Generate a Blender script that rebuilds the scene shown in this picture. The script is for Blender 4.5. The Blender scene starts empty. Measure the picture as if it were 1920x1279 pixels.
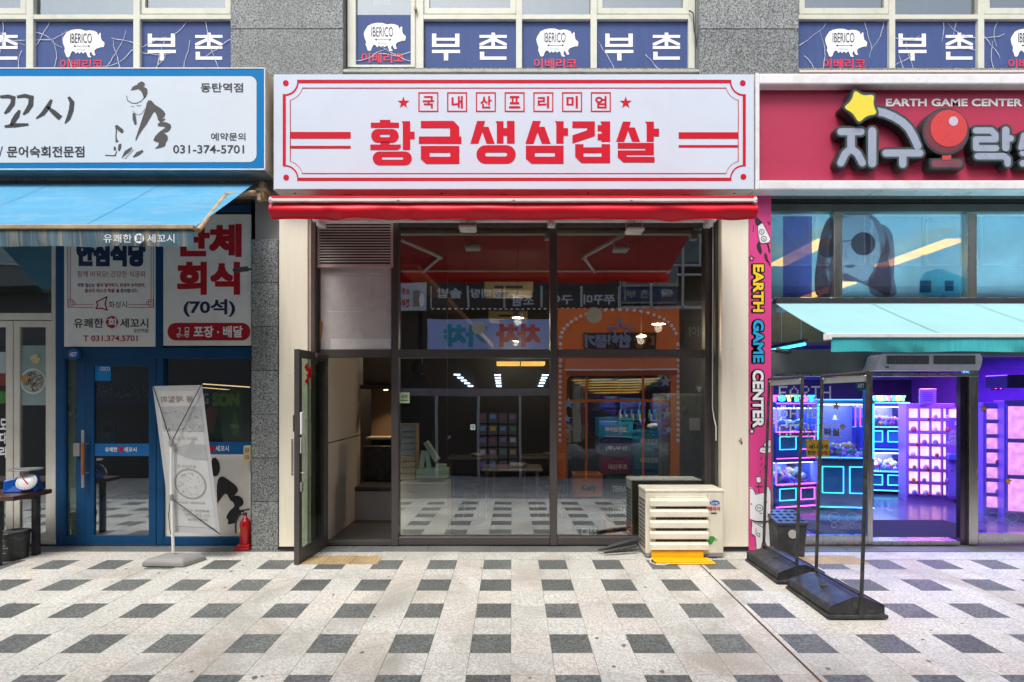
import bpy, bmesh, math, random
from mathutils import Vector, Matrix
from mathutils.geometry import tessellate_polygon
random.seed(7)
SC = bpy.context.scene
COL = SC.collection
R = math.radians
# ---------------------------------------------------------------- camera, sky, sun, exposure
F, H, CZ = 1027.0, 748.0, 1.78            # focal length in photo pixels, horizon row, eye height
cam_d = bpy.data.cameras.new('camera'); cam = bpy.data.objects.new('camera', cam_d); COL.objects.link(cam)
cam.location = (0, 0, CZ); cam.rotation_euler = (R(90), 0, 0)
cam_d.sensor_width = 36; cam_d.lens = 36*F/1920; cam_d.shift_y = (H-639.5)/1920
cam_d.clip_end = 400; cam_d.clip_start = .05
SC.camera = cam
SUN_EL, SUN_AZ = 58, 200                  # azimuth from north (+Y), clockwise
w = bpy.data.worlds.new('World'); SC.world = w; w.use_nodes = True
nt = w.node_tree; nt.nodes.clear()
sk = nt.nodes.new('ShaderNodeTexSky'); sk.sky_type = 'NISHITA'; sk.sun_disc = False
sk.sun_elevation = R(SUN_EL); sk.sun_rotation = R(SUN_AZ); sk.air_density = 1.0; sk.dust_density = 3.0; sk.ozone_density = .6
hs = nt.nodes.new('ShaderNodeHueSaturation'); hs.inputs['Saturation'].default_value = .45
bg = nt.nodes.new('ShaderNodeBackground'); bg.inputs['Strength'].default_value = .15
wo = nt.nodes.new('ShaderNodeOutputWorld')
nt.links.new(sk.outputs[0], hs.inputs['Color']); nt.links.new(hs.outputs[0], bg.inputs[0]); nt.links.new(bg.outputs[0], wo.inputs[0])
sd = bpy.data.lights.new('sun', 'SUN'); sd.energy = 1.5; sd.angle = R(20); sd.color = (1, .97, .90)
so = bpy.data.objects.new('sun', sd); COL.objects.link(so)
d = Vector((math.sin(R(SUN_AZ))*math.cos(R(SUN_EL)), math.cos(R(SUN_AZ))*math.cos(R(SUN_EL)), math.sin(R(SUN_EL))))
so.rotation_euler = d.to_track_quat('Z', 'Y').to_euler(); so.location = (0, -3, 14)
SC.view_settings.view_transform = 'Standard'; SC.view_settings.look = 'None'
SC.view_settings.exposure = .72; SC.view_settings.gamma = 1; SC.view_settings.use_curve_mapping = False
SC.render.engine = 'CYCLES'
SC.cycles.use_denoising = True
SC.cycles.max_bounces = 8; SC.cycles.transparent_max_bounces = 16; SC.cycles.sample_clamp_indirect = 6
SC.cycles.caustics_reflective = False; SC.cycles.caustics_refractive = False

# ---------------------------------------------------------------- helpers
YG, YW, YP = 6.68, 6.43, 6.40             # glass plane, granite plane, beige pillar plane
def X(px, Y): return (px-960)*Y/F
def Z(py, Y): return CZ+(H-py)*Y/F
def gz(y):
    return .029*(y-6.6) if y > 3 else -.1044-.055*(3-y)
BASE = {}
class MB:
    def __init__(s): s.v = []; s.f = []; s.m = []; s.sm = []; s.cm = 0
    def add(s, vs, fs, sm=False):
        n = len(s.v); s.v += [tuple(q) for q in vs]
        for f in fs: s.f.append([n+i for i in f]); s.m.append(s.cm); s.sm.append(sm)
        return s
    def box(s, x0, x1, y0, y1, z0, z1, M=None):
        vs = [(x, y, z) for x in (x0, x1) for y in (y0, y1) for z in (z0, z1)]
        if M is not None: vs = [M @ Vector(q) for q in vs]
        return s.add(vs, [(0,1,3,2),(4,6,7,5),(0,4,5,1),(2,3,7,6),(0,2,6,4),(1,5,7,3)])
    def pb(s, x0, y0, x1, y1, Y, D=.03):   # box given by photo pixels of its front face at depth Y
        return s.box(X(x0, Y), X(x1, Y), Y, Y+D, Z(y1, Y), Z(y0, Y))
    def prism(s, pts, y0, y1, holes=(), px=False):
        if px: pts = [(X(a, y0), Z(b, y0)) for a, b in pts]; holes = [[(X(a, y0), Z(b, y0)) for a, b in h] for h in holes]
        loops = [list(pts)]+[list(h) for h in holes]
        flat = [q for l in loops for q in l]
        tr = tessellate_polygon([[Vector((a, b, 0)) for a, b in l] for l in loops])
        n = len(flat)
        if y1 is None:
            return s.add([(a, y0, b) for a, b in flat], [tuple(t) for t in tr])
        vs = [(a, y0, b) for a, b in flat]+[(a, y1, b) for a, b in flat]
        fs = [tuple(t) for t in tr]+[tuple(n+i for i in reversed(t)) for t in tr]
        k = 0
        for l in loops:
            for i in range(len(l)):
                j = (i+1) % len(l); fs.append((k+i, k+j, n+k+j, n+k+i))
            k += len(l)
        return s.add(vs, fs)
    def fl(s, pts, Y, holes=()):           # flat print, photo pixels
        return s.prism(pts, Y, None, holes, px=True)
    def fr(s, x0, y0, x1, y1, Y): return s.fl([(x0,y0),(x1,y0),(x1,y1),(x0,y1)], Y)
    def ring(s, x0, y0, x1, y1, t, Y): return s.fl([(x0,y0),(x1,y0),(x1,y1),(x0,y1)], Y, [[(x0+t,y0+t),(x1-t,y0+t),(x1-t,y1-t),(x0+t,y1-t)]])
    def line(s, pts, wd, Y, D=None):       # flat ribbon along photo pixels
        for (a, b), (c, e) in zip(pts, pts[1:]):
            l = math.hypot(c-a, e-b) or 1; nx, ny = -(e-b)/l*wd/2, (c-a)/l*wd/2; ex, ey = (c-a)/l*wd*.3, (e-b)/l*wd*.3
            q = [(a+nx-ex,b+ny-ey),(c+nx+ex,e+ny+ey),(c-nx+ex,e-ny+ey),(a-nx-ex,b-ny-ey)]
            s.prism(q, Y, Y+D if D else None, px=True)
        return s
    def tube(s, path, r, n=8, cap=True, sm=True):
        path = [Vector(p) for p in path]; rs = r if isinstance(r, (list, tuple)) else [r]*len(path)
        b = len(s.v); vs = []; fs = []
        t0 = (path[1]-path[0]).normalized(); up = Vector((0,0,1)) if abs(t0.z) < .9 else Vector((1,0,0))
        for i, p in enumerate(path):
            t = (path[min(i+1, len(path)-1)]-path[max(i-1, 0)]).normalized()
            u = t.cross(up)
            if u.length < 1e-3: u = t.cross(Vector((0,1,0)))
            u.normalize(); w_ = t.cross(u).normalized()
            for k in range(n):
                a = 2*math.pi*k/n; vs.append(p+(u*math.cos(a)+w_*math.sin(a))*rs[i])
        for i in range(len(path)-1):
            for k in range(n):
                k2 = (k+1) % n; fs.append((i*n+k, i*n+k2, (i+1)*n+k2, (i+1)*n+k))
        s.add(vs, fs, sm)
        if cap: s.add(vs[:n], [tuple(range(n))[::-1]]); s.add(vs[-n:], [tuple(range(n))])
        return s
    def lathe(s, prof, c=(0,0,0), n=20, M=None, sm=True):
        vs = []; fs = []
        for r, z in prof:
            for k in range(n):
                a = 2*math.pi*k/n; q = Vector((r*math.cos(a), r*math.sin(a), z))
                if M is not None: q = M @ q
                vs.append(q+Vector(c))
        for i in range(len(prof)-1):
            for k in range(n):
                k2 = (k+1) % n; fs.append((i*n+k, i*n+k2, (i+1)*n+k2, (i+1)*n+k))
        s.add(vs, fs, sm); s.add(vs[:n], [tuple(range(n))[::-1]]); s.add(vs[-n:], [tuple(range(n))])
        return s
    def sph(s, c, r, n=10, sc=(1,1,1)):
        vs = []; fs = []; m = n//2
        for i in range(m+1):
            th = math.pi*i/m
            for k in range(n):
                a = 2*math.pi*k/n
                vs.append((c[0]+r*sc[0]*math.sin(th)*math.cos(a), c[1]+r*sc[1]*math.sin(th)*math.sin(a), c[2]+r*sc[2]*math.cos(th)))
        for i in range(m):
            for k in range(n):
                k2 = (k+1) % n; fs.append((i*n+k, (i+1)*n+k, (i+1)*n+k2, i*n+k2))
        return s.add(vs, fs, True)
    def text(s, txt, box, Y, bold=0, mirror=False, rot=False, ext=0, world=None, keep=False):
        if bold >= .045 and box and not ext:   # heavy weight: several shifted copies in layers, no self-crossing outline
            n = max(1, len(txt)); em = min((box[3]-box[1]), (box[2]-box[0])) if n == 1 else ((box[2]-box[0]) if rot else (box[3]-box[1]))
            k = (bold-.015)*em*1.05
            bx = (box[0]+k, box[1]+k, box[2]-k, box[3]-k)
            for i, (dx, dy) in enumerate(((0,0),(-k,-k),(k,-k),(k,k),(-k,k),(0,-k),(k,0),(0,k),(-k,0))):
                s.text(txt, (bx[0]+dx, bx[1]+dy, bx[2]+dx, bx[3]+dy), Y-.00012*i, .012, mirror, rot, 0)
            return s
        vs, fs = text_mesh(txt, bold, ext)
        x0 = min(v[0] for v in vs); x1 = max(v[0] for v in vs); y0 = min(v[1] for v in vs); y1 = max(v[1] for v in vs)
        out = []
        for a, b, c in vs:
            u = (a-x0)/(x1-x0); t = (b-y0)/(y1-y0)
            if rot: u, t = t, 1-u
            if mirror: u = 1-u
            if world:                      # world = (x0, z0, x1, z1)
                out.append((world[0]+u*(world[2]-world[0]), Y-c, world[1]+t*(world[3]-world[1])))
            else:
                out.append((X(box[0]+u*(box[2]-box[0]), Y), Y-c, Z(box[3]-t*(box[3]-box[1]), Y)))
        return s.add(out, fs)
    def xf(s, M): s.v = [tuple(M @ Vector(q)) for q in s.v]; return s
    def opp(s, y0=None): s.v = [(a, 2*YG-b, c) for a, b, c in s.v]; s.f = [f[::-1] for f in s.f]; return s
_tc = {}
def text_mesh(txt, bold, ext=0):
    k = (txt, bold, ext)
    if k not in _tc:
        c = bpy.data.curves.new('letters', 'FONT'); c.body = txt; c.size = 1; c.offset = bold; c.resolution_u = 3; c.extrude = ext
        o = bpy.data.objects.new('letters', c)
        m = bpy.data.meshes.new_from_object(o)
        _tc[k] = ([tuple(v.co) for v in m.vertices], [tuple(p.vertices) for p in m.polygons])
        bpy.data.objects.remove(o); bpy.data.curves.remove(c); bpy.data.meshes.remove(m)
    return _tc[k]
def base_of(o):
    b = Vector((0,0,0))
    while o is not None: b = b+BASE.get(o.name, Vector((0,0,0))); o = o.parent
    return b
def ob(name, mb, mats, parent=None, bev=0, local=False, kind=None, label=None, cat=None, group=None, origin=None, seg=1):
    if not isinstance(mats, (list, tuple)): mats = [mats]
    off = Vector((0,0,0))
    if not local:
        if parent is not None: off = base_of(parent)
        elif origin is not None: off = Vector(origin)
        elif kind != 'structure':
            xs, ys, zs = zip(*mb.v); off = Vector(((min(xs)+max(xs))/2, (min(ys)+max(ys))/2, min(zs)))
    me = bpy.data.meshes.new(name)
    me.from_pydata([tuple(Vector(q)-off) for q in mb.v], [], mb.f)
    for p, mi, sm in zip(me.polygons, mb.m, mb.sm): p.material_index = mi; p.use_smooth = sm
    bm = bmesh.new(); bm.from_mesh(me)
    if bev:
        bmesh.ops.remove_doubles(bm, verts=bm.verts, dist=1e-5)
        es = [e for e in bm.edges if len(e.link_faces) == 2 and e.calc_face_angle(0) > .5]
        bmesh.ops.bevel(bm, geom=es, offset=bev, segments=seg, affect='EDGES', profile=.5, clamp_overlap=True)
    bmesh.ops.recalc_face_normals(bm, faces=bm.faces)
    bm.to_mesh(me); bm.free()
    for m in mats: me.materials.append(m)
    o = bpy.data.objects.new(name, me); COL.objects.link(o)
    if parent is not None: o.parent = parent
    else:
        o.location = off; BASE[o.name] = off
    if kind: o['kind'] = kind
    if label: o['label'] = label
    if cat: o['category'] = cat
    if group: o['group'] = group
    return o
def thing(name, label, cat, loc=(0,0,0), rz=0, group=None):
    o = bpy.data.objects.new(name, None); COL.objects.link(o); o.location = loc; o.rotation_euler.z = rz
    o.empty_display_size = .1
    BASE[o.name] = Vector(loc); o['label'] = label; o['category'] = cat
    if group: o['group'] = group
    return o
def dup(root, loc, rz=None, label=None, name=None):
    r = root.copy(); COL.objects.link(r); r.location = loc; BASE[r.name] = Vector(loc)
    if rz is not None: r.rotation_euler.z = rz
    if label: r['label'] = label
    for ch in list(root.children):
        c = ch.copy(); COL.objects.link(c); c.parent = r
        for g in list(ch.children):
            e = g.copy(); COL.objects.link(e); e.parent = c
    return r
def piece(name, src, parent, loc, rot=None):
    o = bpy.data.objects.new(name, src); COL.objects.link(o); o.parent = parent; o.location = loc
    if rot: o.rotation_euler = rot
    return o
def mesh_of(mb, mat, bev=0):
    o = ob('tmp', mb, mat, local=True, bev=bev); me = o.data; bpy.data.objects.remove(o); return me

# ---------------------------------------------------------------- materials
def lin(c):
    if isinstance(c, str): c = tuple(int(c[i:i+2], 16)/255 for i in (0, 2, 4))
    return tuple(((q+.055)/1.055)**2.4 if q > .04045 else q/12.92 for q in c)
def M_(name, col, rough=.5, metal=0, var=.12, sc=5, bump=0, bsc=80, world=False, speck=0, spsc=150, spcol=None, stain=0, stsc=1.2, stcol=None, rnd=0, spec=.5, coat=0, stretch=None):
    m = bpy.data.materials.new(name); m.use_nodes = True; nt = m.node_tree; N = nt.nodes; L = nt.links
    b = N['Principled BSDF']; b.inputs['Roughness'].default_value = rough; b.inputs['Metallic'].default_value = metal
    b.inputs['Specular IOR Level'].default_value = spec; b.inputs['Coat Weight'].default_value = coat
    c = lin(col) if isinstance(col, str) else col
    if world: co = N.new('ShaderNodeNewGeometry').outputs['Position']
    else: co = N.new('ShaderNodeTexCoord').outputs['Object']
    if stretch:
        mp = N.new('ShaderNodeMapping'); mp.inputs['Scale'].default_value = stretch; L.new(co, mp.inputs[0]); cs = mp.outputs[0]
    else: cs = co
    n1 = N.new('ShaderNodeTexNoise'); n1.inputs['Scale'].default_value = sc; n1.inputs['Detail'].default_value = 6; n1.inputs['Roughness'].default_value = .6
    L.new(cs, n1.inputs['Vector'])
    mr = N.new('ShaderNodeMapRange'); mr.inputs[1].default_value = .25; mr.inputs[2].default_value = .75; mr.inputs[3].default_value = 1-var; mr.inputs[4].default_value = 1+var
    L.new(n1.outputs[0], mr.inputs[0])
    mul = N.new('ShaderNodeVectorMath'); mul.operation = 'SCALE'; mul.inputs[0].default_value = c; L.new(mr.outputs[0], mul.inputs['Scale'])
    cur = mul.outputs[0]
    def mix(fac, a, colb):
        x = N.new('ShaderNodeMix'); x.data_type = 'RGBA'; L.new(fac, x.inputs[0]); L.new(a, x.inputs[6]); x.inputs[7].default_value = (*colb, 1); return x.outputs[2]
    def ramp(src, lo, hi, amt):
        q = N.new('ShaderNodeMapRange'); q.inputs[1].default_value = lo; q.inputs[2].default_value = hi; q.inputs[3].default_value = 0; q.inputs[4].default_value = amt; L.new(src, q.inputs[0]); return q.outputs[0]
    if speck:
        n2 = N.new('ShaderNodeTexNoise'); n2.inputs['Scale'].default_value = spsc; n2.inputs['Detail'].default_value = 3; n2.inputs['Roughness'].default_value = .8; L.new(co, n2.inputs['Vector'])
        cur = mix(ramp(n2.outputs[0], .5, .62, speck), cur, spcol or (.02,.02,.02))
        cur = mix(ramp(n2.outputs[0], .5, .38, speck*.7), cur, tuple(min(.85, q*2.2) for q in c))
    if stain:
        n3 = N.new('ShaderNodeTexNoise'); n3.inputs['Scale'].default_value = stsc; n3.inputs['Detail'].default_value = 8; n3.inputs['Roughness'].default_value = .65; n3.inputs['Distortion'].default_value = .8; L.new(cs, n3.inputs['Vector'])
        cur = mix(ramp(n3.outputs[0], .48, .7, stain), cur, stcol or tuple(q*.4 for q in c))
    if rnd:
        oi = N.new('ShaderNodeObjectInfo'); q = N.new('ShaderNodeMapRange'); q.inputs[3].default_value = 1-rnd; q.inputs[4].default_value = 1+rnd; L.new(oi.outputs['Random'], q.inputs[0])
        z = N.new('ShaderNodeVectorMath'); z.operation = 'SCALE'; L.new(cur, z.inputs[0]); L.new(q.outputs[0], z.inputs['Scale']); cur = z.outputs[0]
    L.new(cur, b.inputs['Base Color'])
    rr = N.new('ShaderNodeMapRange'); rr.inputs[1].default_value = .3; rr.inputs[2].default_value = .7; rr.inputs[3].default_value = max(0, rough-.08); rr.inputs[4].default_value = min(1, rough+.08)
    L.new(n1.outputs[0], rr.inputs[0]); L.new(rr.outputs[0], b.inputs['Roughness'])
    if bump:
        nb = N.new('ShaderNodeTexNoise'); nb.inputs['Scale'].default_value = bsc; nb.inputs['Detail'].default_value = 4; L.new(cs, nb.inputs['Vector'])
        bp = N.new('ShaderNodeBump'); bp.inputs['Strength'].default_value = bump; bp.inputs['Distance'].default_value = .01; L.new(nb.outputs[0], bp.inputs['Height']); L.new(bp.outputs[0], b.inputs['Normal'])
    return m
def E_(name, col, st, var=0, sc=3):
    m = bpy.data.materials.new(name); m.use_nodes = True; nt = m.node_tree; N = nt.nodes; N.clear()
    e = N.new('ShaderNodeEmission'); c = lin(col) if isinstance(col, str) else col
    e.inputs[0].default_value = (*c, 1); e.inputs[1].default_value = st
    if var:
        tc = N.new('ShaderNodeTexCoord'); n = N.new('ShaderNodeTexNoise'); n.inputs['Scale'].default_value = sc; nt.links.new(tc.outputs['Object'], n.inputs[0])
        q = N.new('ShaderNodeMapRange'); q.inputs[1].default_value = .3; q.inputs[2].default_value = .7; q.inputs[3].default_value = st*(1-var); q.inputs[4].default_value = st*(1+var)
        nt.links.new(n.outputs[0], q.inputs[0]); nt.links.new(q.outputs[0], e.inputs[1])
    o = N.new('ShaderNodeOutputMaterial'); nt.links.new(e.outputs[0], o.inputs[0]); return m
def G_(name, tint='e8f0ee', refl=1.0, base=.08, rough=0.0, wav=.02, opaque=0, ocol=None):
    m = bpy.data.materials.new(name); m.use_nodes = True; nt = m.node_tree; N = nt.nodes; L = nt.links; N.clear()
    t = N.new('ShaderNodeBsdfTransparent'); t.inputs[0].default_value = (*lin(tint), 1)
    g = N.new('ShaderNodeBsdfGlossy'); g.inputs['Roughness'].default_value = rough; g.inputs[0].default_value = (.9,.95,1,1)
    lw = N.new('ShaderNodeLayerWeight'); lw.inputs[0].default_value = .5   # Schlick from the facing angle, the same on both faces of a pane
    pw = N.new('ShaderNodeMath'); pw.operation = 'POWER'; pw.inputs[1].default_value = 5; L.new(lw.outputs['Facing'], pw.inputs[0])
    fr = N.new('ShaderNodeMath'); fr.operation = 'MULTIPLY_ADD'; fr.inputs[1].default_value = .96; fr.inputs[2].default_value = .04; L.new(pw.outputs[0], fr.inputs[0])
    ma = N.new('ShaderNodeMath'); ma.operation = 'MULTIPLY_ADD'; ma.inputs[1].default_value = refl; ma.inputs[2].default_value = base; ma.use_clamp = True; L.new(fr.outputs[0], ma.inputs[0])
    tc = N.new('ShaderNodeTexCoord'); n = N.new('ShaderNodeTexNoise'); n.inputs['Scale'].default_value = 1.3; n.inputs['Detail'].default_value = 1; L.new(tc.outputs['Object'], n.inputs[0])
    bp = N.new('ShaderNodeBump'); bp.inputs['Strength'].default_value = wav; bp.inputs['Distance'].default_value = .05; L.new(n.outputs[0], bp.inputs['Height']); L.new(bp.outputs[0], g.inputs['Normal'])
    a = t.outputs[0]
    if opaque:
        df = N.new('ShaderNodeBsdfDiffuse'); df.inputs[0].default_value = (*lin(ocol), 1); x0 = N.new('ShaderNodeMixShader')
        n2 = N.new('ShaderNodeTexNoise'); n2.inputs['Scale'].default_value = 4; n2.inputs['Detail'].default_value = 7; L.new(tc.outputs['Object'], n2.inputs[0])
        q = N.new('ShaderNodeMapRange'); q.inputs[3].default_value = opaque*.6; q.inputs[4].default_value = opaque*1.4; L.new(n2.outputs[0], q.inputs[0]); L.new(q.outputs[0], x0.inputs[0])
        tr_ = N.new('ShaderNodeBsdfTranslucent'); tr_.inputs[0].default_value = (*lin(ocol), 1); x1 = N.new('ShaderNodeMixShader'); x1.inputs[0].default_value = .5
        L.new(df.outputs[0], x1.inputs[1]); L.new(tr_.outputs[0], x1.inputs[2])
        L.new(a, x0.inputs[1]); L.new(x1.outputs[0], x0.inputs[2]); a = x0.outputs[0]
    x = N.new('ShaderNodeMixShader'); L.new(ma.outputs[0], x.inputs[0]); L.new(a, x.inputs[1]); L.new(g.outputs[0], x.inputs[2])
    o = N.new('ShaderNodeOutputMaterial'); L.new(x.outputs[0], o.inputs[0]); return m

granite = M_('granite_dark_grey', (.20,.213,.21), .55, var=.10, sc=2.5, speck=1.0, spsc=55, spcol=(.035,.04,.042), stain=.35, stsc=1.5, bump=.15, bsc=120, rnd=.14)
kerb_stone = M_('kerb_granite', (.16,.165,.165), .7, var=.2, sc=3, speck=.6, spsc=120, stain=.5, world=True)
tile_light = M_('tile_light_granite', (.60,.585,.53), .75, var=.16, sc=1.3, speck=.75, spsc=52, spcol=(.36,.35,.32), stain=.85, stsc=.8, stcol=(.32,.30,.26), world=True, rnd=.035, bump=.08)
tile_warm = M_('tile_warm_granite', (.62,.58,.52), .75, var=.16, sc=1.3, speck=.75, spsc=52, spcol=(.37,.34,.30), stain=.85, stsc=.8, stcol=(.33,.29,.24), world=True, rnd=.035, bump=.08)
tile_dark = M_('tile_dark_granite', (.135,.145,.138), .7, var=.25, sc=3, speck=.8, spsc=52, spcol=(.055,.06,.058), stain=.4, stsc=2.5, stcol=(.045,.045,.045), world=True, rnd=.15, bump=.08)
mortar = M_('mortar', (.44,.42,.37), .9, var=.3, sc=4, world=True)
brick_pave = M_('paver_grey', (.33,.33,.33), .8, var=.25, sc=3, world=True, stain=.4)
beige_clad = M_('beige_cladding', 'f3ead6', .45, var=.05, sc=1.5, bump=.03, bsc=30, stain=.22, stsc=1.6, stcol=(.58,.50,.40), stretch=(7,7,.6))
frame_dk = M_('dark_bronze_frame', '55504f', .38, metal=.3, var=.06, sc=3)
frame_in = M_('dark_stone_reveal', (.06,.055,.05), .8, var=.4, sc=20, speck=.4)
blue_fr = M_('blue_painted_frame', '0d4774', .55, spec=.3, var=.12, sc=2.5, stain=.25, stsc=4, bump=.03)
white_al = M_('white_aluminium', 'd6d3c8', .4, var=.05, sc=3, stain=.2, stsc=4)
upvc = M_('cream_window_frame', 'd5d6c8', .45, var=.05, sc=3, stain=.3, stsc=5, stcol=(.4,.4,.33))
stainless = M_('brushed_stainless', (.52,.50,.45), .28, metal=.95, var=.12, sc=8, stretch=(1,1,.05))
glass = G_('window_glass', 'eef2f1', 2.0, .19)
glass_clear = G_('door_glass', 'dfe8e6', 1.4, .06)
glass_up = G_('upper_window_glass', 'b8c6c2', 2.4, .18)
film_navy = M_('navy_window_film', '4a5b8c', .6, spec=.15, var=.12, sc=2.0, bump=.05, bsc=6, stain=.25, stsc=3, stcol=(.10,.13,.24), stretch=(6,1,1))
white_p = M_('white_print', 'f2f2f4', .45, var=.03, sc=4)
cream_crack = M_('cracked_film_edge', 'c9cbd2', .6, var=.1)
red_p = M_('red_print', 'cc1730', .65, var=.05, sc=3, spec=.15)
redw_p = M_('weathered_red_print', 'd8344c', .6, var=.25, sc=12)
black_p = M_('black_print', '2b2d30', .5, var=.08)
navy_p = M_('navy_print', '1c2b55', .5, var=.05)
dkred_p = M_('dark_red_print', 'b5101d', .5, var=.05)
blue_p = M_('sky_blue_print', '2aa7dd', .5, var=.05)
yellow_p = M_('yellow_print', 'f7cf2c', .5, var=.06)
sign_face = M_('sign_flex_white', 'd0dae8', .6, spec=.2, var=.025, sc=.7, stain=.06, stsc=2)
sign_face2 = M_('sign_flex_white_aged', 'd3dce4', .6, spec=.2, var=.04, sc=1.0, stain=.12, stsc=3, stcol=(.55,.58,.6))
sign_box_m = M_('sign_box_sheet', 'dedad4', .4, var=.05, sc=2, stain=.2, stsc=5)
blue_sign = M_('blue_sign_flex', '0a7ab8', .65, spec=.15, var=.06, sc=1.5)
red_sheet = M_('crimson_sign_panel', 'b83a58', .5, spec=.25, var=.07, sc=.8, stain=.2, stsc=1.3, stcol=(.30,.03,.08))
white_metal = M_('white_painted_metal', 'e9e8ea', .3, var=.05, sc=2, stain=.35, stsc=6, stcol=(.5,.46,.4))
awn_red = M_('red_awning_canvas', 'ee1a34', .45, var=.09, sc=2, bump=.08, bsc=6, spec=.4)
awn_red_shade = M_('shaded_red_awning_sheet', 'a01626', .6, var=.12, sc=2, bump=.08, bsc=6, spec=.3, stain=.3, stsc=2)  # darker copy of the canvas red, underside shade put into the colour
awn_blue = M_('blue_awning_canvas', '4a94ba', .8, var=.1, sc=1.5, bump=.05, bsc=300, stain=.3, stsc=2.2, stcol=(.30,.43,.52), stretch=(1,2.2,2.2))
awn_teal = M_('pale_turquoise_awning_canvas', '97c6ca', .8, var=.06, sc=1.5, stain=.35, stsc=2.5, stcol=(.30,.48,.48), bump=.06, bsc=5, spec=.2)
awn_teal2 = M_('turquoise_valance_canvas', '3fb4bb', .7, var=.2, sc=2, stretch=(30,1,1))
valance_old = M_('weathered_valance', '4a6878', .85, var=.3, sc=1, stain=1.0, stsc=1.7, stcol=(.40,.34,.22), stretch=(8,1,.3))
bar_dirty = M_('dirty_awning_bar', 'b59c78', .7, var=.3, sc=6, stain=.5, stsc=8)
alu = M_('aluminium', (.55,.55,.54), .35, metal=.7, var=.08)
steel_dk = M_('dark_steel', (.06,.06,.062), .45, metal=.5, var=.15)
blackp = M_('black_plastic', (.028,.03,.031), .5, var=.25, sc=12, bump=.05, stain=.7, stsc=9, stcol=(.10,.10,.098))
greyp = M_('grey_plastic', (.30,.295,.29), .6, var=.1, sc=5, stain=.4, stsc=5, stcol=(.2,.18,.16))
whitep = M_('white_plastic', 'e2e2de', .4, var=.04)
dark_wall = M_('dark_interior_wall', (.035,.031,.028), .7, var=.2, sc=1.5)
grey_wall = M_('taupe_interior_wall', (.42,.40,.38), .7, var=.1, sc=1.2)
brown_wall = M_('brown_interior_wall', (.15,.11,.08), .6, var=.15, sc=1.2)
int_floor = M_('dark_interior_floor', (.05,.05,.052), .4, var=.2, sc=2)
concrete = M_('concrete', (.3,.3,.29), .8, var=.15, sc=1, world=True)

# ================================================================ SETTING: pavement
SL = math.atan(.029)
g = MB()
ys = [-14, -1.2, .5, 3.0, 5.0, 6.42, 6.75]
xs = [-16, -8, 0, 8, 16]
for j in range(len(ys)-1):
    for i in range(len(xs)-1):
        a, b = ys[j], ys[j+1]
        g.add([(xs[i],a,gz(a)-.008),(xs[i+1],a,gz(a)-.008),(xs[i+1],b,gz(b)-.008),(xs[i],b,gz(b)-.008)], [(0,1,2,3)])
for i in range(4):
    g.add([(xs[i],6.75,-.01),(xs[i+1],6.75,-.01),(xs[i+1],16,-.01),(xs[i],16,-.01)], [(0,1,2,3)])
pavement = ob('pavement', g, mortar, kind='structure')
def tile_mesh(w_, l_, mat, t=.02):
    h = w_/2-.0013; k = l_/2-.0013; c = .0012
    m = MB(); m.add([(-h,-k,-t),(h,-k,-t),(h,k,-t),(-h,k,-t),(-h,-k,-c),(h,-k,-c),(h,k,-c),(-h,k,-c),(-h+c,-k+c,0),(h-c,-k+c,0),(h-c,k-c,0),(-h+c,k-c,0)],
        [(0,1,5,4),(1,2,6,5),(2,3,7,6),(3,0,4,7),(4,5,9,8),(5,6,10,9),(6,7,11,10),(7,4,8,11),(8,9,10,11)])
    return mesh_of(m, mat)
tl, tw, td = (tile_mesh(.3, .3, q) for q in (tile_light, tile_warm, tile_dark))
rest = {0: MB(), 1: MB(), 2: MB()}
nt_ = 0
JX = 2.04
for r in range(-8, 9):                      # rows of 0.3 m; dark squares in every second row and column
    y0 = 4.0+.3*r
    if y0 > 6.05+.01 and r > 7: break
    for c in range(-27, 28):
        x0 = -.308+.3*c; yc, xc = y0+.15, x0+.15
        if y0 < 2.9: break
        dark = (r % 2 == 0) and (c % 2 == 0)
        if y0 > 5.9 and -2.36 < xc < -1.46: continue      # tactile paving by the open door
        if y0 > 5.9 and 2.95 < xc < 4.0: continue
        zc = gz(yc); vis = abs(xc) < .955*yc+.15 and yc > 3.4
        k = 2 if dark else (1 if random.random() < .3 else 0)
        if vis and nt_ < 300:
            piece('tile', (tl, tw, td)[k], pavement, (xc, yc, zc+random.uniform(-.0007, .0007)), (SL+random.uniform(-.002,.002), random.uniform(-.0015,.0015), 0)); nt_ += 1
        else:
            rest[k].box(x0+.002, x0+.298, y0+.002, y0+.298, zc-.02, zc)
for k, nm in ((0, 'light_paving'), (1, 'warm_paving'), (2, 'dark_paving')):
    if rest[k].v: ob(nm, rest[k], (tile_light, tile_warm, tile_dark)[k], pavement, kind='stuff')
# grey pavers of the street towards the far side (seen mirrored in the glass)
m = MB()
y = 2.88; row = 0
while y > -1.15:
    x = -8+(row % 2)*.15
    while x < 8:
        zc = gz(y-.15)
        m.add([(x+.006,y-.294,gz(y-.294)),(x+.294,y-.294,gz(y-.294)),(x+.294,y-.006,gz(y-.006)),(x+.006,y-.006,gz(y-.006))], [(0,1,2,3)])
        x += .3
    y -= .3; row += 1
ob('street_paving', m, brick_pave, pavement, kind='stuff')
# granite threshold strip below the shopfronts
kx = -7.6; i = 0
while kx < 7.6:
    L_ = .9 if i % 2 else .75
    m = MB().box(kx+.002, kx+L_-.002, 6.40, 6.74, -.05, -.002+.001*(i % 3))
    ob('threshold_stone', m, kerb_stone, pavement, bev=.003)
    kx += L_; i += 1
m = MB().box(-7.6, 7.6, 6.26, 6.395, gz(6.33)-.03, gz(6.33)-.001)
ob('edge_strip', m, tile_light, pavement)
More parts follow.
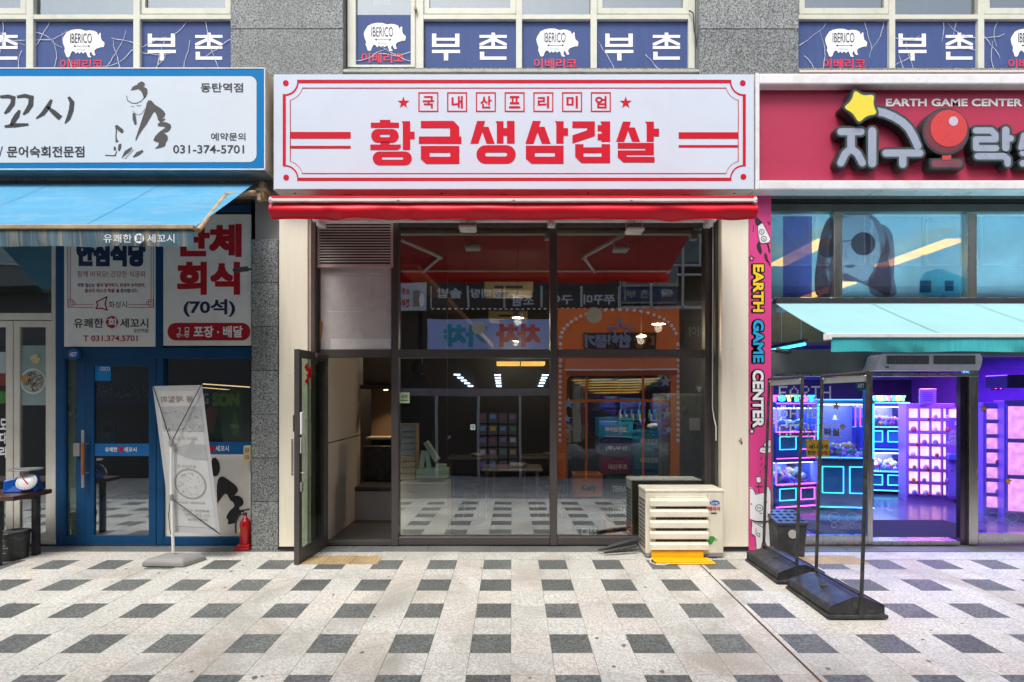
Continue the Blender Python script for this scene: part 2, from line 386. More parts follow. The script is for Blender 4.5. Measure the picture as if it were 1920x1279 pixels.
# expansion joint
m = MB().add([(JX-.013,2.9,gz(2.9)+.003),(JX+.009,2.9,gz(2.9)+.003),(JX+.007,6.26,gz(6.26)+.003),(JX-.007,6.26,gz(6.26)+.003)], [(0,1,2,3)])
ob('expansion_joint', m, M_('rusty_joint', (.10,.05,.03), .9, var=.5, sc=20, world=True), pavement)
# debris spots: gum and grime
m = MB()
for k in range(80):
    x_, y_ = random.uniform(-4.5, 5), random.uniform(3.5, 6.2); r_ = random.uniform(.006, .022); z_ = gz(y_)+.0035
    m.add([(x_+r_*random.uniform(.6,1.2)*math.cos(a*.9), y_+r_*random.uniform(.6,1.2)*math.sin(a*.9), z_) for a in range(7)], [tuple(range(7))])
ob('gum_stain', m, M_('gum', (.20,.18,.16), .8, var=.3), pavement, kind='stuff')
# tactile plates
tact = M_('tactile_yellow', (.46,.33,.17), .7, var=.2, sc=5, stain=.4, world=True)
def tactile(x0, label):
    for i in range(3):
        xa = x0+.3*i; m = MB(); yb, zc = 6.1, gz(6.1)
        m.box(xa+.002, xa+.298, 5.952, 6.248, zc-.02, zc+.002)
        for a in range(6):
            for b in range(6):
                cx, cy = xa+.03+.048*a, 5.985+.046*b
                m.add([(cx-.014,cy-.014,zc+.002),(cx+.014,cy-.014,zc+.002),(cx+.014,cy+.014,zc+.002),(cx-.014,cy+.014,zc+.002),(cx-.008,cy-.008,zc+.007),(cx+.008,cy-.008,zc+.007),(cx+.008,cy+.008,zc+.007),(cx-.008,cy+.008,zc+.007)],
                      [(0,1,5,4),(1,2,6,5),(2,3,7,6),(3,0,4,7),(4,5,6,7)])
        ob('tactile_plate', m, tact, pavement)
tactile(-2.358, ''); tactile(2.992, '')

# ================================================================ BUILDING
bld = thing('commercial_building', 'granite-faced building whose ground floor holds the three shops', 'building', (0, 6.7, 0))
# granite piers, panel by panel
def panels(x0, x1, zlist, Y=YW, D=.1):
    for a, b in zip(zlist, zlist[1:]):
        ob('granite_panel', MB().box(x0+.002, x1-.002, Y+random.uniform(0, .003), Y+D, a+.003, b-.003), granite, bld, bev=.003)
zl = [.058+.514*k for k in range(-1, 9)]; zl[0] = -.05
panels(X(471, YW), X(521, YW), zl[:9])
zt = [Z(54, YW)+.55*k for k in (-2, -1, 0, 1, 2)]
panels(X(432, YW), X(643, YW), zt); panels(X(1311, YW), X(1498, YW), zt)
ob('pier_core', MB().box(X(471, YW), X(585, YW), YW+.1, 6.9, -.05, 4.25), concrete, bld)
ob('pier_core', MB().box(X(1357, YW), X(1446, YW), YW+.06, 6.9, -.05, 4.25), granite, bld)
ob('lintel_wall', MB().box(-9.5, 9.5, 6.535, 6.9, 4.2, Z(130, 6.56)), granite, bld)
ob('pier_core', MB().box(X(432, YW), X(643, YW), YW+.1, 6.9, 5.6, 7.3), concrete, bld)
ob('pier_core', MB().box(X(1311, YW), X(1498, YW), YW+.1, 6.9, 5.6, 7.3), concrete, bld)
ob('upper_wall', MB().box(-9.5, 9.5, 6.44, 7.0, 7.3, 9.0), granite, bld)
# walls, roof and floors that enclose the rooms
m = MB(); m.box(-9.5, 9.5, 6.9, 12.6, 4.2, 4.5); m.box(-9.5, 9.5, 7.0, 12.6, 8.8, 9.0)
ob('floor_slab', m, concrete, bld)
m = MB(); m.box(-9.5, 9.5, 12.5, 12.7, 0, 9.0); m.box(-9.7, -9.5, 6.5, 12.6, 0, 9); m.box(9.5, 9.7, 6.5, 12.6, 0, 9)
ob('outer_wall', m, concrete, bld)
m = MB(); m.box(-2.95, -2.5, 6.9, 12.5, -.01, 4.2); m.box(2.62, 2.85, 6.9, 12.5, -.01, 4.2)
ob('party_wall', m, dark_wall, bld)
ob('upper_back_wall', MB().box(-9.4, 9.4, 8.6, 8.7, 4.5, 8.8), M_('upper_room_wall', (.22,.23,.21), .8, var=.3, sc=.8), bld)

# ---- upper windows
YU = 6.56
def hangul_bu(mb, x, y, Y, s=1/3.365):      # 51 x 51 px glyphs; x,y = top left in photo pixels
    P = lambda l: [(x+(a-958)*s, y+(b-213)*s) for a, b in l]
    rc = lambda a, b, c, d_: mb.fl(P([(a,b),(c,b),(c,d_),(a,d_)]), Y)
    mb.fl(P([(958,213),(985,213),(985,240),(1104,240),(1104,213),(1131,213),(1131,297),(958,297)]), Y, [P([(985,258),(1104,258),(1104,279),(985,279)])])
    mb.fl(P([(958,316),(1135,316),(1135,336),(1060,336),(1060,383),(1033,383),(1033,336),(958,336)]), Y)
def hangul_chon(mb, x, y, Y, s=1/3.365):
    P = lambda l: [(x+(a-1255)*s, y+(b-213)*s) for a, b in l]
    mb.fl(P([(1330,207),(1353,207),(1353,222),(1427,222),(1427,240),(1365,240),(1365,246),(1427,274),(1427,288),(1410,288),(1352,262),(1352,292),(1427,292),(1427,310),(1255,310),(1255,292),(1330,292),(1330,262),(1274,288),(1255,288),(1255,274),(1318,246),(1318,240),(1255,240),(1255,222),(1330,222)]), Y)
    mb.fl(P([(1258,328),(1285,328),(1285,358),(1425,358),(1425,378),(1258,378)]), Y)
PIG = [(500,230),(520,200),(545,188),(575,182),(610,182),(640,192),(665,188),(690,191),(710,200),(718,220),(730,203),(736,210),(735,228),(740,250),(758,266),(758,280),(752,295),(738,294),(720,300),(706,305),(694,318),(697,335),(702,345),(688,348),(680,335),(675,322),(665,332),(666,348),(676,355),(672,359),(655,358),(650,345),(643,326),(632,328),(625,336),(612,325),(600,336),(590,325),(578,336),(568,322),(555,320),(545,335),(540,352),(530,360),(518,355),(512,335),(505,320),(508,300),(498,275),(493,250)]
def pig_art(x, y, Y, par, s=1/3.365, kor=True, my=130):
    P = lambda l: [(x+(a-493)*s, y+(b-182)*s) for a, b in l]
    ob('pig_logo', MB().fl(P(PIG), Y-.004), white_p, par)
    t = MB().text('IBERICO', (x+(541-493)*s, y+(207-182)*s, x+(678-493)*s, y+(268-182)*s), Y-.007, bold=0)
    t.line(P([(562,287),(655,287)]), .7, Y-.007); t.fl(P([(655,280),(668,287),(655,294)]), Y-.007); t.fl(P([(575,280),(562,287),(575,294)]), Y-.007)
    ob('lettering', t, black_p, par)
    ob('lettering', MB().text('farming', (x+(582-493)*s, y+(303-182)*s, x+(636-493)*s, y+(317-182)*s), Y-.007), blue_p, par)
    if kor: ob('lettering', MB().text('이베리코', (x+(478-493)*s, y+(370-182)*s, x+(748-493)*s, min(my, y+(434-182)*s)), Y-.006, bold=.02), redw_p, par)
def cracks(x0, y0, x1, y1, Y, par, n, seed):
    rr = random.Random(seed); m = MB()
    for k in range(n):
        side = rr.random()
        if side < .5: p = [x0 if rr.random() < .5 else x1, rr.uniform(y0+8, y1-4)]; a = 0 if p[0] == x0 else math.pi
        else: p = [rr.uniform(x0+10, x1-10), y1 if rr.random() < .7 else y0]; a = -math.pi/2 if p[1] == y1 else math.pi/2
        a += rr.uniform(-.6, .6); pts = [tuple(p)]
        for q in range(rr.randint(4, 8)):
            a += rr.uniform(-.35, .35); st = rr.uniform(6, 14)
            nx, ny = pts[-1][0]+st*math.cos(a), pts[-1][1]+st*math.sin(a)
            if not (x0 < nx < x1 and y0 < ny < y1): break
            pts.append((nx, ny))
        for i, (u, v) in enumerate(zip(pts, pts[1:])): m.line([u, v], rr.uniform(.7, 1.6)*(1-.08*i), Y-.009)
    if m.v: ob('peeling_crack', m, cream_crack, par)
def win(x0, y0, x1, y1, film=None, seed=0, ncr=0, top=None, inner=0, bottom=130):
    """one bay: frame ring from y=-120 (above the picture) down to the transom, glass above, film below"""
    fr_ = MB()
    Y = YU
    w_o = ob('window', MB().box(X(x0,Y)-.03, X(x1,Y)+.03, Y, Y+.09, Z(36,Y), Z(27,Y)), upvc, bld, bev=.004)
    ob('window_pane', MB().box(X(x0,Y), X(x1,Y), Y+.05, Y+.055, Z(26,Y), Z(-110,Y)), glass_up, w_o)
    if inner:
        t = MB()
        for (a, b, c, e) in ((x0,15,x1,26),(x0,-110,x0+10,15),(x1-10,-110,x1,15)): t.pb(a, b, c, e, Y+.02, .04)
        ob('sash', t, upvc, w_o, bev=.003)
    ob('window_film', MB().box(X(x0,Y), X(x1,Y), Y+.04, Y+.05, Z(bottom,Y), Z(37,Y)), film_navy, w_o)
    yy = Y+.04
    if film == 'text':
        t = MB(); gx = {1: 0}
        hangul_bu(t, seed[0], 63, yy-.004); hangul_chon(t, seed[1], 63, yy-.004); ob('lettering', t, white_p, w_o); sd_ = int(seed[0])
    elif film == 'pig': pig_art(seed[0], seed[1], yy, w_o); sd_ = int(seed[0])
    else:
        t = MB(); hangul_chon(t, seed[0], 63, yy-.004); ob('lettering', t, white_p, w_o); sd_ = 3
    if ncr: cracks(x0, 38, x1, bottom-2, yy, w_o, ncr, sd_)
    return w_o
win(-90, 0, 48, 0, 'chon', (-18, 0), 4, inner=1)
win(62, 0, 249, 0, 'pig', (117, 55), 9)
win(262, 0, 432, 0, 'text', (277, 366), 9, inner=1)
win(795, 0, 967, 0, 'text', (810, 899), 0, inner=1)
win(979, 0, 1107, 0, 'pig', (1005.5, 53.6), 0)
win(1119.5, 0, 1291, 0, 'text', (1135, 1224), 2, inner=1)
win(1499, 0, 1668, 0, 'pig', (1547, 54), 5, inner=1)
win(1679, 0, 1834.5, 0, 'text', (1684.7, 1773), 8)
win(1846, 0, 2010, 0, 'pig', (1895, 54), 8, inner=1)
# mullions and sills
def upbar(a, b, y0=-112, y1=130, Y=YU-.004, D=.1): ob('mullion', MB().pb(a, y0, b, y1, Y, D), upvc, bld, bev=.004)
for a, b in ((48.5,62),(249.5,262),(967.5,979),(1107.5,1119.5),(1291,1303),(778,794),(1668,1679),(1834.5,1846)): upbar(a, b)
m = MB(); m.pb(641, 129.5, 1312, 135, YU-.12, .18); ob('window_sill', m, M_('sill_grey', (.42,.43,.38), .6, stain=.5, stsc=6), bld, bev=.004)
m = MB(); m.pb(1499, 131, 2010, 136, YU-.12, .18); ob('window_sill', m, upvc, bld, bev=.004)
# side-hung casement with the small pig film
cw = ob('window', MB().prism([(652,-112),(778,-112),(778,126),(652,126)], YU-.02, YU+.05, [[(667,-100),(770,-100),(770,121),(667,121)]], px=True), upvc, bld, bev=.004)
ob('window_pane', MB().pb(667, -100, 770, 121, YU+.02, .006), glass_up, cw)
ob('window_film', MB().pb(667, 28, 770, 121, YU+.012, .006), film_navy, cw)
pig_art(682, 43, YU+.012, cw, my=121)
cracks(668, 85, 769, 120, YU+.012, cw, 3, 11)
ob('paper_note', MB().pb(700, -20, 733, 9, YU+.03, .003), white_p, cw)
for yy in (15, 36, 54, 112): ob('hinge', MB().tube([(X(646,YU), YU-.02, Z(yy,YU)), (X(646,YU), YU-.02, Z(yy+9,YU))], .014), alu, cw)
ob('window_lock', MB().tube([(X(780,YU), YU-.05, Z(20,YU)), (X(780,YU), YU-.01, Z(20,YU))], .018), bar_dirty, cw)
ob('cable', MB().tube([(X(1291,YU),YU-.02,Z(22,YU)),(X(1297,YU),YU-.05,Z(30,YU)),(X(1299,YU),YU-.05,Z(60,YU)),(X(1305,YU),YU-.05,Z(95,YU)),(X(1308,YU),YU-.05,Z(118,YU)),(X(1305,YU),YU-.03,Z(127,YU))], .008), black_p, bld)
m = MB()
for x0, x1, mt in ((100,150,0),(205,249,0),(995,1030,0),(1700,1740,0)): m.pb(x0, -110, x1, 24, 7.1, .02)
ob('curtain', m, M_('pale_curtain', (.38,.46,.43), .8), bld)

# ---- beige pillars 
def pillar(x0, x1, label):
    t = thing('clad_pillar', label, 'pillar', (X((x0+x1)/2, YP), YP+.1, 0))
    xa, xb = X(x0, YP), X(x1, YP)
    ob('plinth', MB().box(xa+.005, xb-.005, YP+.02, YP+.2, -.03, .045), M_('plinth_black', (.02,.02,.02), .7), t)
    zs = [.05, 1.0, 2.05, 3.1, 3.985] if False else [.05, 3.985]
    for a, b in zip(zs, zs[1:]): ob('cladding', MB().box(xa, xb, YP, YP+.22, a+.001, b-.001), beige_clad, t, bev=.006)
    m = MB()
    for zz in (2.35, 2.05): 
        for dx in (.02, .05, .08): m.tube([(xa+dx+.09, YP-.002, zz+dx*.3), (xa+dx+.09, YP+.01, zz+dx*.3)], .004, 6)
    ob('screw', m, bar_dirty, t)
    return t
lp = pillar(523, 577, 'cream clad pillar at the hinge side of the open door')
rp = pillar(1353, 1404, 'cream clad pillar between the wide window and the pink board')
ob('hook_mark', MB().line([(1386,826),(1391,832),(1389,822)], 3, YP-.004), bar_dirty, rp)
ob('reveal', MB().box(X(577,YP), X(590,6.5), YP+.14, YG-.02, .0, 3.98), frame_in, bld)
ob('reveal', MB().box(X(577,YP)+.001, X(577,YP)+.03, YP+.02, YP+.14, .03, 3.98), M_('pinkish_trim', (.42,.32,.27), .6), bld)
ob('reveal', MB().box(X(1341,6.5), X(1353,YP)+.02, YP+.1, YG-.02, .0, 3.98), frame_in, bld)

# ================================================================ MAIN SIGN
YS = 6.2
ms = thing('shop_sign', 'white fascia signboard with red border and large red Korean letters', 'sign', (X(963,YS), 6.3, Z(356,YS)))
ob('sign_box', MB().box(X(512,YS), X(1415,YS), YS+.012, YW-.002, Z(356,YS), Z(138,YS)), sign_box_m, ms, bev=.004)
ob('sign_face', MB().box(X(514,YS), X(1413,YS), YS, YS+.013, Z(354.5,YS), Z(139.5,YS)), sign_face, ms)
Yp = YS-.003
def arc(cx, cy, r, a0, a1, n=10): return [(cx+r*math.cos(R(a0+(a1-a0)*i/n)), cy+r*math.sin(R(a0+(a1-a0)*i/n))) for i in range(n+1)]
def notched(x0, y0, x1, y1, r, cx0, cy0, cx1, cy1):
    # concave corners: arcs centred on the dots
    p = []
    a = math.degrees(math.asin(max(-1, min(1, (y0-cy0)/r))));
    p += [q for q in arc(cx0, cy0, r, math.degrees(math.acos((x0-cx0)/r)), a, 8)]
    a2 = math.degrees(math.asin((y0-cy0)/r))
    p += [q for q in arc(cx1, cy0, r, 180-a2, 180-math.degrees(math.acos((cx1-x1)/r)) if False else math.degrees(math.acos((x1-cx1)/r)), 8)]
    b = math.degrees(math.asin((cy1-y1)/r)) if abs(cy1-y1) < r else 0
    p += [q for q in arc(cx1, cy1, r, -math.degrees(math.acos((x1-cx1)/r)), -(180-math.degrees(math.asin((y1-cy1)/r))) if False else -180+math.degrees(math.asin((cy1-y1)/r)) if False else 180+math.degrees(math.asin((cy1-y1)/r)), 8)]
    return p
def frame_path(x0, y0, x1, y1, c, r_in):
    # c = corner inset; arc centre lies outside towards the dot
    pts = []
    def cor(cx, cy, ax, ay, bx, by):
        n = 8; a0 = math.atan2(ay-cy, ax-cx); a1 = math.atan2(by-cy, bx-cx); da = (a1-a0+math.pi) % (2*math.pi)-math.pi; ra = math.hypot(ax-cx, ay-cy)
        return [(cx+ra*math.cos(a0+da*i/n), cy+ra*math.sin(a0+da*i/n)) for i in range(n+1)]
    k = r_in
    pts += cor(x0+k, y0+k, x0, y0+c, x0+c, y0)
    pts += cor(x1-k, y0+k, x1-c, y0, x1, y0+c)
    pts += cor(x1-k, y1-k, x1, y1-c, x1-c, y1)
    pts += cor(x0+k, y1-k, x0+c, y1, x0, y1-c)
    return pts
m = MB()
m.fl(frame_path(530,149.5,1398.4,339,27,3.5), Yp, [frame_path(535.7,155.7,1392.7,333.2,24,-2)])
m.fl(frame_path(543.5,164.3,1385,326,23,-6), Yp, [frame_path(545,165.8,1383.5,324.5,22,-7.5)])
for cx, cy in ((535.7,155.7),(536.5,332.8),(1392.7,155.7),(1394,331.5)): m.fl([(cx+5.5*math.cos(a*.35), cy+5.5*math.sin(a*.35)) for a in range(18)], Yp)
ob('border', m, red_p, ms)
for a, b, c, e in ((544.5,247.4,657.5,259.8),(544.5,273.4,657.5,278.4),(1272.4,248,1384,260),(1272.4,272,1384,276.5)): ob('stripe', MB().fr(a, b, c, e, Yp), red_p, ms)
def star(cx, cy, r, k=.4, rot=-90): return [(cx+(r if i % 2 == 0 else r*k)*math.cos(R(rot+36*i)), cy+(r if i % 2 == 0 else r*k)*math.sin(R(rot+36*i))) for i in range(10)]
for cx in (756.5, 1173.2): ob('star', MB().fl(star(cx, 192.5, 11.8), Yp), red_p, ms)
for i, ch in enumerate('국내산프리미엄'):
    x0 = 784.4+53.9*i; m = MB().ring(x0, 172.9, x0+37.5, 209.8, 2.2, Yp)
    m.text(ch, (x0+8.2, 180, x0+29.5, 203), Yp, bold=.03)
    ob('boxed_letter', m, red_p, ms)
def rr_(x0, y0, x1, y1, r=None):
    r = r or (y1-y0)/2; p = []
    for cx, cy, a in ((x1-r,y0+r,-90),(x1-r,y1-r,0),(x0+r,y1-r,90),(x0+r,y0+r,180)): p += arc(cx, cy, r, a, a+90, 6)
    return p
rc = lambda a, b, c, e: [(a,b),(c,b),(c,e),(a,e)]
big = []
A = lambda l: [(500+a/3.84, 120+b/3.84) for a, b in l]
B = lambda l: [(950+a/3.84, 120+b/3.84) for a, b in l]
big.append([(A,[(815,402),(890,402),(890,422),(952,422),(952,458),(750,458),(750,422),(815,422)],[]),
  (A,rr_(752,468,950,566),[rr_(815,507,888,527)]),(A,[(820,560),(885,560),(885,580),(965,580),(965,600),(945,618),(746,618),(746,580),(820,580)],[]),
  (A,[(970,412),(1033,412),(1033,487),(1065,487),(1065,540),(1033,540),(1033,617),(980,617),(980,425)],[]),(A,rr_(763,630,1045,728),[rr_(828,669,983,689)])])
big.append([(A,[(1110,410),(1345,410),(1386,452),(1386,522),(1402,522),(1402,573),(1095,573),(1095,522),(1320,522),(1320,460),(1110,460)],[]),
  (A,[(1110,590),(1387,590),(1387,718),(1148,718),(1110,685)],[rc(1173,638,1322,668)])])
big.append([(A,[(1515,410),(1573,410),(1560,452),(1597,452),(1642,572),(1582,572),(1553,487),(1523,572),(1467,572)],[]),
  (A,[(1647,412),(1705,412),(1705,462),(1730,462),(1730,410),(1785,410),(1785,571),(1730,571),(1730,515),(1705,515),(1705,571),(1657,571),(1657,428)],[]),
  (A,rr_(1510,585,1793,717),[rr_(1573,636,1732,666)])])
big.append([(B,[(187,410),(245,410),(232,452),(273,452),(316,573),(253,573),(222,490),(193,573),(135,573)],[]),
  (B,[(347,412),(410,412),(410,462),(442,462),(442,515),(410,515),(410,571),(357,571),(357,428)],[]),
  (B,[(138,588),(410,588),(410,717),(180,717),(138,683)],[rc(203,638,347,667)])])
big.append([(B,[(473,413),(635,413),(635,518),(473,571),(473,513),(578,478),(578,459),(473,459)],[]),
  (B,[(675,413),(745,413),(745,559),(683,559),(683,548),(655,548),(655,503),(683,503),(683,483),(655,483),(655,440),(683,440),(683,428)],[]),
  (B,[(493,577),(553,577),(553,600),(683,600),(683,577),(745,577),(745,712),(537,712),(493,668)],[rc(553,640,683,668)])])
big.append([(B,[(837,415),(893,415),(883,457),(923,457),(960,558),(903,558),(874,480),(847,558),(788,558)],[]),
  (B,[(995,415),(1060,415),(1060,465),(1097,465),(1097,520),(1060,520),(1060,558),(1008,558),(1008,430)],[]),
  (B,[(800,568),(1060,568),(1060,655),(865,655),(865,668),(1065,668),(1065,708),(840,708),(800,672),(800,622),(997,622),(997,608),(800,608)],[])])
for gl in big:
    m = MB()
    for T, pts, hl in gl: m.fl(T(pts), Yp-.001, [T(h_) for h_ in hl])
    ob('letter', m, red_p, ms)
m = MB()
for px_ in (553, 828, 1103, 1377): m.tube([(X(px_,6.3), 6.3, Z(356,YS)-.006), (X(px_,6.3), 6.3, Z(356,YS)+.01)], .012, 8)
for px_ in (650, 945, 1290): m.box(X(px_,6.3)-.05, X(px_,6.3)+.05, 6.345, 6.355, Z(356,YS)-.003, Z(356,YS)+.005)
ob('underside_fixing', m, black_p, ms)

# ================================================================ LEFT SIGN (blue and white)
YL = 6.15
ls = thing('shop_sign', 'blue bordered white fascia sign with an ink drawing of a chef', 'sign', (-4.4, 6.3, Z(318,YL)))
x_l = -7.4
ob('sign_box', MB().box(x_l, X(497,YL), YL+.012, YW-.002, Z(318.5,YL), Z(126,YL)), M_('sign_side_beige', 'cfc6b2', .5, stain=.3), ls, bev=.005)
ob('sign_face', MB().box(x_l+.01, X(496,YL), YL, YL+.013, Z(317.5,YL), Z(127.5,YL)), blue_sign, ls)
m = MB().box(x_l+.01, X(496.5,YL), YL-.004, YL+.002, Z(129,YL), Z(127,YL)); m.box(x_l, X(497,YL), YL-.004, YL+.002, Z(318.5,YL), Z(316.5,YL)); m.box(X(495.6,YL), X(497.4,YL), YL-.004, YL+.002, Z(318,YL), Z(127,YL))
ob('edge_trim', m, white_metal, ls)
m = MB().fl([(-300,143)]+arc(468,156,13,-90,0,6)+arc(467,290,14,0,90,6)+[(-300,306)], YL-.003)
ob('white_panel', m, sign_face2, ls)
y_ = YL-.006
def brush(mb, pts, ws, Y):                  # tapering brush stroke
    n = len(pts); l = []; r_ = []
    for i, (a, b) in enumerate(pts):
        c = pts[min(i+1, n-1)]; p = pts[max(i-1, 0)]; dx, dy = c[0]-p[0], c[1]-p[1]; q = math.hypot(dx, dy) or 1
        l.append((a-dy/q*ws[i]/2, b+dx/q*ws[i]/2)); r_.append((a+dy/q*ws[i]/2, b-dx/q*ws[i]/2))
    for i in range(n-1): mb.prism([l[i], l[i+1], r_[i+1], r_[i]], Y, None, px=True)
    return mb
S3 = lambda l: [(a/3, b/3) for a, b in l]
m = MB()
for pts, ws in (([(0,545),(45,542),(75,550),(70,585),(45,620),(25,640)],[5,7,10,9,8,3]), ([(95,545),(140,538),(175,548),(172,590),(150,625),(130,645)],[5,7,11,10,8,3]),
                ([(110,620),(95,650),(75,680),(60,705)],[4,10,9,4]), ([(25,712),(80,705),(160,700)],[4,8,4]),
                ([(290,560),(270,600),(240,640),(202,667)],[4,9,8,2]), ([(265,600),(300,630),(340,665)],[3,9,10]), ([(385,545),(405,575),(400,620),(385,665),(365,695)],[5,9,9,8,2])):
    brush(m, S3(pts), [q*1.0 for q in ws], y_)
ob('lettering', m, black_p, ls)
ob('lettering', MB().text('문어숙회전문점', (13, 274, 158, 295), y_, bold=.018), black_p, ls)
ob('lettering', MB().line([(-1,293),(4,275)], 1.6, y_), black_p, ls)
ob('lettering', MB().text('동탄역점', (376, 155.5, 455.5, 173), y_, bold=.015), black_p, ls)
ob('lettering', MB().text('예약문의', (395.5, 249, 460, 263.5), y_, bold=.01), black_p, ls)
ob('lettering', MB().text('031-374-5701', (324.5, 272, 457.5, 287.5), y_, bold=.01), black_p, ls)
CH = lambda l: [(160+a/5.647, 140+b/5.647) for a, b in l]
m = MB()
for p in ([(545,110),(560,90),(595,70),(625,85),(632,112),(605,120),(655,150),(658,190),(640,235),(620,250),(612,225),(600,190),(585,170),(560,150),(520,160),(480,165),(500,130),(530,112)],
          [(650,300),(665,275),(695,272),(740,320),(790,350),(830,385),(848,415),(830,450),(800,470),(850,462),(830,490),(790,500),(770,480),(760,440),(735,390),(720,400),(690,450),(650,520),(605,580),(565,640),(535,700),(528,690),(550,620),(590,500),(620,410),(640,350)],
          [(765,520),(800,500),(860,505),(900,525),(908,555),(890,590),(860,610),(830,610),(870,650),(872,690),(850,720),(845,755),(800,772),(735,785),(770,750),(780,720),(745,710),(718,695),(740,650),(790,600),(850,560),(820,548),(770,545)],
          [(500,405),(530,410),(538,470),(545,525),(520,530),(500,470)],
          [(312,540),(335,530),(400,580),(405,605),(385,620),(355,600),(335,575),(330,640),(335,690),(355,705),(320,720),(318,640),(322,590)],
          [(210,848),(305,852),(320,830),(330,805),(335,812),(318,862),(210,858)],
          [(350,740),(378,730),(380,770),(360,810),(345,800)], [(300,760),(320,765),(325,800),(300,800)],
          [(415,810),(490,765),(495,775),(440,830),(395,870),(400,885),(440,880),(435,888),(385,880)],
          [(500,870),(545,820),(605,795),(615,815),(570,850),(520,875)]):
    m.fl(CH(p), y_)
for p, ws in (([(437,225),(445,270),(490,300),(540,303),(590,280),(630,235)],1.2), ([(480,335),(515,340)],.8), ([(545,330),(590,325)],.8), ([(500,380),(520,405),(560,428),(600,410),(630,360)],.7), ([(410,860),(500,790)],.9), ([(430,875),(510,800)],.8)):
    m.line(CH(p), ws, y_)
ob('chef_drawing', m, M_('ink_wash', '4a4745', .6, var=.35, sc=14), ls)
m = MB(); m.box(x_l, X(506,6.3), YL+.02, YW, Z(330,6.3), Z(318.5,YL)-.002)
ob('gutter', m, M_('grey_gutter', (.22,.24,.25), .5, stain=.5, stsc=4), ls, bev=.01)

# ================================================================ RIGHT SIGN (crimson)
YR = 6.22
rs = thing('shop_sign', 'crimson fascia sign with raised bubble letters, yellow star and red joystick', 'sign', (5, 6.3, Z(355,YR)))
xr = 7.6
ob('back_panel', MB().box(X(1422,6.34), xr, 6.34, YW-.003, Z(352,6.34), Z(142,6.34)), red_sheet, rs)
for k, (za, zb) in enumerate(((Z(158,YR), Z(137,YR)), (Z(356,YR), Z(337.5,YR)))):
    ob('frame_rail', MB().box(X(1424,YR), xr, YR, YW-.01, za, zb), white_metal, rs, bev=.02, seg=3)
ob('frame_end', MB().box(X(1416.5,YR), X(1424.5,YR), YR-.006, YW-.01, Z(356,YR), Z(137,YR)), white_metal, rs, bev=.01)
m = MB()
ob('lettering', MB().text('EARTH GAME CENTER', (1661, 185, 1916.5, 199.5), 6.337, bold=.045), white_p, rs)
gray_face = M_('bubble_letter_face', '9da5b8', .3, var=.06, sc=4); bub = M_('bubble_letter_return', (.018,.026,.026), .35, var=.2)
rim = M_('bubble_letter_rim', '3a4646', .35)
def capsule(a, b, r, n=7):
    an = math.degrees(math.atan2(b[1]-a[1], b[0]-a[0])); return arc(a[0], a[1], r, an+90, an+270, n)+arc(b[0], b[1], r, an-90, an+90, n)
SGN = lambda x, y: (1540+x/5.053, 160+y/5.053)
def bubble(strokes, r=7.0, name='bubble_letter', face=gray_face):
    """strokes: polylines in zoom coordinates; raised black body with a lighter face on each stroke"""
    body = MB(); fc = MB(); edge = MB()
    k = 0
    for pl, rad in strokes:
        pts = [SGN(*q) for q in pl]
        for a, b in zip(pts, pts[1:]):
            k += 1
            body.prism([(X(u,6.24), Z(v,6.24)) for u, v in capsule(a, b, rad+4.6)], 6.240+.0004*k, 6.33)
            edge.prism(capsule(a, b, rad+3.6), 6.236+.0004*k-.001, None, px=True)
            fc.prism(capsule(a, b, rad), 6.2335-.0003*k, None, px=True)
    o = ob(name, body, bub, rs); ob('letter_rim', edge, rim, o); ob('letter_face', fc, face, o); return o
RR = 7.2
bubble([([(185,440),(375,440)],RR-.5),([(282,450),(282,590)],RR),([(282,600),(225,650),(185,735)],RR-.3),([(282,600),(345,650),(388,735)],RR-.3)])
bubble([([(482,435),(482,738)],RR+.5)])
bubble([([(520,245),(600,262),(690,300),(770,350),(830,410),(875,490),(912,575)],RR+.2)])
bubble([([(612,642),(935,642)],RR-.5),([(772,650),(772,748)],RR-.2)])
bubble([([(1465,428),(1610,428),(1650,470),(1650,512),(1465,512),(1465,596),(1655,596)],RR-1.3)])
bubble([([(1748,425),(1748,592)],RR-.2),([(1748,503),(1795,503)],RR-1.2)])
bubble([([(1480,672),(1730,672),(1765,700),(1765,742)],RR-1.1)])
bubble([([(1925,480),(1900,590)],RR-.5),([(1925,480),(1960,590)],RR-.5)]); bubble([([(1910,640),(2010,640),(2010,740),(1910,740)],RR-1)])
def disc(cx, cy, r, n=36): return [(cx+r*math.cos(2*math.pi*i/n), cy+r*math.sin(2*math.pi*i/n)) for i in range(n)]
cx, cy = SGN(1178, 440)
j = ob('joystick_emblem', MB().prism([(X(u,6.22), Z(v,6.22)) for u, v in disc(cx, cy, 44.5)], 6.22, 6.335), bub, rs)
ob('emblem_face', MB().fl(disc(cx, cy, 43), 6.217), rim, j)
ob('emblem_face', MB().fl(disc(cx, cy, 40), 6.214), M_('dark_maroon', '6f2f3c', .35), j)
ob('emblem_face', MB().fl(disc(*SGN(1208, 408), 34.5), 6.211), M_('ball_red', 'd23c3c', .3, var=.08), j)
ob('emblem_highlight', MB().fl(disc(*SGN(1252, 340), 8.7), 6.208), M_('ball_highlight', 'c8bfd0', .3), j)
b1 = [SGN(*q) for q in ((1020,690),(1130,690),(1130,640),(1240,640),(1240,690),(1340,690),(1358,720),(1358,770),(1340,800),(1040,800),(1018,770))]
ob('joystick_base', MB().prism([(X(u,6.23), Z(v,6.23)) for u, v in b1], 6.23, 6.335), bub, rs)
bb = ob('base_face', MB().fl(rr_(*SGN(1030,694), *SGN(1348,790), 8), 6.227), rim, rs)
ob('base_face', MB().fl(rr_(*SGN(1045,706), *SGN(1335,778), 6), 6.224), M_('maroon_plate', '7d4450', .35), rs)
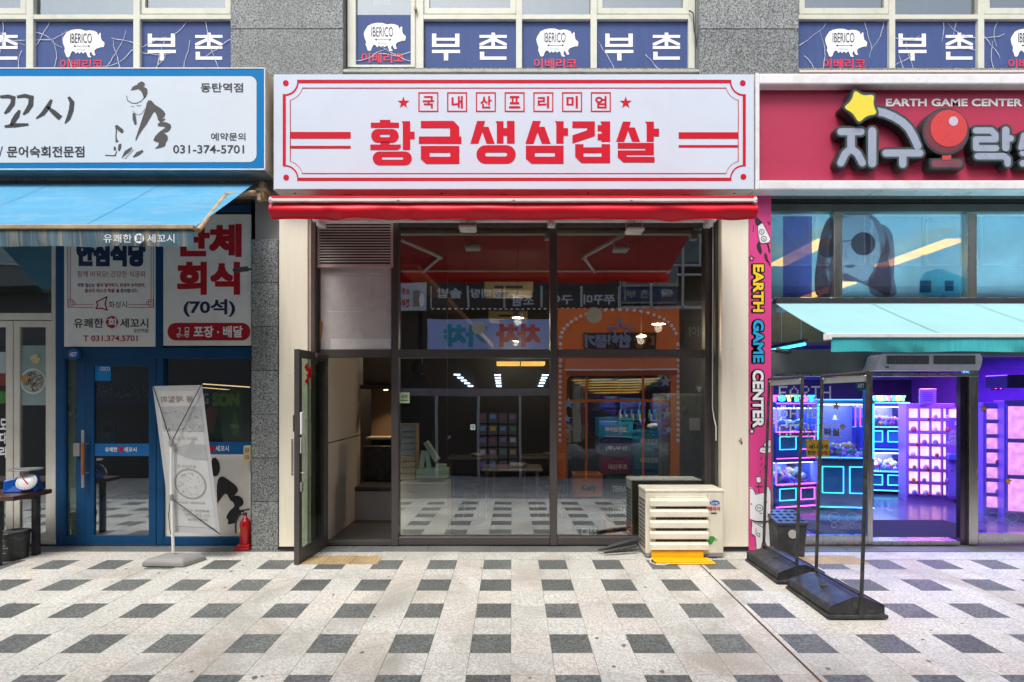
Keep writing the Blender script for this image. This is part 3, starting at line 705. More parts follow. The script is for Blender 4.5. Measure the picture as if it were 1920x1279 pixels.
ob('joystick_stem', MB().fl([SGN(*q) for q in rc(1145,640,1228,706)], 6.221), M_('stem_red', 'd0423f', .3), rs)
# star
SP = [(318,50),(395,105),(498,90),(485,185),(525,270),(425,285),(355,352),(305,262),(215,210),(290,150)]
def inflate(pts, k):
    cx_ = sum(p[0] for p in pts)/len(pts); cy_ = sum(p[1] for p in pts)/len(pts)
    return [(cx_+(a-cx_)*(1+k/math.hypot(a-cx_, b-cy_)), cy_+(b-cy_)*(1+k/math.hypot(a-cx_, b-cy_))) for a, b in pts]
def chaik(p, n=2):
    for _ in range(n):
        q = []
        for i in range(len(p)):
            a, b = p[i], p[(i+1) % len(p)]; q += [(a[0]*.8+b[0]*.2, a[1]*.8+b[1]*.2), (a[0]*.2+b[0]*.8, a[1]*.2+b[1]*.8)]
        p = q
    return p
st = ob('star_emblem', MB().prism([(X(u,6.2), Z(v,6.2)) for u, v in [SGN(*q) for q in chaik(inflate(SP, 34))]], 6.2, 6.33), bub, rs)
ob('star_face', MB().fl([SGN(*q) for q in chaik(inflate(SP, 24))], 6.197), rim, st)
ob('star_face', MB().fl([SGN(*q) for q in chaik(inflate(SP, 6))], 6.194), M_('star_yellow', 'ecd93a', .3, var=.04), st)
# ================================================================ AWNINGS
def awning(label, x0, x1, yb, zb, yf, zf, val, mat, matv, name='awning', barm=white_metal, wav=.012, seed=1, vname='valance', barr=.022, nseg=90, sag=.0, curl=0):
    t = thing(name, label, 'awning', ((x0+x1)/2, yb, zb))
    m = MB(); n = 40; k = 10; vs = []; fs = []
    for i in range(n+1):
        for j in range(k+1):
            u, v = i/n, j/k
            vs.append((x0+(x1-x0)*u, yb+(yf-yb)*v, zb+(zf-zb)*v-sag*math.sin(math.pi*v)*(1+.3*math.sin(u*17))))
    for i in range(n):
        for j in range(k): a = i*(k+1)+j; fs.append((a, a+1, a+k+2, a+k+1))
    m.add(vs, fs, True); m.add([(a, b, c-.003) for a, b, c in vs], fs, True)
    ob('canvas', m, mat, t)
    rr = random.Random(seed); vs = []; fs = []; kk = 12
    ph = [rr.uniform(0, 6.28) for _ in range(5)]
    folds = [(rr.uniform(x0, x1), rr.uniform(.05, .16)) for _ in range(7)]
    for i in range(nseg*2+1):
        u = i/(nseg*2); x = x0+(x1-x0)*u
        for j in range(kk+1):
            v = j/kk
            w_ = wav*(math.sin(u*23+ph[0])*.5+math.sin(u*51+ph[1]+v*1.5)*.3+math.sin(u*9+ph[2])*.6)
            for fx, fw in folds: w_ += wav*1.6*math.exp(-((x-fx-.12*v)/fw)**2)*(.3+v)
            belly = -curl*math.sin(math.pi*min(1, v*1.1))
            vs.append((x, yf+belly+w_*v, zf-.012-val*v+.004*math.sin(u*31+ph[3])*v))
    for i in range(nseg*2):
        for j in range(kk): a = i*(kk+1)+j; fs.append((a, a+1, a+kk+2, a+kk+1))
    m = MB().add(vs, fs, True); va = ob(vname, m, matv, t)
    m = MB().box(x0-.012, x1+.012, yf-.02, yf+.03, zf-.012, zf+.03); ob('front_bar', m, barm, t, bev=.006)
    return t, va
# ---- red awning
xa, xb = X(594, 6.45), X(1331, 6.45)
ra, rv = awning('extended red canvas awning with folding arms under the white sign', X(507,5.25), X(1417,5.25), 6.36, Z(401,6.45)+.02, 5.25, Z(378,5.25), .158, awn_red_shade, awn_red, wav=.020, seed=4, curl=.05)
ob('front_trim', MB().box(X(508,5.2), X(1416.5,5.2), 5.185, 5.235, Z(378.5,5.2), Z(373,5.2)), M_('trim_white', 'eceae6', .35), ra, bev=.004)
ob('end_cap', MB().box(X(1413,5.2), X(1418.5,5.2), 5.18, 5.28, Z(381,5.2), Z(370,5.2)), M_('cap_white', 'eceae6', .35), ra, bev=.006)
ob('end_cap', MB().box(X(506,5.2), X(510,5.2), 5.18, 5.28, Z(381,5.2), Z(370,5.2)), M_('cap_white2', 'eceae6', .35), ra, bev=.006)
m = MB().box(X(508,5.2), X(1416,5.2), 5.19, 5.24, Z(372.8,5.2), Z(368,5.2)); ob('red_piping', m, awn_red, ra)
for px_ in (507.5, 747, 963, 1183, 1417):
    ob('bar_screw', MB().lathe([(.002,-.004),(.012,-.004),(.012,.004),(.002,.004)], (X(px_,5.2), 5.183, Z(376,5.2)), 8, Matrix.Rotation(R(90), 3, 'X')), alu, ra)
ob('wall_rail', MB().box(X(588,6.45), X(1341,6.45), 6.40, 6.47, Z(417.5,6.45), Z(409,6.45)), white_metal, ra, bev=.008)
ob('roller_tube', MB().tube([(X(595,6.38), 6.38, Z(402,6.4)), (X(1330,6.38), 6.38, Z(402,6.4))], .035, 12), awn_red, ra)
for px_ in (600, 1034, 1330):
    m = MB().pb(px_-7, 411, px_+7, 424, 6.38, .09); m.pb(px_-4, 414, px_+2, 421, 6.365, .02)
    ob('wall_bracket', m, white_metal, ra, bev=.006)
def arm(xs, xe, xf):
    z0, z1 = Z(413,6.4), Z(380,5.27)-.02
    p = [(xs, 6.38, z0), (xe, 5.85, (z0+z1)/2-.03), (xf, 5.28, z1)]
    o = ob('folding_arm', MB().tube([p[0], p[1]], .026, 8).tube([p[1], p[2]], .02, 8), white_metal, ra)
    ob('elbow_joint', MB().sph(p[1], .038, 10), alu, o)
arm(-1.55, -.98, -1.32); arm(1.42, .98, 1.22)
# ---- light blue awning, left
yl = Z(425, 5.13)
la, lv = awning('sun-bleached light blue awning with a stained striped valance', -7.0, X(362,5.13), 6.36, Z(343,6.36), 5.13, Z(428,5.13), .155, awn_blue, valance_old, wav=.010, seed=2, barm=bar_dirty, sag=.01)
t = MB().text('유쾌한', (194, 439, 247, 455), 5.105, bold=.0); t.text('세꼬시', (276, 439, 327, 455), 5.105, bold=.0); t.fl(disc(261, 447, 9.5, 9), 5.106)
ob('lettering', t, white_p, la)
ob('lettering', MB().text('회', (255, 440, 267, 454), 5.103, bold=.02), valance_old, la)
for px_ in (40, 205, 340):
    pass
m = MB(); 
for x_ in (-6.6, -5.33, -4.06): m.add([(x_, 6.35, Z(343,6.36)+.004), (x_+.008, 6.35, Z(343,6.36)+.004), (x_+.008, 5.14, Z(428,5.13)+.006), (x_, 5.14, Z(428,5.13)+.006)], [(0,1,2,3)])
ob('seam', m, M_('seam_blue', '3f93c6', .8), la)
ob('wall_rail', MB().box(-7.2, X(497,6.38), 6.36, 6.42, Z(365,6.38), Z(357,6.38)), white_metal, la, bev=.006)
m = MB().pb(486, 340, 495, 372, 6.33, .1); m.pb(478, 352, 499, 358, 6.32, .12); m.pb(481, 362, 489, 376, 6.3, .06); ob('wall_bracket', m, bar_dirty, la, bev=.006)
p = [(X(478,6.3), 6.3, Z(361,6.3)), (X(423,6.0), 6.0, Z(367,6.0)), (X(372,5.16), 5.16, Z(432,5.16))]
ob('folding_arm', MB().tube(p[:2], .03, 8).tube(p[1:], .024, 8), bar_dirty, la)
# ---- turquoise awning, right
ta, tv = awning('pale turquoise awning with darker hanging valance over the arcade door', X(1452,6.45), 7.6, 6.42, Z(569,6.42), 5.3, Z(631,5.3), .135, awn_teal, awn_teal2, wav=.014, seed=9, nseg=110, curl=.0, sag=.012)
m = MB()
for x_ in (4.2, 5.4, 6.6): m.add([(x_, 6.41, Z(569,6.42)+.003), (x_+.012, 6.41, Z(569,6.42)+.003), (x_+.012, 5.31, Z(631,5.3)+.004), (x_, 5.31, Z(631,5.3)+.004)], [(0,1,2,3)])
ob('seam', m, M_('seam_teal', '7fb2b6', .8), ta, kind='stuff')
m = MB().box(X(1452,6.45), 7.6, 6.40, 6.5, Z(569,6.45), Z(560,6.45)); ob('cassette', m, steel_dk, ta, bev=.006)
ob('end_cap', MB().pb(1552, 624, 1561, 637, 5.27, .08), white_metal, ta, bev=.006)

# ================================================================ LEFT SHOPFRONT
Y = 6.63
lf = thing('restaurant_shopfront', 'blue framed shopfront of the fish restaurant with poster boards and glass door', 'shopfront', (-4.6, Y, 0))
def blue(x0, y0, x1, y1, Yo=0, D=.07, nm='frame_member', mat=None): return ob(nm, MB().pb(x0, y0, x1, y1, Y+Yo, D), mat or blue_fr, lf, bev=.004)
blue(104, 400, 120, 1022.5, -.002, .1); blue(290, 395, 305, 655, -.002); blue(455, 652, 470.5, 654, .0, .01)
blue(305, 384, 470.5, 396, -.01); blue(120, 652, 470.5, 672, -.006, .09)
blue(143, 672, 160, 1022, .004, .08); blue(293, 672, 306, 1022, 0, .09); blue(306, 1007, 470.5, 1022.5, .002, .08)
blue(120, 1006, 143, 1022.5, .003); blue(120, 672, 123, 1006, .003)
ob('dark_header', MB().pb(-200, 372, 470.5, 384, Y+.01, .05), frame_in, lf)
ob('dark_header', MB().pb(306, 396, 470.5, 402, Y+.01, .05), frame_in, lf)
ob('sidelight_pane', MB().pb(123, 672, 143, 1006, Y+.04, .006), G_('frosty_glass', 'b9cfc4', 1.5, .08, opaque=.45, ocol='9db3a6'), lf)
ob('window_pane', MB().pb(306, 672, 470, 829, Y+.05, .006), glass, lf)
ob('window_band', MB().pb(306, 829, 470, 852, Y+.04, .02), M_('band_blue', '15609f', .4), lf)
t = MB().text('세꼬시', (404, 835.5, 429, 846.5), Y+.037, bold=.02); ob('lettering', t, white_p, lf)
ob('lettering', MB().fl(disc(397, 841, 5.5), Y+.037), red_p, lf)
ob('lower_panel', MB().pb(306, 852, 470, 1007, Y+.04, .02), M_('cream_panel_print', 'e6e2d8', .5, var=.06, stain=.15), lf)
I = lambda l: [(a/2.908, 640+b/2.908) for a, b in l]
m = MB()
for p in ([(1155,640),(1175,632),(1195,660),(1200,700),(1190,730),(1165,740),(1150,700)],
          [(1190,745),(1215,735),(1260,765),(1290,790),(1300,815),(1270,850),(1265,840),(1250,860),(1240,835),(1225,830),(1195,870),(1185,890),(1180,800)],
          [(1255,845),(1300,840),(1325,860),(1328,890),(1300,910),(1320,930),(1300,965),(1290,990),(1240,1000),(1245,975),(1232,960),(1250,925),(1280,900),(1270,875),(1250,865)]):
    m.fl(chaik(I(p), 1), Y+.036)
ob('chef_drawing', m, M_('ink_black', '15161c', .5), lf)
# poster boards
def board(x0, y0, x1, y1):
    return ob('poster_board', MB().pb(x0, y0, x1, y1, Y-.012, .02), M_('poster_white', 'f0f0ec', .5, var=.03, stain=.12, stsc=4), lf, bev=.002)
yb = Y-.0145
b1_ = board(306, 402, 470.5, 648)
t = MB().text('단체', (331, 420, 453, 482), yb, bold=.05); t.text('회식', (332, 491, 450, 553), yb, bold=.05); ob('lettering', t, dkred_p, b1_)
ob('lettering', MB().text('(70석)', (344, 561, 441, 594), yb, bold=.03), navy_p, b1_)
ob('red_lozenge', MB().fl(rr_(314, 605.5, 469.5, 638.5, 16), yb), dkred_p, b1_)
t = MB().text('포장 · 배달', (363, 611, 455, 633), yb-.003, bold=.03)
S5 = lambda l: [(a/3.552, 320+b/3.552) for a, b in l]
t.line(S5([(1185,1050),(1200,1048),(1195,1095),(1230,1100),(1232,1075),(1258,1075)]), 1.5, yb-.003); t.line(S5([(1234,1045),(1257,1045),(1257,1070),(1234,1070),(1234,1045)]), 1.2, yb-.003)
for c_ in (1190, 1245): t.fl(disc(c_/3.552, 320+1100/3.552, 3.2), yb-.003, [disc(c_/3.552, 320+1100/3.552, 1.8)])
t.line(S5([(1178,1090),(1200,1085),(1210,1100),(1235,1100),(1240,1085),(1260,1090)]), 1.3, yb-.003)
ob('lettering', t, white_p, b1_)
b2_ = board(120, 400, 291, 650)
t = MB().text('안심식당', (143, 452, 273, 500), yb, bold=.06)
t.text('저희 업소는', (145, 531, 178, 538.5), yb, bold=.02); t.text('을 준수합니다.', (218, 541.5, 257.5, 549), yb, bold=.02)
t.line([(127,440),(127,576.5),(175,576.5)], .8, yb); t.line([(288,440),(288,576.5),(241,576.5)], .8, yb)
ob('lettering', t, navy_p, b2_)
t = MB().text('함께 바꿔요! 건강한 식문화', (145, 508, 273, 520), yb, bold=-.005)
t.text("'음식 덜어먹기, 위생적 수저관리,", (180, 531, 272, 538.5), yb, bold=.02); t.text("종사자 마스크 착용'", (159, 541.5, 216, 549), yb, bold=.02)
t.text('T 031.374.5701', (156, 629, 258, 640), yb, bold=.015)
for s_ in (0, 1):
    fx = (lambda v: v) if not s_ else (lambda v: 415.3-v)
    t.line([(fx(132),440),(fx(132),571),(fx(175),571)], .8, yb); t.line([(fx(128),562),(fx(137),562),(fx(137),574),(fx(128),574),(fx(128),562)], .8, yb); t.line([(fx(131),566),(fx(141),566),(fx(141),572)], .8, yb)
t.line([(181,566),(200,557),(197,570),(201,582),(191,578),(180,579),(183,572),(181,566)], 2.2, yb)
t.fl(disc(210, 604, 12, 8), yb)
ob('lettering', t, dkred_p, b2_)
t = MB().text('유쾌한', (138, 597, 194, 615), yb, bold=.015); t.text('세꼬시', (225, 597, 278, 615), yb, bold=.015); t.text('동탄역점', (251, 616.5, 277.5, 624), yb, bold=0); t.text('화성시', (203.5, 565, 238, 577.5), yb, bold=0)
ob('lettering', t, black_p, b2_)
ob('lettering', MB().text('회', (202, 596, 218, 612), yb-.003, bold=.03), white_p, b2_)
ob('board_underside', MB().pb(122, 648, 291, 653, Y+.02, .03), frame_in, lf)
# glass door
dr = ob('door', MB().prism([(160,672),(292.5,672),(292.5,1021),(160,1021)], Y+.005, Y+.05, [[(176,686),(278.5,686),(278.5,1004),(176,1004)]], px=True), blue_fr, lf, bev=.004)
ob('door_pane', MB().pb(175, 685, 279.5, 1005, Y+.025, .008), glass, dr)
ob('door_band', MB().pb(175.5, 832, 279, 855, Y+.016, .006), M_('band_blue2', '1c6cae', .4), dr)
t = MB().text('유쾌한', (197, 838.5, 220, 847.5), Y+.013, bold=.02); t.text('세꼬시', (232, 838.5, 256, 847.5), Y+.013, bold=.02); ob('lettering', t, white_p, dr)
ob('lettering', MB().fl(rc(223, 837, 230, 848), Y+.013), red_p, dr)
m = MB().tube([(X(163,Y), Y-.06, Z(806,Y)), (X(163,Y), Y-.06, Z(913,Y))], .017, 10); hd = ob('handle', m, alu, dr)
ob('handle_grip', MB().tube([(X(163,Y), Y-.06, Z(830,Y)), (X(163,Y), Y-.06, Z(889,Y))], .021, 10), M_('wood_grip', (.32,.12,.045), .45, var=.25, sc=6, stretch=(8,8,1)), dr)
for py in (832, 886): ob('handle_mount', MB().tube([(X(163,Y), Y-.06, Z(py,Y)), (X(163,Y)+.02, Y+.01, Z(py,Y))], .009, 8), alu, dr)
ob('lock_box', MB().pb(137, 831, 149, 856, Y-.03, .035), greyp, lf, bev=.003)
ob('sticker', MB().fl(rc(176.5, 684.5, 208, 714), Y+.021), M_('sticker_blue', '1f86d2', .4), dr)
ob('lettering', MB().text('CESCO', (188, 688, 206, 695), Y+.018, bold=.02), white_p, dr)
ob('alarm_badge', MB().prism(disc(137, 664, 10.5, 12), Y-.05, Y-.01, px=True), M_('badge_blue', '1669ad', .4), lf)
ob('lettering', MB().text('ADT', (130.5, 660.5, 144, 668.5), Y-.053, bold=.03), white_p, lf)
# white folding doors at the far left
wf = thing('folding_door', 'white framed folding glass doors with food photographs beside the blue frame', 'door', (-5.9, Y, 0))
def wbar(x0, y0, x1, y1, Yo=0): ob('frame_member', MB().pb(x0, y0, x1, y1, Y+Yo, .06), white_al, wf, bev=.004)
wbar(96, 460, 104, 1010, -.004); wbar(-330, 587, 96, 600, -.002); wbar(-330, 420, 96, 432, 0)
def leaf(x0, x1):
    l_ = ob('door_leaf', MB().prism([(x0,602),(x1,602),(x1,1010),(x0,1010)], Y, Y+.045, [[(x0+11,613),(x1-14,613),(x1-14,1003),(x0+11,1003)]], px=True), white_al, wf, bev=.003)
    ob('door_pane', MB().pb(x0+10, 612, x1-13, 1004, Y+.02, .006), glass, l_)
    return l_
l1 = leaf(26, 99.5); l2 = leaf(-58, 24.5); leaf(-145, -60); leaf(-232, -147)
ob('top_pane', MB().pb(-330, 432, 96, 587, Y+.03, .006), glass, wf)
m = MB().pb(-330, 1011, 104, 1021, Y-.01, .1); ob('door_track', m, white_al, wf, bev=.003)
# food photographs on the leaves
def food(par, cx, cy, r, Yq, seed, cols=('b9b3a4','8d8577','d8d0bf','6d665a')):
    rr = random.Random(seed)
    ob('plate_print', MB().fl(disc(cx, cy, r), Yq), M_('plate_white', 'cfd6d6', .4), par)
    ob('plate_print', MB().fl(disc(cx, cy, r*.88), Yq-.0015), M_('plate_inner', '9aa4a2', .4), par)
    for k, c in enumerate(cols):
        m = MB()
        for q in range(26):
            a = rr.uniform(0, 6.28); d_ = r*.72*math.sqrt(rr.random()); x_, y_ = cx+d_*math.cos(a), cy+d_*math.sin(a); b = rr.uniform(0, 3.14); L_ = r*rr.uniform(.15, .35)
            m.line([(x_-L_/2*math.cos(b), y_-L_/2*math.sin(b)), (x_, y_+rr.uniform(-1,1)), (x_+L_/2*math.cos(b), y_+L_/2*math.sin(b))], r*.075, Yq-.003-.001*k)
        ob('food_print', m, M_('food_'+c, c, .5), par, kind='stuff')
ob('photo_print', MB().pb(37, 648, 86, 760, Y+.014, .003), M_('photo_teal', '8ba3a0', .4), l1)
food(l1, 62, 715, 24, Y+.011, 3); ob('plate_print', MB().fl(disc(46, 710, 7), Y+.004), M_('egg', 'b08a3c', .4), l1); ob('plate_print', MB().fl(disc(66, 673, 9), Y+.009), M_('salad', 'c9b98c', .4, var=.4, sc=30), l1)
m = MB().fr(-20, 660, 10.5, 700, Y+.012); ob('photo_print', m, M_('photo_pale', 'a7b6bd', .4), l2)
ob('photo_print', MB().fl(disc(4, 712, 12), Y+.010), M_('red_dish', '7d2a1c', .5, var=.5, sc=30), l2); ob('photo_print', MB().fl(disc(3, 745, 12), Y+.009), M_('green_dish', '3f7a2e', .5, var=.5, sc=30), l2)
t = MB()
for i, s_ in enumerate(('도','다','리')): t.text(s_, (0, 785+i*26, 12, 806+i*26), Y+.012, bold=.04)
ob('lettering', t, white_p, l2)

# ================================================================ MAIN SHOPFRONT
Y = 6.62
mf = thing('shopfront', 'dark bronze framed glass shopfront under the red awning', 'shopfront', (0, Y, 0))
def fm(nm, x0, y0, x1, y1, Yo=0, D=.1, mat=None): return ob(nm, MB().pb(x0, y0, x1, y1, Y+Yo, D), mat or frame_dk, mf, bev=.005)
fm('jamb', 590, 500, 600, 1022, 0.01); fm('jamb', 1322, 414, 1335, 1022, 0.0)
fm('mullion', 733.5, 414, 747, 1024, -.012, .12); fm('mullion', 1031.5, 414, 1045, 1023, -.006, .11)
fm('transom', 600, 655, 733, 670, 0, .1); fm('transom', 747.2, 655, 1031, 670, -.0, .1); fm('transom', 1045.3, 655, 1322, 670, 0, .1)
fm('bottom_rail', 747.2, 1007, 1031, 1022, 0, .1); fm('bottom_rail', 1045.3, 1007, 1322, 1022, 0, .1)
fm('head_rail', 590, 404, 1335, 414, .02, .1); fm('head_rail', 747.5, 414, 1322, 424, .02, .06, frame_in)
for (a, b, c, e) in ((747,424,1032,655),(1045,424,1322,655),(747,670,1032,1007),(1045,670,1322,1007)):
    ob('window_pane', MB().box(X(a,Y), X(c,Y), YG, YG+.012, Z(e,Y), Z(b,Y)), glass, mf)
# louvre
slat_m = M_('louvre_slat', 'f0e2dc', .4)
pk = M_('louvre_frame_pinkish', 'cdb2ac', .4, metal=.1)
lv_ = ob('louvre', MB().prism([(592,412),(737,412),(737,501),(592,501)], Y-.03, Y+.02, [[(598,416),(732,416),(732,495),(598,495)]], px=True), pk, mf, bev=.003)
for i in range(15):
    zz = Z(420+i*5.1, Y)
    ob('slat', MB().add([(X(597,Y),Y-.025,zz-.008),(X(733,Y),Y-.025,zz-.008),(X(733,Y),Y+.02,zz+.012),(X(597,Y),Y+.02,zz+.012),(X(597,Y),Y-.025,zz+.002),(X(733,Y),Y-.025,zz+.002),(X(733,Y),Y+.02,zz+.020),(X(597,Y),Y+.02,zz+.020)],
        [(0,1,2,3),(4,5,6,7),(0,1,5,4),(2,3,7,6)]), slat_m, lv_)
ob('louvre_backing', MB().pb(597, 414, 733, 499, Y+.04, .01), frame_in, lv_)
gp = ob('metal_panel', MB().pb(600, 501, 733.5, 655, Y+.03, .01), M_('galvanised_panel', 'cfc8c6', .45, metal=.1, var=.14, sc=1.6, stain=.35, stsc=3, bump=.06, bsc=4), mf)
ob('metal_strip', MB().pb(620, 635, 733, 655, Y+.022, .008), M_('galvanised_strip', 'd8d2cf', .4, metal=.1, var=.1), gp)
m = MB()
for px_, py in ((623,632),(651,632),(681,632),(709,632),(623,648),(716,648),(716,604)): m.sph((X(px_,Y), Y+.02, Z(py,Y)), .005, 6)
ob('rivet', m, frame_in, gp)
m = MB(); m.line([(625,513),(650,514),(664,513)], .8, Y+.028); m.line([(693,512),(712,514)], .7, Y+.028); m.line([(614,583),(640,585),(676,584)], .7, Y+.028); ob('scratch', m, white_p, gp)
ob('torn_board', MB().prism([(596,600),(604,603),(604,612),(600,640),(596,652)], Y+.01, Y+.028, px=True), M_('torn_wood', 'a0754a', .8, var=.3, sc=20), mf)
# stickers on the glass
def sticker(nm, mb, mt): ob(nm, mb, mt, mf)
ys_ = YG-.003
frost = G_('translucent_sticker', 'b9c7cc', .3, .02, opaque=.45, ocol='c9d3d6')
sticker('round_sticker', MB().fl(disc(897, 614.5, 13), ys_), frost); sticker('round_sticker', MB().fl(disc(1114, 591, 15), ys_), frost)
sticker('notice_sticker', MB().fr(748.5, 736, 768, 756, ys_), M_('pale_green_paper', 'c9dcae', .6))
t = MB().text('금연', (752, 740, 764, 747), ys_-.002, bold=.03); t.fr(751, 750, 765, 752, ys_-.002); ob('lettering', t, M_('green_ink', '2f7a45', .6), mf)
sticker('notice_sticker', MB().fr(882, 796, 891, 806, ys_), M_('sticker_pale', 'c8d4dc', .5)); ob('lettering', MB().ring(884, 798, 889, 803, 1.2, ys_-.002), black_p, mf)
# ---- open door (swings out)
hx, hy = X(610,Y), Y+.02; ang = math.atan2(X(556,5.93)-hx, hy-5.93)   # leaf points towards the camera and slightly left
W_ = math.hypot(X(556,5.93)-hx, hy-5.93); zt_ = Z(655,5.93)
do = ob('door', MB(), frame_dk, mf) if False else None
Md = Matrix.Translation(Vector((hx, hy, 0))) @ Matrix.Rotation(ang, 4, 'Z')
def dbox(a0, a1, t0, t1, z0, z1): return MB().box(t0, t1, -a1, -a0, z0, z1).xf(Md)
def dprism(y0, y1, outer, hole=None): 
    m = MB().prism(outer, y0, y1, [hole] if hole else []); m.v = [(b, -a, c) for a, b, c in m.v]; return m.xf(Md)
zb_ = -.0; 
o_ = [(0,zb_-.0),(W_,zb_-.01),(W_,zt_),(0,zt_)]; h_ = [(.06,.13),(W_-.075,.13),(W_-.075,zt_-.085),(.06,zt_-.085)]
dd = ob('door', dprism(-.025, .025, o_, h_), frame_dk, mf, bev=.004)
ob('door_pane', dbox(.05, W_-.07, -.006, .006, .12, zt_-.08), G_('door_dark_glass', 'd4e2da', 1.6, .10), dd)
for s_ in (-1, 1):
    m = MB(); x_ = s_*.07; ya, z1_, z2_ = -(W_-.04), Z(773,5.93)-.02, Z(893,5.93)
    m.tube([(x_, ya, z2_), (x_, ya, Z(838,5.93))], .013, 8)
    m = MB().tube([(s_*.025, ya, z2_+.03), (x_, ya, z2_+.03)], .009, 6); m.tube([(s_*.025, ya, z2_+.37), (x_, ya, z2_+.37)], .009, 6); m.tube([(x_, ya, z2_), (x_, ya, z2_+.40)], .013, 8)
    ob('handle', m.xf(Md), alu, dd)
ob('digital_lock', MB().box(.028, .055, -(W_-.01), -(W_-.075), Z(815,5.95), Z(773,5.95)).xf(Md), whitep, dd, bev=.006)
ob('digital_lock', MB().box(-.05, -.028, -(W_-.01), -(W_-.075), Z(810,5.95), Z(778,5.95)).xf(Md), blackp, dd, bev=.006)
ob('lock_plate', MB().box(.028, .04, -(W_-.02), -(W_-.05), Z(850,5.95), Z(820,5.95)).xf(Md), whitep, dd)
ob('lock_cylinder', MB().box(.028, .05, -(W_-.012), -(W_-.06), Z(922,5.95), Z(905,5.95)).xf(Md), alu, dd, bev=.004)
m = MB(); rr = random.Random(3)
for k in range(14):
    a, b, c = .035+rr.uniform(0, .015), -(W_-.13-rr.uniform(0, .1)), Z(700,6.0)+rr.uniform(-.09, .09); q = rr.uniform(.02, .05)
    m.add([(a,b-q,c),(a+.01,b,c+q),(a,b+q,c-.01),(a+.012,b+.3*q,c-q)], [(0,1,2,3)])
ob('red_ribbon', m.xf(Md), awn_red, dd)
ob('door_closer', MB().box(.02, .06, -.35, -.05, zt_-.06, zt_-.01).xf(Md), frame_dk, dd, bev=.004)
ob('door_sill', MB().pb(606, 1016, 733, 1022, Y+.0, .12), frame_in, mf)

# ================================================================ PINK BOARD
YPB = 6.40
pb = thing('advert_board', 'tall pink board with bubble lettering, a rocket and a white cartoon pig', 'sign', (X(1425,YPB), YPB, 0))
ob('board_panel', MB().pb(1404.6, 366, 1446, 1032, YPB, .05), M_('pink_print', 'e2478f', .4, var=.04, sc=1.5, stain=.08), pb)
yq = YPB-.002
def plett(s, box, mt):
    m = MB()
    for dx, dy in ((-2.4,0),(2.4,0),(0,-2.4),(0,2.4),(-1.7,-1.7),(1.7,1.7),(-1.7,1.7),(1.7,-1.7),(-4,0),(-3.4,2),(-3.4,-1.5)):
        m.text(s, (box[0]+dx, box[1]+dy, box[2]+dx, box[3]+dy), yq-.0005, bold=.05, rot=True)
    ob('lettering', m, black_p, pb); ob('lettering', MB().text(s, box, yq-.003, bold=.05, rot=True), mt, pb)
plett('EARTH', (1412, 496, 1432, 585), yellow_p); plett('GAME', (1412, 600, 1432, 680), blue_p); plett('CENTER', (1411, 694, 1432, 802), white_p)
PA = lambda l: [(1395+a/3.762, 360+b/3.762) for a, b in l]
PB = lambda l: [(1395+a/3.762, 700+b/3.762) for a, b in l]
def doodle(T, fill, outl, wd=1.1):
    for f in fill: ob('drawing', MB().fl(T(f), yq-.001), white_p, pb)
    m = MB()
    for o in outl: m.line(T(o), wd, yq-.0035)
    ob('drawing', m, black_p, pb)
ob('drawing', MB().fl(PA([(72,145),(85,170),(130,215),(95,240),(80,215)]), yq-.002), black_p, pb)
doodle(PA, [[(95,240),(130,215),(160,270),(188,330),(180,355),(130,365),(112,355),(100,300)], star(54/1, 468, 20)], [[(95,240),(130,215),(160,270),(188,330),(180,355),(130,365),(112,355),(100,300),(95,240)],
  [(125+18*math.cos(a*.6), 282+18*math.sin(a*.6)) for a in range(12)], [(140+18*math.cos(a*.6), 330+18*math.sin(a*.6)) for a in range(12)], [(75,150),(90,230)], [(120,275),(128,290)], [(134,325),(145,338)], star(54,468,20)+[star(54,468,20)[0]], [(165,208),(180,232)], [(70,235),(64,280)], [(178,205),(188,228)]])
ob('drawing', MB().fl(PA([(100,350),(112,352),(128,420),(118,440),(98,415),(88,380)]), yq-.002), black_p, pb); ob('drawing', MB().fl(PA([(160,362),(170,360),(188,420),(178,432)]), yq-.002), black_p, pb)
doodle(PA, [], [[(150,430),(158,480),(175,495)], [(160,440),(166,490)], [(168,480),(185,520)], [(145,440),(150,470)]], 1.6)
doodle(PB, [star(55, 410, 22, .45), [(135,525),(145,490),(165,472),(186,470),(186,525)], [(105,555),(115,525),(140,515),(186,520),(186,560),(140,565)]],
  [[(135,522),(145,490),(165,472),(186,470)], [(105,555),(115,525),(140,515),(186,520)], [(105,555),(140,566),(186,560)], [(132,543),(140,543)], [(160,540),(168,540)], star(55,410,22,.45)+[star(55,410,22,.45)[0]],
   [(128,585),(118,610)], [(148,592),(152,615)], [(128,635),(118,655)], [(150,645),(142,672)], [(118,690),(112,705)], [(152,695),(154,712)]])
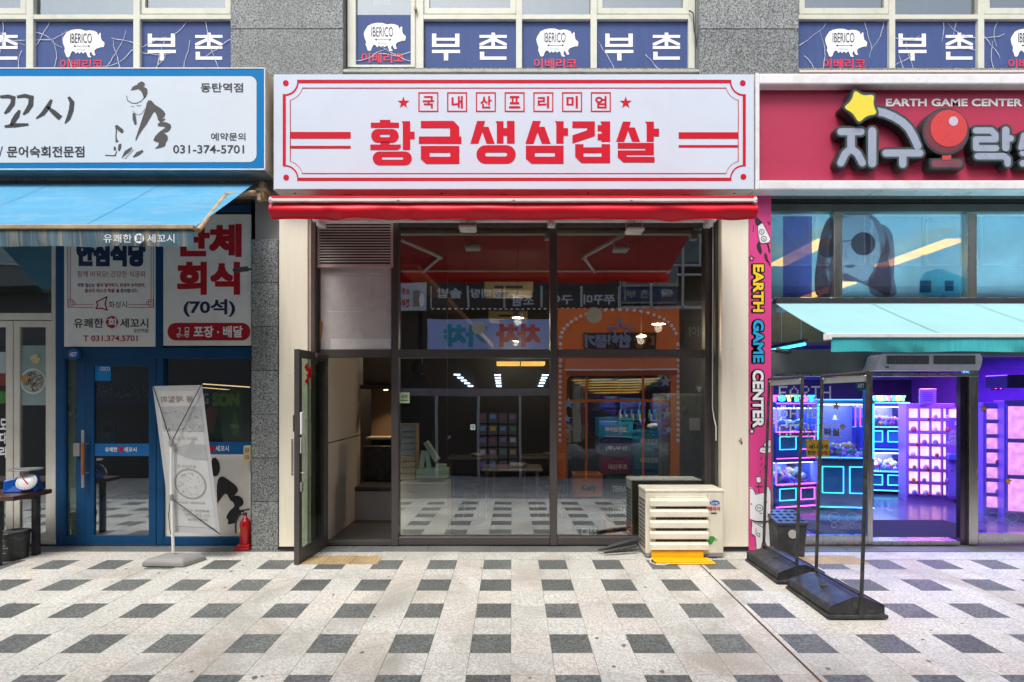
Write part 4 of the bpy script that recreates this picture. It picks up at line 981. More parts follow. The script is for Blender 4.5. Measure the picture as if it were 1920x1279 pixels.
# generic cartoon pig
doodle(PB, [[(40,805),(60,805),(76,835),(80,850),(150,838),(155,800),(175,800),(186,830),(186,1040),(150,1045),(90,1045),(42,1030),(42,830)],
            [(60,1045),(110,1040),(170,1050),(186,1100),(186,1200),(175,1240),(150,1190),(130,1190),(118,1240),(85,1240),(80,1150),(52,1130)],
            [(85,730),(118,730),(122,765),(104,775),(88,765)]],
  [[(42,815),(58,808),(76,835),(80,855),(150,838),(156,800),(175,800),(190,840)], [(42,1030),(90,1045),(150,1045),(186,1035)], [(55,1050),(52,1130),(80,1150),(88,1240)], [(118,1240),(130,1190),(150,1190),(165,1240)], [(66,1048),(130,1085),(165,1048),(66,1048)], [(85,1095),(85,1135),(110,1155),(112,1130),(95,1128)],
   [(107+26*math.cos(a*.52), 950+23*math.sin(a*.52)) for a in range(13)], [(110,985),(120,990),(130,985)], [(85,730),(118,730),(122,765),(104,775),(88,765),(85,730)], [(104,775),(106,850)], [(82,798),(135,800)], [(88,1050),(150,1053)], [(98,1060),(142,1063)]])
m = MB()
for c_ in ((53,922),(160,908),(99,948),(114,950)): m.fl(PB([(c_[0]+5*math.cos(a), c_[1]+6*math.sin(a)) for a in range(6)]), yq-.004)
ob('drawing', m, black_p, pb)
# ================================================================ RIGHT (ARCADE) SHOPFRONT
Y = 6.63
ar = thing('arcade_shopfront', 'stainless framed shopfront of the purple lit game arcade', 'shopfront', (5, Y, 0))
def sf(nm, x0, y0, x1, y1, Yo=0, D=.1, mat=None, bev=.004): return ob(nm, MB().pb(x0, y0, x1, y1, Y+Yo, D), mat or stainless, ar, bev=bev)
XE = 2140
hdr = M_('grey_green_header', (.17,.20,.19), .45, var=.2, sc=2, stain=.4)
sf('header_panel', 1446, 358, XE, 382, 0, .1, frame_in); sf('header_rail', 1446, 382.3, XE, 397, -.01, .1, hdr)
for a, b in ((1564,1580),(1814,1832),(2060,2080)): sf('mullion', a, 397, b, 558, -.004, .1)
sf('sill_rail', 1446, 558, XE, 562, -.02, .1)
for a, b in ((1446,1564),(1580,1814),(1832,2060)):
    sf('window_pane', a, 394, b, 559, .05, .008, G_('arcade_upper_glass', 'e6f2f4', 1.8, .10), 0)
film = G_('teal_window_graphic', 'e0e8ea', .2, .0, opaque=.4, ocol='a8ccd8')
film_d = G_('plum_window_graphic', 'c0a8b0', .2, .0, opaque=.45, ocol='7c6478')
film_f = G_('pale_face_graphic', 'd8ccd0', .2, .0, opaque=.35, ocol='b4a4b8')
yf_ = Y+.07
gr = ob('window_graphic', MB().pb(1446, 397, 2060, 558, yf_, .003), film, ar)
T3 = lambda l: [(1380+a/3.552, 360+b/3.552) for a, b in l]
ob('portrait_print', MB().fl(chaik(T3([(640,165),(600,185),(560,300),(545,430),(520,560),(530,700),(620,700),(690,600),(720,520),(1000,700),(1030,690),(1035,520),(1010,450),(1030,400),(1010,300),(960,200),(900,140),(760,140)]), 2), yf_-.004, [chaik(T3([(590,400),(600,330),(640,220),(720,170),(860,150),(920,200),(960,330),(960,420),(940,520),(890,590),(800,600),(700,590),(640,520)]), 2)]), film_d, ar)
ob('portrait_print', MB().fl(chaik(T3([(560,400),(600,380),(600,330),(640,220),(720,170),(860,150),(920,200),(960,330),(1000,400),(960,430),(940,520),(890,590),(800,600),(700,590),(640,520),(590,520),(555,460)]), 2), yf_-.006), film_f, ar)
sg = G_('sunglass_graphic', '8a7078', .2, .0, opaque=.45, ocol='2c2438')
m = MB().fl([(1380+(848+82*math.cos(a*.3))/3.552, 360+(345+78*math.sin(a*.3))/3.552) for a in range(21)], yf_-.008); m.fl([(1380+(605+55*math.cos(a*.3))/3.552, 360+(370+70*math.sin(a*.3))/3.552) for a in range(21)], yf_-.008)
m.line(T3([(660,340),(770,320)]), 1.5, yf_-.008)
ob('portrait_print', m, sg, ar)
ob('portrait_print', MB().fl(chaik(T3([(718,492),(745,482),(760,486),(775,481),(800,490),(775,505),(745,506)]), 1), yf_-.008).line(T3([(735,400),(728,430),(745,438)]), 1.2, yf_-.008), film_d, ar)
ob('portrait_print', MB().fl(chaik(T3([(870,590),(930,500),(985,380),(1000,300),(960,200),(1040,260),(1060,420),(1050,560),(1080,700),(900,700)]), 2), yf_-.003).fl(chaik(T3([(560,300),(600,190),(660,150),(620,300),(590,420),(600,560),(650,640),(640,700),(520,700),(530,480)]), 2), yf_-.003), film_d, ar)
ob('portrait_print', MB().fl(T3([(313,160),(505,160),(505,700),(313,700)]), yf_-.004), G_('violet_graphic', '8a80d0', .2, 0, opaque=.35, ocol='6468b4'), ar)
cyb = G_('cyan_graphic', 'a0dce8', .2, 0, opaque=.35, ocol='50b8d0')
ob('portrait_print', MB().fl(chaik(T3([(1220,600),(1260,530),(1360,510),(1440,540),(1540,580),(1540,700),(1220,700)]), 1), yf_-.005), cyb, ar)
ob('portrait_print', MB().fl(T3([(1225,590),(1300,590),(1300,670),(1225,670)]), yf_-.007).fl(T3([(1390,590),(1450,590),(1450,660),(1390,660)]), yf_-.007), G_('deep_blue_graphic', '7898b0', .2, 0, opaque=.35, ocol='17426e'), ar)
# lower zone
sf('transom_panel', 1446, 655, 1640, 704, .0, .1, hdr); sf('transom_rail', 1446, 700, 1836, 706, -.012, .1)
sf('transom_panel', 1640, 655, XE, 668, .02, .1, hdr)
sf('door_stile', 1627, 706, 1637, 1021, -.0, .1); sf('bottom_rail', 1446, 1005, 1627, 1021.5, -.002, .1); sf('corner_post', 1446, 706, 1450, 1005, 0, .08)
sf('door_post', 1801, 700, 1817, 1021, .03, .07, M_('dark_bronze_post', (.10,.07,.10), .2, metal=.8)); sf('door_post', 1817.5, 668, 1835, 1021.5, -.006, .12)
sf('bottom_rail', 1835.5, 1001, XE, 1019, 0, .1); sf('threshold', 1637, 1015, 1801, 1022, .0, .2)
sf('door_pane', 1450, 706, 1627, 1005, .05, .01, G_('arcade_door_glass', 'dce8ff', .8, .03), 0); sf('window_pane', 1835.5, 668, XE, 1001, .05, .01, G_('arcade_side_glass', 'dcdcff', .6, .02), 0)
sf('metal_panel', 1836, 640, XE, 656, .0, .08, hdr)
yd = Y+.045
# LED dot letters printed on the glass
FONT5 = {'E':'11111 10000 10000 11110 10000 10000 11111','A':'00100 01010 10001 10001 11111 10001 10001','R':'11110 10001 10001 11110 10100 10010 10001','T':'11111 00100 00100 00100 00100 00100 00100','H':'10001 10001 10001 11111 10001 10001 10001',
 'G':'01110 10001 10000 10011 10001 10001 01110','M':'10001 11011 10101 10101 10001 10001 10001','C':'01110 10001 10000 10000 10000 10001 01110','N':'10001 11001 10101 10101 10011 10001 10001'}
m = MB()
for row, (word, y0) in enumerate((('EARTH',724),('GAME',760),('CENTER',796))):
    for i, ch in enumerate(word):
        for r_, line_ in enumerate(FONT5[ch].split()):
            for c_, bit in enumerate(line_):
                if bit == '1': m.fr(1460.5+i*20.3+c_*3.35, y0+r_*3.5, 1460.5+i*20.3+c_*3.35+2.9, y0+r_*3.5+3.0, yd)
ob('dot_lettering', m, M_('frosted_dots', 'f2f4fa', .5), ar, kind='stuff')
lnw = M_('white_line_decal', 'b9bdd6', .5)
m = MB(); m.line([(1598+14*math.cos(a*.4), 845+14*math.sin(a*.4)) for a in range(17)], .7, yd); m.line([(1571,857),(1575,862),(1605,845),(1603,836),(1596,838)], .7, yd)
for cx_, cy_ in ((1492,888),): m.line([(cx_+24*math.cos(a*.35), cy_+10*math.sin(a*.35)+.35*24*math.cos(a*.35)) for a in range(19)], .8, yd); m.line([(cx_+10*math.cos(a*.5), cy_-6+7*math.sin(a*.5)) for a in range(14)], .8, yd)
for cx_ in (1564, 1598, 1861, 1898): # plain line doodles
    m.line([(cx_+11*math.cos(a*.4), 970+9*math.sin(a*.4)) for a in range(17)], .6, yd); m.line([(cx_+5*math.cos(a*.5), 985+5*math.sin(a*.5)) for a in range(14)], .6, yd)
ob('line_decal', m, lnw, ar, kind='stuff')
for cx_, cy_, r_ in ((1568,762,5.5),(1503,792,5),(1580,800,5),(1518,834,9),(1845,766,6),(1890,902,6)):
    o = ob('star_decal', MB().fl(star(cx_, cy_, r_, .55, -80), yd-.002), M_('star_gold', 'e8ac26', .5), ar); ob('star_outline', MB().fl(star(cx_, cy_, r_+1.6, .55, -80), yd-.001), black_p, o)
o = ob('price_sticker', MB().fr(1512, 824, 1555, 857, yd-.0005), M_('sticker_yellow', 'e2bb2c', .5), ar)
ob('lettering', MB().text('하나에게', (1517, 834, 1552, 842), yd-.003, bold=.03).text('한판', (1514, 845, 1530, 853), yd-.003, bold=.03), black_p, o); ob('lettering', MB().text('500원', (1532, 845, 1552, 853), yd-.003, bold=.03), dkred_p, o)
m = MB().text('지구', (1496, 805, 1526, 818), yd-.002, bold=.05); m.text('락실', (1545, 803, 1574, 818), yd-.002, bold=.05); ob('lettering', m, M_('decal_grey', '5f6a7d', .5), ar)
ob('badge', MB().fl(disc(1614, 723, 10), yd-.001), M_('adt_teal', '1f6a72', .5), ar); ob('lettering', MB().text('ADT', (1608, 719.5, 1620.5, 727), yd-.003, bold=.03), white_p, ar)
# air curtain
ac_ = thing('air_curtain', 'white air curtain unit with two black grilles above the arcade entrance', 'air curtain', (X(1741,6.35), 6.45, Z(694,6.35)))
YA = 6.38
prof = [(1640,694),(1645,683),(1650,668),(1656,664),(1838,664),(1842,672),(1840,684),(1836,694)]
ob('housing', MB().prism([(X(a,YA),Z(b,YA)) for a, b in prof], YA, 6.6), white_metal, ac_, bev=.012, seg=2)
for a, b in ((1663,1742),(1751,1829)):
    gk = ob('grille', MB().pb(a, 667, b, 683, YA-.006, .01), blackp, ac_)
    m = MB()
    for k in range(26): x_ = a+(b-a)*(k+.5)/26; m.pb(x_-.35, 667.5, x_+.35, 682.5, YA-.012, .006)
    for k in range(5): m.pb(a, 669+k*3, b, 669.5+k*3, YA-.011, .005)
    ob('grille_fins', m, greyp, gk, kind='stuff')
ob('indicator', MB().pb(1660, 687, 1667, 690, YA-.004, .005), blue_sign, ac_)
# arcade mat
ob('door_mat', MB().box(4.0, 6.3, 6.95, 8.0, .002, .014), M_('dark_blue_mat', (.012,.014,.03), .95, var=.3, sc=30), label='dark blue mat just inside the arcade entrance', cat='mat', bev=.004)

# ================================================================ STREET OBJECTS
def gp_(px, py):                            # ground point under a photo pixel
    Yg_ = 2024/(py-718); return X(px, Yg_), Yg_
# ---- air conditioner outdoor unit
YF = 6.14
z0 = gz(YF)+.02; zt = Z(920, YF); x0, x1 = X(1211,YF), X(1358,YF); yb_ = YF+.36
ac = thing('air_conditioner', 'cream outdoor air conditioner unit with wide horizontal louvres', 'air conditioner', ((x0+x1)/2, YF+.18, gz(YF+.18)))
acm = M_('cream_ac_casing', 'e6dfcd', .4, var=.05, sc=3, stain=.3, stsc=4, stcol=(.40,.34,.26))
ob('casing', MB().box(x0, x1, YF+.012, yb_, z0+.03, zt), acm, ac, bev=.018, seg=3)
ob('lid', MB().box(x0-.006, x1+.006, YF+.004, yb_+.006, zt-.02, zt+.012), acm, ac, bev=.012, seg=2)
ob('base_tray', MB().box(x0+.005, x1-.005, YF+.02, yb_-.01, z0, z0+.035), greyp, ac)
for xx in (x0+.08, x1-.14):
    ob('foot', MB().box(xx, xx+.06, YF+.0, yb_+.01, gz(YF)-.01, z0), blackp, ac)
hx0, hx1 = X(1232,YF), X(1325,YF)
ob('grille_recess', MB().prism([(hx0-.03, Z(1036,YF)), (hx1+.005, Z(1036,YF)), (hx1+.005, Z(932,YF)), (hx0-.03, Z(932,YF))], YF-.012, YF+.02, [[(hx0-.018, Z(1031,YF)), (hx1-.004, Z(1031,YF)), (hx1-.004, Z(936,YF)), (hx0-.018, Z(936,YF))]]), acm, ac, bev=.003)
ob('fan_cavity', MB().box(hx0-.02, hx1, YF-.004, YF+.014, Z(1032,YF), Z(935,YF)), M_('cavity_grey', (.12,.12,.11), .6), ac)
cz_ = (Z(1031,YF)+Z(936,YF))/2; cxf = (hx0+hx1)/2-.01
m = MB()
for rr_i in range(1, 7):
    r_ = .045*rr_i; pts = [(cxf+r_*math.cos(a*math.pi/12), YF-.008, cz_+r_*math.sin(a*math.pi/12)) for a in range(25)]
    m.tube(pts, .0025, 4, False)
ob('fan_guard', m, greyp, ac, kind='stuff')
ob('fan_hub', MB().lathe([(.002,-.012),(.05,-.012),(.055,0)], (cxf, YF-.012, cz_), 16, Matrix.Rotation(R(90), 3, 'X')), greyp, ac)
lxa, lxb = X(1217,YF), X(1326,YF)
for i, py in enumerate((941, 961, 981.5, 1002, 1022.5)):
    zc = Z(py, YF)
    vs = []
    prof = [(-.035,-.046),(-.054,-.036),(-.052,.016),(-.025,.046),(-.018,.042),(-.040,.014),(-.042,-.032),(-.030,-.040)]
    m = MB(); n_ = len(prof); vs = [(xx, YF+a, zc+b) for xx in (lxa, lxb) for a, b in prof]
    m.add(vs, [tuple(range(n_))[::-1], tuple(range(n_, 2*n_))]+[(k, (k+1)%n_, n_+(k+1)%n_, n_+k) for k in range(n_)])
    ob('louvre', m, acm, ac)
m = MB()
for zz in range(11):
    for yy in range(6):
        pass
side = MB(); sx = x0-.002
for k in range(12):
    for q in range(5):
        ya_, za_ = YF+.05+q*.055, z0+.08+k*.047
        side.add([(sx,ya_,za_),(sx,ya_+.042,za_),(sx,ya_+.042,za_+.032),(sx,ya_,za_+.032)], [(0,1,2,3)])
ob('side_fins', side, blackp, ac, kind='stuff')
ob('refrigerant_pipe', MB().tube([(x1-.06, yb_-.02, z0+.12), (x1+.05, yb_+.0, z0+.10), (x1+.09, yb_+.04, z0+.02), (x1+.02, yb_+.10, gz(6.5)+.02)], .016, 8), whitep, ac)
ob('service_cover', MB().box(x1-.002, x1+.014, YF+.12, YF+.30, z0+.16, z0+.40), acm, ac, bev=.004)
ob('seam_line', MB().box(hx1+.012, hx1+.016, YF+.010, YF+.014, z0+.04, zt-.03), greyp, ac)
ob('logo', MB().fl([(1340+9.5*math.cos(a*.35), 943+4.8*math.sin(a*.35)) for a in range(18)], YF+.009), M_('logo_blue', '1d5fae', .4), ac)
ob('lettering', MB().text('Carrier', (1333, 940, 1347, 946), YF+.006, bold=.01), white_p, ac)
ob('lettering', MB().text('캐리어', (1328, 950, 1350, 958.5), YF+.009, bold=.04), dkred_p, ac)
ob('rating_plate', MB().fr(1333, 961, 1344, 964, YF+.009), frame_in, ac)
m = MB().fl(arc(1334, 1013, 8, 180, 340, 8)+[(1334,1021),(1326,1021)], YF+.009); m.text('ECO', (1336,1010,1345,1015), YF+.008, bold=.03)
ob('eco_label', m, M_('eco_green', '3f9a3a', .4), ac)
ob('yellow_pan', MB().box(X(1221,YF), X(1318,YF), YF-.03, YF+.01, Z(1046,YF), Z(1031,YF)), M_('yellow_plastic', 'f0b81a', .4, var=.1, stain=.2), ac, bev=.006)
yx = MB(); a0 = X(1224,6.0); 
yb2 = ob('yellow_board', MB().box(X(1228,6.0), X(1338,6.0), 5.93, 6.08, gz(6.0)+.002, gz(6.0)+.018).box(X(1225,6.0), X(1334,6.0), 5.96, 6.1, gz(6.0)+.019, gz(6.0)+.032), M_('yellow_sheet', 'f5bd12', .45, var=.08, sc=3, stain=.15), label='bright yellow folded plastic board lying under the air conditioner', cat='board', bev=.004, kind=None)
m = MB().tube([(X(1222,6.0),6.02,gz(6)+.05),(X(1218,6.0),5.98,gz(6)+.015),(X(1226,6.0),5.9,gz(6)+.012),(X(1240,6.0),5.88,gz(6)+.012),(X(1250,6.0),5.93,gz(6)+.012)], .006, 6)
ob('cord', m, whitep, label='thin white cord curled beside the yellow board', cat='cord')
# black folded thing
m = MB(); gzz = gz(6.3)
m.box(X(1126,6.3), X(1190,6.3), 6.27, 6.38, gzz+.005, gzz+.05)
fold = thing('folded_umbrella', 'black folded parasol lying against the shopfront beside the air conditioner', 'umbrella', (X(1160,6.35), 6.35, gzz))
ob('canopy', MB().tube([(X(1124,6.35),6.3,.045),(X(1145,6.35),6.33,.07),(X(1170,6.35),6.36,.10),(X(1196,6.35),6.4,.13)], [.016,.028,.034,.028], 8), blackp, fold)
ob('canopy', MB().tube([(X(1130,6.35),6.24,.03),(X(1160,6.35),6.27,.06),(X(1192,6.35),6.3,.09)], [.012,.02,.018], 8), blackp, fold)
ob('shaft', MB().tube([(X(1120,6.35),6.3,.04),(X(1205,6.35),6.4,.15)], .01, 6), steel_dk, fold)
# white drop cable on the jamb
ob('drop_cable', MB().tube([(X(1337,6.56),6.56,Z(415,6.56)),(X(1336.5,6.56),6.56,Z(600,6.56)),(X(1336,6.56),6.56,Z(765,6.56)),(X(1339,6.5),6.5,Z(785,6.5)),(X(1342.5,6.45),6.45,Z(800,6.45)),(X(1342.5,6.45),6.45,Z(826,6.45))], .007, 6), whitep, mf)
# ---- two partition stands
vinyl = G_('clear_vinyl', 'fdfefe', .05, .0, opaque=.015, ocol='a9b2ba')
def stand(label, xc, y0, y1, xp, loc):
    g0 = gz((y0+y1)/2); t = thing('partition_stand', label, 'stand', (xc, (y0+y1)/2, g0), 0, 'black weighted frames holding clear vinyl sheets')
    hw = .225; zb = g0+.004
    ob('tray', MB().box(xc-hw-.02, xc+hw+.03, y0-.02, y1+.02, zb, zb+.03), blackp, t, bev=.006)
    pr = [(xc-hw, zb+.03), (xc+hw, zb+.03), (xc+hw, zb+.10), (xc+hw*.15+.02, zb+.165), (xc-.02, zb+.165), (xc-hw, zb+.10)]
    m = MB().prism(pr, y0, y1); ob('weight_cover', m, blackp, t, bev=.014, seg=3)
    ob('carry_slot', MB().box(xc-.11, xc-.03, (y0+y1)/2-.012, (y0+y1)/2+.012, zb+.145, zb+.162), frame_in, t, bev=.004)
    ob('tie_rod', MB().tube([(xp, y0+.02, zb+.19), (xp, y1-.02, zb+.19)], .012, 8), blackp, t)
    top = 2.0; lean = .065
    for yy in (y0-.0, y1):
        ob('pole', MB().tube([(xp, yy, zb+.03), (xp+lean, yy, top)], .015, 10), blackp, t)
        ob('clamp', MB().lathe([(.03,0),(.034,.03),(.02,.08),(.018,.12)], (xp, yy, zb+.02), 10), steel_dk, t)
    ob('top_rail', MB().tube([(xp+lean, y0, top), (xp+lean, y1, top)], .014, 8), blackp, t)
    for yy in (y0+.03, y1-.03): ob('hook', MB().sph((xp+lean-.006, yy, top-.03), .014, 8), alu, t)
    ob('vinyl_sheet', MB().add([(xp+lean*.1, y0+.02, .30), (xp+lean*.1, y1-.02, .30), (xp+lean, y1-.02, top-.02), (xp+lean, y0+.02, top-.02)], [(0,1,2,3)]), vinyl, t)
    ob('sheet_hem', MB().add([(xp+lean*.965, y0+.02, top-.075), (xp+lean*.965, y1-.02, top-.075), (xp+lean-.002, y1-.02, top-.02), (xp+lean-.002, y0+.02, top-.02)], [(0,1,2,3)]), M_('hem_grey', 'a0a8a6', .6), t)
stand('black partition frame standing nearer on the paving, its full base in the open', 2.87, 4.56, 5.24, 2.905, 0)
stand('black partition frame standing just behind another, close to the dark bin', 2.83, 5.36, 6.06, 2.78, 0)
# ---- dark bin for umbrellas
bx0, bx1, by0, by1 = X(1458,6.18), X(1514,6.18), 6.18, 6.50
bg_ = gz(6.3); bn = thing('umbrella_bin', 'dark grey plastic bin with slotted lid and round white badge', 'bin', ((bx0+bx1)/2, (by0+by1)/2, bg_))
zt = Z(982, 6.18)
m = MB().add([(bx0+.02,by0+.02,bg_),(bx1-.02,by0+.02,bg_),(bx1-.02,by1-.02,bg_),(bx0+.02,by1-.02,bg_),(bx0,by0,zt),(bx1,by0,zt),(bx1,by1,zt),(bx0,by1,zt)], [(0,1,5,4),(1,2,6,5),(2,3,7,6),(3,0,4,7),(4,5,6,7),(0,3,2,1)])
ob('bin_body', m, blackp, bn, bev=.008)
# sloped lid with slots
zl1 = zt+.0; zl2 = zt+.085
def lidp(u, v, h=0): return (bx0-.012+(bx1-bx0+.024)*u, by0-.012+(by1-by0+.02)*v, zl1+(zl2-zl1)*v+h)
m = MB().add([lidp(0,0,-.02),lidp(1,0,-.02),lidp(1,1,-.02),lidp(0,1,-.02),lidp(0,0,.012),lidp(1,0,.012),lidp(1,1,.012),lidp(0,1,.012)], [(0,1,5,4),(1,2,6,5),(2,3,7,6),(3,0,4,7),(4,5,6,7),(0,3,2,1)])
ob('lid', m, M_('lid_black', (.04,.042,.044), .4, var=.1), bn, bev=.005)
m = MB()
for i in range(4):
    for k in range(4):
        u, v = .08+.235*i+.0*k, .1+.22*k; a = .085
        m.add([lidp(u+a+a*math.cos(q*.7), v+.055+.06*math.sin(q*.7), .0145) for q in range(9)], [tuple(range(9))])
ob('slot', m, M_('slot_black', (.004,.004,.004), .9), bn, kind='stuff')
ob('round_badge', MB().prism(disc(1486.5, 1002, 8), by0-.008, by0+.01, px=True), M_('badge_grey', 'bdb9b0', .5), bn)
# ---- banner stand, left
bs = thing('banner_stand', 'translucent leaning banner seen from behind on a white pole and grey base', 'banner stand', (X(325,5.95), 5.95, gz(5.95)))
x_, y_b = gp_(325, 1046); gb = gz(5.98)
bm_ = MB(); hw = [(X(272,5.92),5.86),(X(352,5.92),5.84),(X(378,6.0),6.10),(X(300,6.0),6.14)]
T_ = lambda s_, z_: [(bs.location.x+(a-bs.location.x)*s_, 5.98+(b-5.98)*s_, z_) for a, b in hw]
vs = T_(1.0, gb+.002)+T_(1.0, gb+.05)+T_(.82, gb+.085)+T_(.3, gb+.10)
fs = [(0,3,2,1)]+[(i*4+k, i*4+(k+1)%4, i*4+4+(k+1)%4, i*4+4+k) for i in range(3) for k in range(4)]+[(12,13,14,15)]
ob('base', bm_.add(vs, fs), greyp, bs, bev=.012, seg=2)
Yb = 5.98
P3 = lambda px, py, Y_=Yb: Vector((X(px,Y_), Y_, Z(py,Y_)))
ob('pole', MB().tube([P3(325,1036), P3(321,905)], .0155, 12).tube([P3(321,905), P3(321,832)], .012, 12), whitep, bs)
for py in (830, 932): ob('pole_clamp', MB().tube([P3(321,py-5), P3(321,py+6)], .024, 10), greyp, bs)
ob('arm', MB().tube([P3(320,828), P3(287,723,6.0)], .005, 6), steel_dk, bs); ob('arm', MB().tube([P3(322,828), P3(378,720,6.0)], .005, 6), steel_dk, bs)
ob('arm', MB().tube([P3(322,935), P3(413,1002,6.03)], .005, 6), steel_dk, bs); ob('cord', MB().tube([P3(320,935), P3(316,965), P3(318,990), P3(321,1003)], .004, 6), steel_dk, bs)
Yc = 6.03
bann = M_('banner_back', 'adaeb0', .7, var=.04, sc=1.5); bnt = bann.node_tree
cor = [(286,724),(379,722),(413,1003),(321,998)]
cloth = MB(); n = 16; vs = []
def bil(u, v, Y_=Yc):
    a = cor[0]; b = cor[1]; c = cor[2]; d_ = cor[3]
    px = (a[0]*(1-u)+b[0]*u)*(1-v)+(d_[0]*(1-u)+c[0]*u)*v; py = (a[1]*(1-u)+b[1]*u)*(1-v)+(d_[1]*(1-u)+c[1]*u)*v
    return (X(px,Y_), Y_+.002*math.sin(v*3.1)*math.sin(u*3.1+1), Z(py,Y_))
for j in range(n+1):
    for i in range(n+1): vs.append(bil(i/n, j/n))
bc = ob('banner_cloth', cloth.add(vs, [(j*(n+1)+i, j*(n+1)+i+1, (j+1)*(n+1)+i+1, (j+1)*(n+1)+i) for j in range(n) for i in range(n)], True), bann, bs)
def onb(mb):                                # flat art drawn in a 100 x 300 frame, laid on the leaning cloth
    mb.v = [(lambda q: (q[0], q[1]-.004-(.012 if False else 0)+p[1], q[2]))(bil(p[0], p[2])) for p in mb.v]; return mb
def bt(s, u0, v0, u1, v1, bold=.02, off=0.0):
    vs_, fs_ = text_mesh(s, bold); x0_ = min(v[0] for v in vs_); x1_ = max(v[0] for v in vs_); y0_ = min(v[1] for v in vs_); y1_ = max(v[1] for v in vs_)
    return MB().add([(u1-(u1-u0)*(a-x0_)/(x1_-x0_), off, v1-(v1-v0)*(b-y0_)/(y1_-y0_)) for a, b, c in vs_], fs_)
bgr = M_('show_through_print', '8d8f92', .7); bgl = M_('show_through_light', 'b9bab9', .7, var=.08, sc=8); bgm = M_('show_through_mid', '9d9fa0', .7, var=.15, sc=10)
def poly(pts, off=0): return MB().add([(a, off, b) for a, b in pts], [tuple(range(len(pts)))])
def ell(cu, cv, ru, rv, n=20): return [(cu+ru*math.cos(2*math.pi*i/n), cv+rv*math.sin(2*math.pi*i/n)) for i in range(n)]
ob('print_panel', onb(poly([(.07,.035),(.9,.035),(.93,.955),(.10,.955)], .001)), bgl, bc)
ob('lettering', onb(bt('봄 제철회', .14, .07, .80, .115, .03, -.001)), M_('faded_brown_print', '8f8480', .7), bc)
ob('food_print', onb(poly([(.10,.14),(.93,.14),(.93,.31),(.10,.31)], -.0005)), bgm, bc)
rr = random.Random(5); m = MB()
for k in range(46):
    cu, cv = .15+.7*rr.random(), .155+.14*rr.random(); m.v += []; a = rr.uniform(0, 6.28); m.add([(cu+.05*math.cos(a+q), -.0015-.0002*k%1, cv+.014*math.sin(a+q)) for q in (0, .4, .8, 1.3)]+[(cu+.04*math.cos(a+q), -.0015, cv+.010*math.sin(a+q)) for q in (1.3, .8, .4, 0)], [tuple(range(8))])
ob('food_print', onb(m), bgl, bc, kind='stuff')
ob('lettering', onb(bt('도다리 회.세꼬시', .22, .345, .78, .37, .01, -.001)), bgr, bc)
ob('fish_print', onb(poly([(.28,.435),(.36,.415),(.5,.40),(.6,.395),(.68,.36),(.72,.355),(.70,.395),(.93,.40),(.93,.50),(.7,.50),(.5,.49),(.35,.465)], -.001)), bgm, bc)
ob('lettering', onb(bt('보리숭어 회', .30, .535, .68, .56, .01, -.001)), bgr, bc)
ob('food_print', onb(poly(ell(.52, .665, .33, .105), -.001)), bgr, bc); ob('food_print', onb(poly(ell(.52, .665, .29, .092), -.0015)), bgl, bc)
m = MB()
for k in range(40):
    a = rr.uniform(0, 6.28); d_ = math.sqrt(rr.random()); cu, cv = .52+.24*d_*math.cos(a), .665+.075*d_*math.sin(a); m.add([(cu+.05*math.cos(a+q), -.003, cv+.012*math.sin(a+q)) for q in (0, .5, 1, 1.5)]+[(cu+.035*math.cos(a+q), -.003, cv+.009*math.sin(a+q)) for q in (1.5, 1, .5, 0)], [tuple(range(8))])
ob('food_print', onb(m), bgm, bc, kind='stuff')
ob('lettering', onb(bt('도다리회·세꼬시', .22, .785, .78, .80, .03, -.001)), bgr, bc); ob('lettering', onb(bt('유쾌한회 세꼬시', .30, .835, .84, .855, .01, -.001)), bgr, bc)
ob('lettering', onb(bt('031-374-5701', .34, .865, .84, .885, .01, -.001)), bgr, bc); ob('lettering', onb(bt('예약 및 포장가능', .38, .895, .80, .915, .01, -.001)), bgr, bc)
# ---- fire extinguisher
fx, fy = X(460,6.5), 6.5; fe = thing('fire_extinguisher', 'small red fire extinguisher in a red stand beside the granite pillar', 'fire extinguisher', (fx, fy, -.0))
redm = M_('extinguisher_red', 'c0151b', .3, var=.06, coat=.3)
ob('cylinder', MB().lathe([(.005,.05),(.055,.05),(.062,.06),(.062,.29),(.055,.33),(.032,.36),(.02,.37),(.02,.40),(.004,.40)], (fx, fy, 0), 20), redm, fe)
ob('stand', MB().box(fx-.10, fx+.08, fy-.09, fy+.08, 0, .035).box(fx-.07, fx+.07, fy-.07, fy+.07, .035, .065), redm, fe, bev=.008)
ob('valve', MB().tube([(fx,fy,.39),(fx,fy,.43)], .02, 8), blackp, fe); ob('handle', MB().tube([(fx-.01,fy-.01,.44),(fx-.045,fy-.03,.46),(fx+.06,fy-.02,.475)], .011, 6), blackp, fe)
ob('hose', MB().tube([(fx-.01,fy-.02,.42),(fx-.07,fy-.04,.40),(fx-.09,fy-.05,.3),(fx-.085,fy-.06,.2)], .010, 6), blackp, fe); ob('label_plate', MB().box(fx-.055, fx-.03, fy-.062, fy-.05, .2, .26), M_('yellowish_label', 'c9b36a', .6), fe)
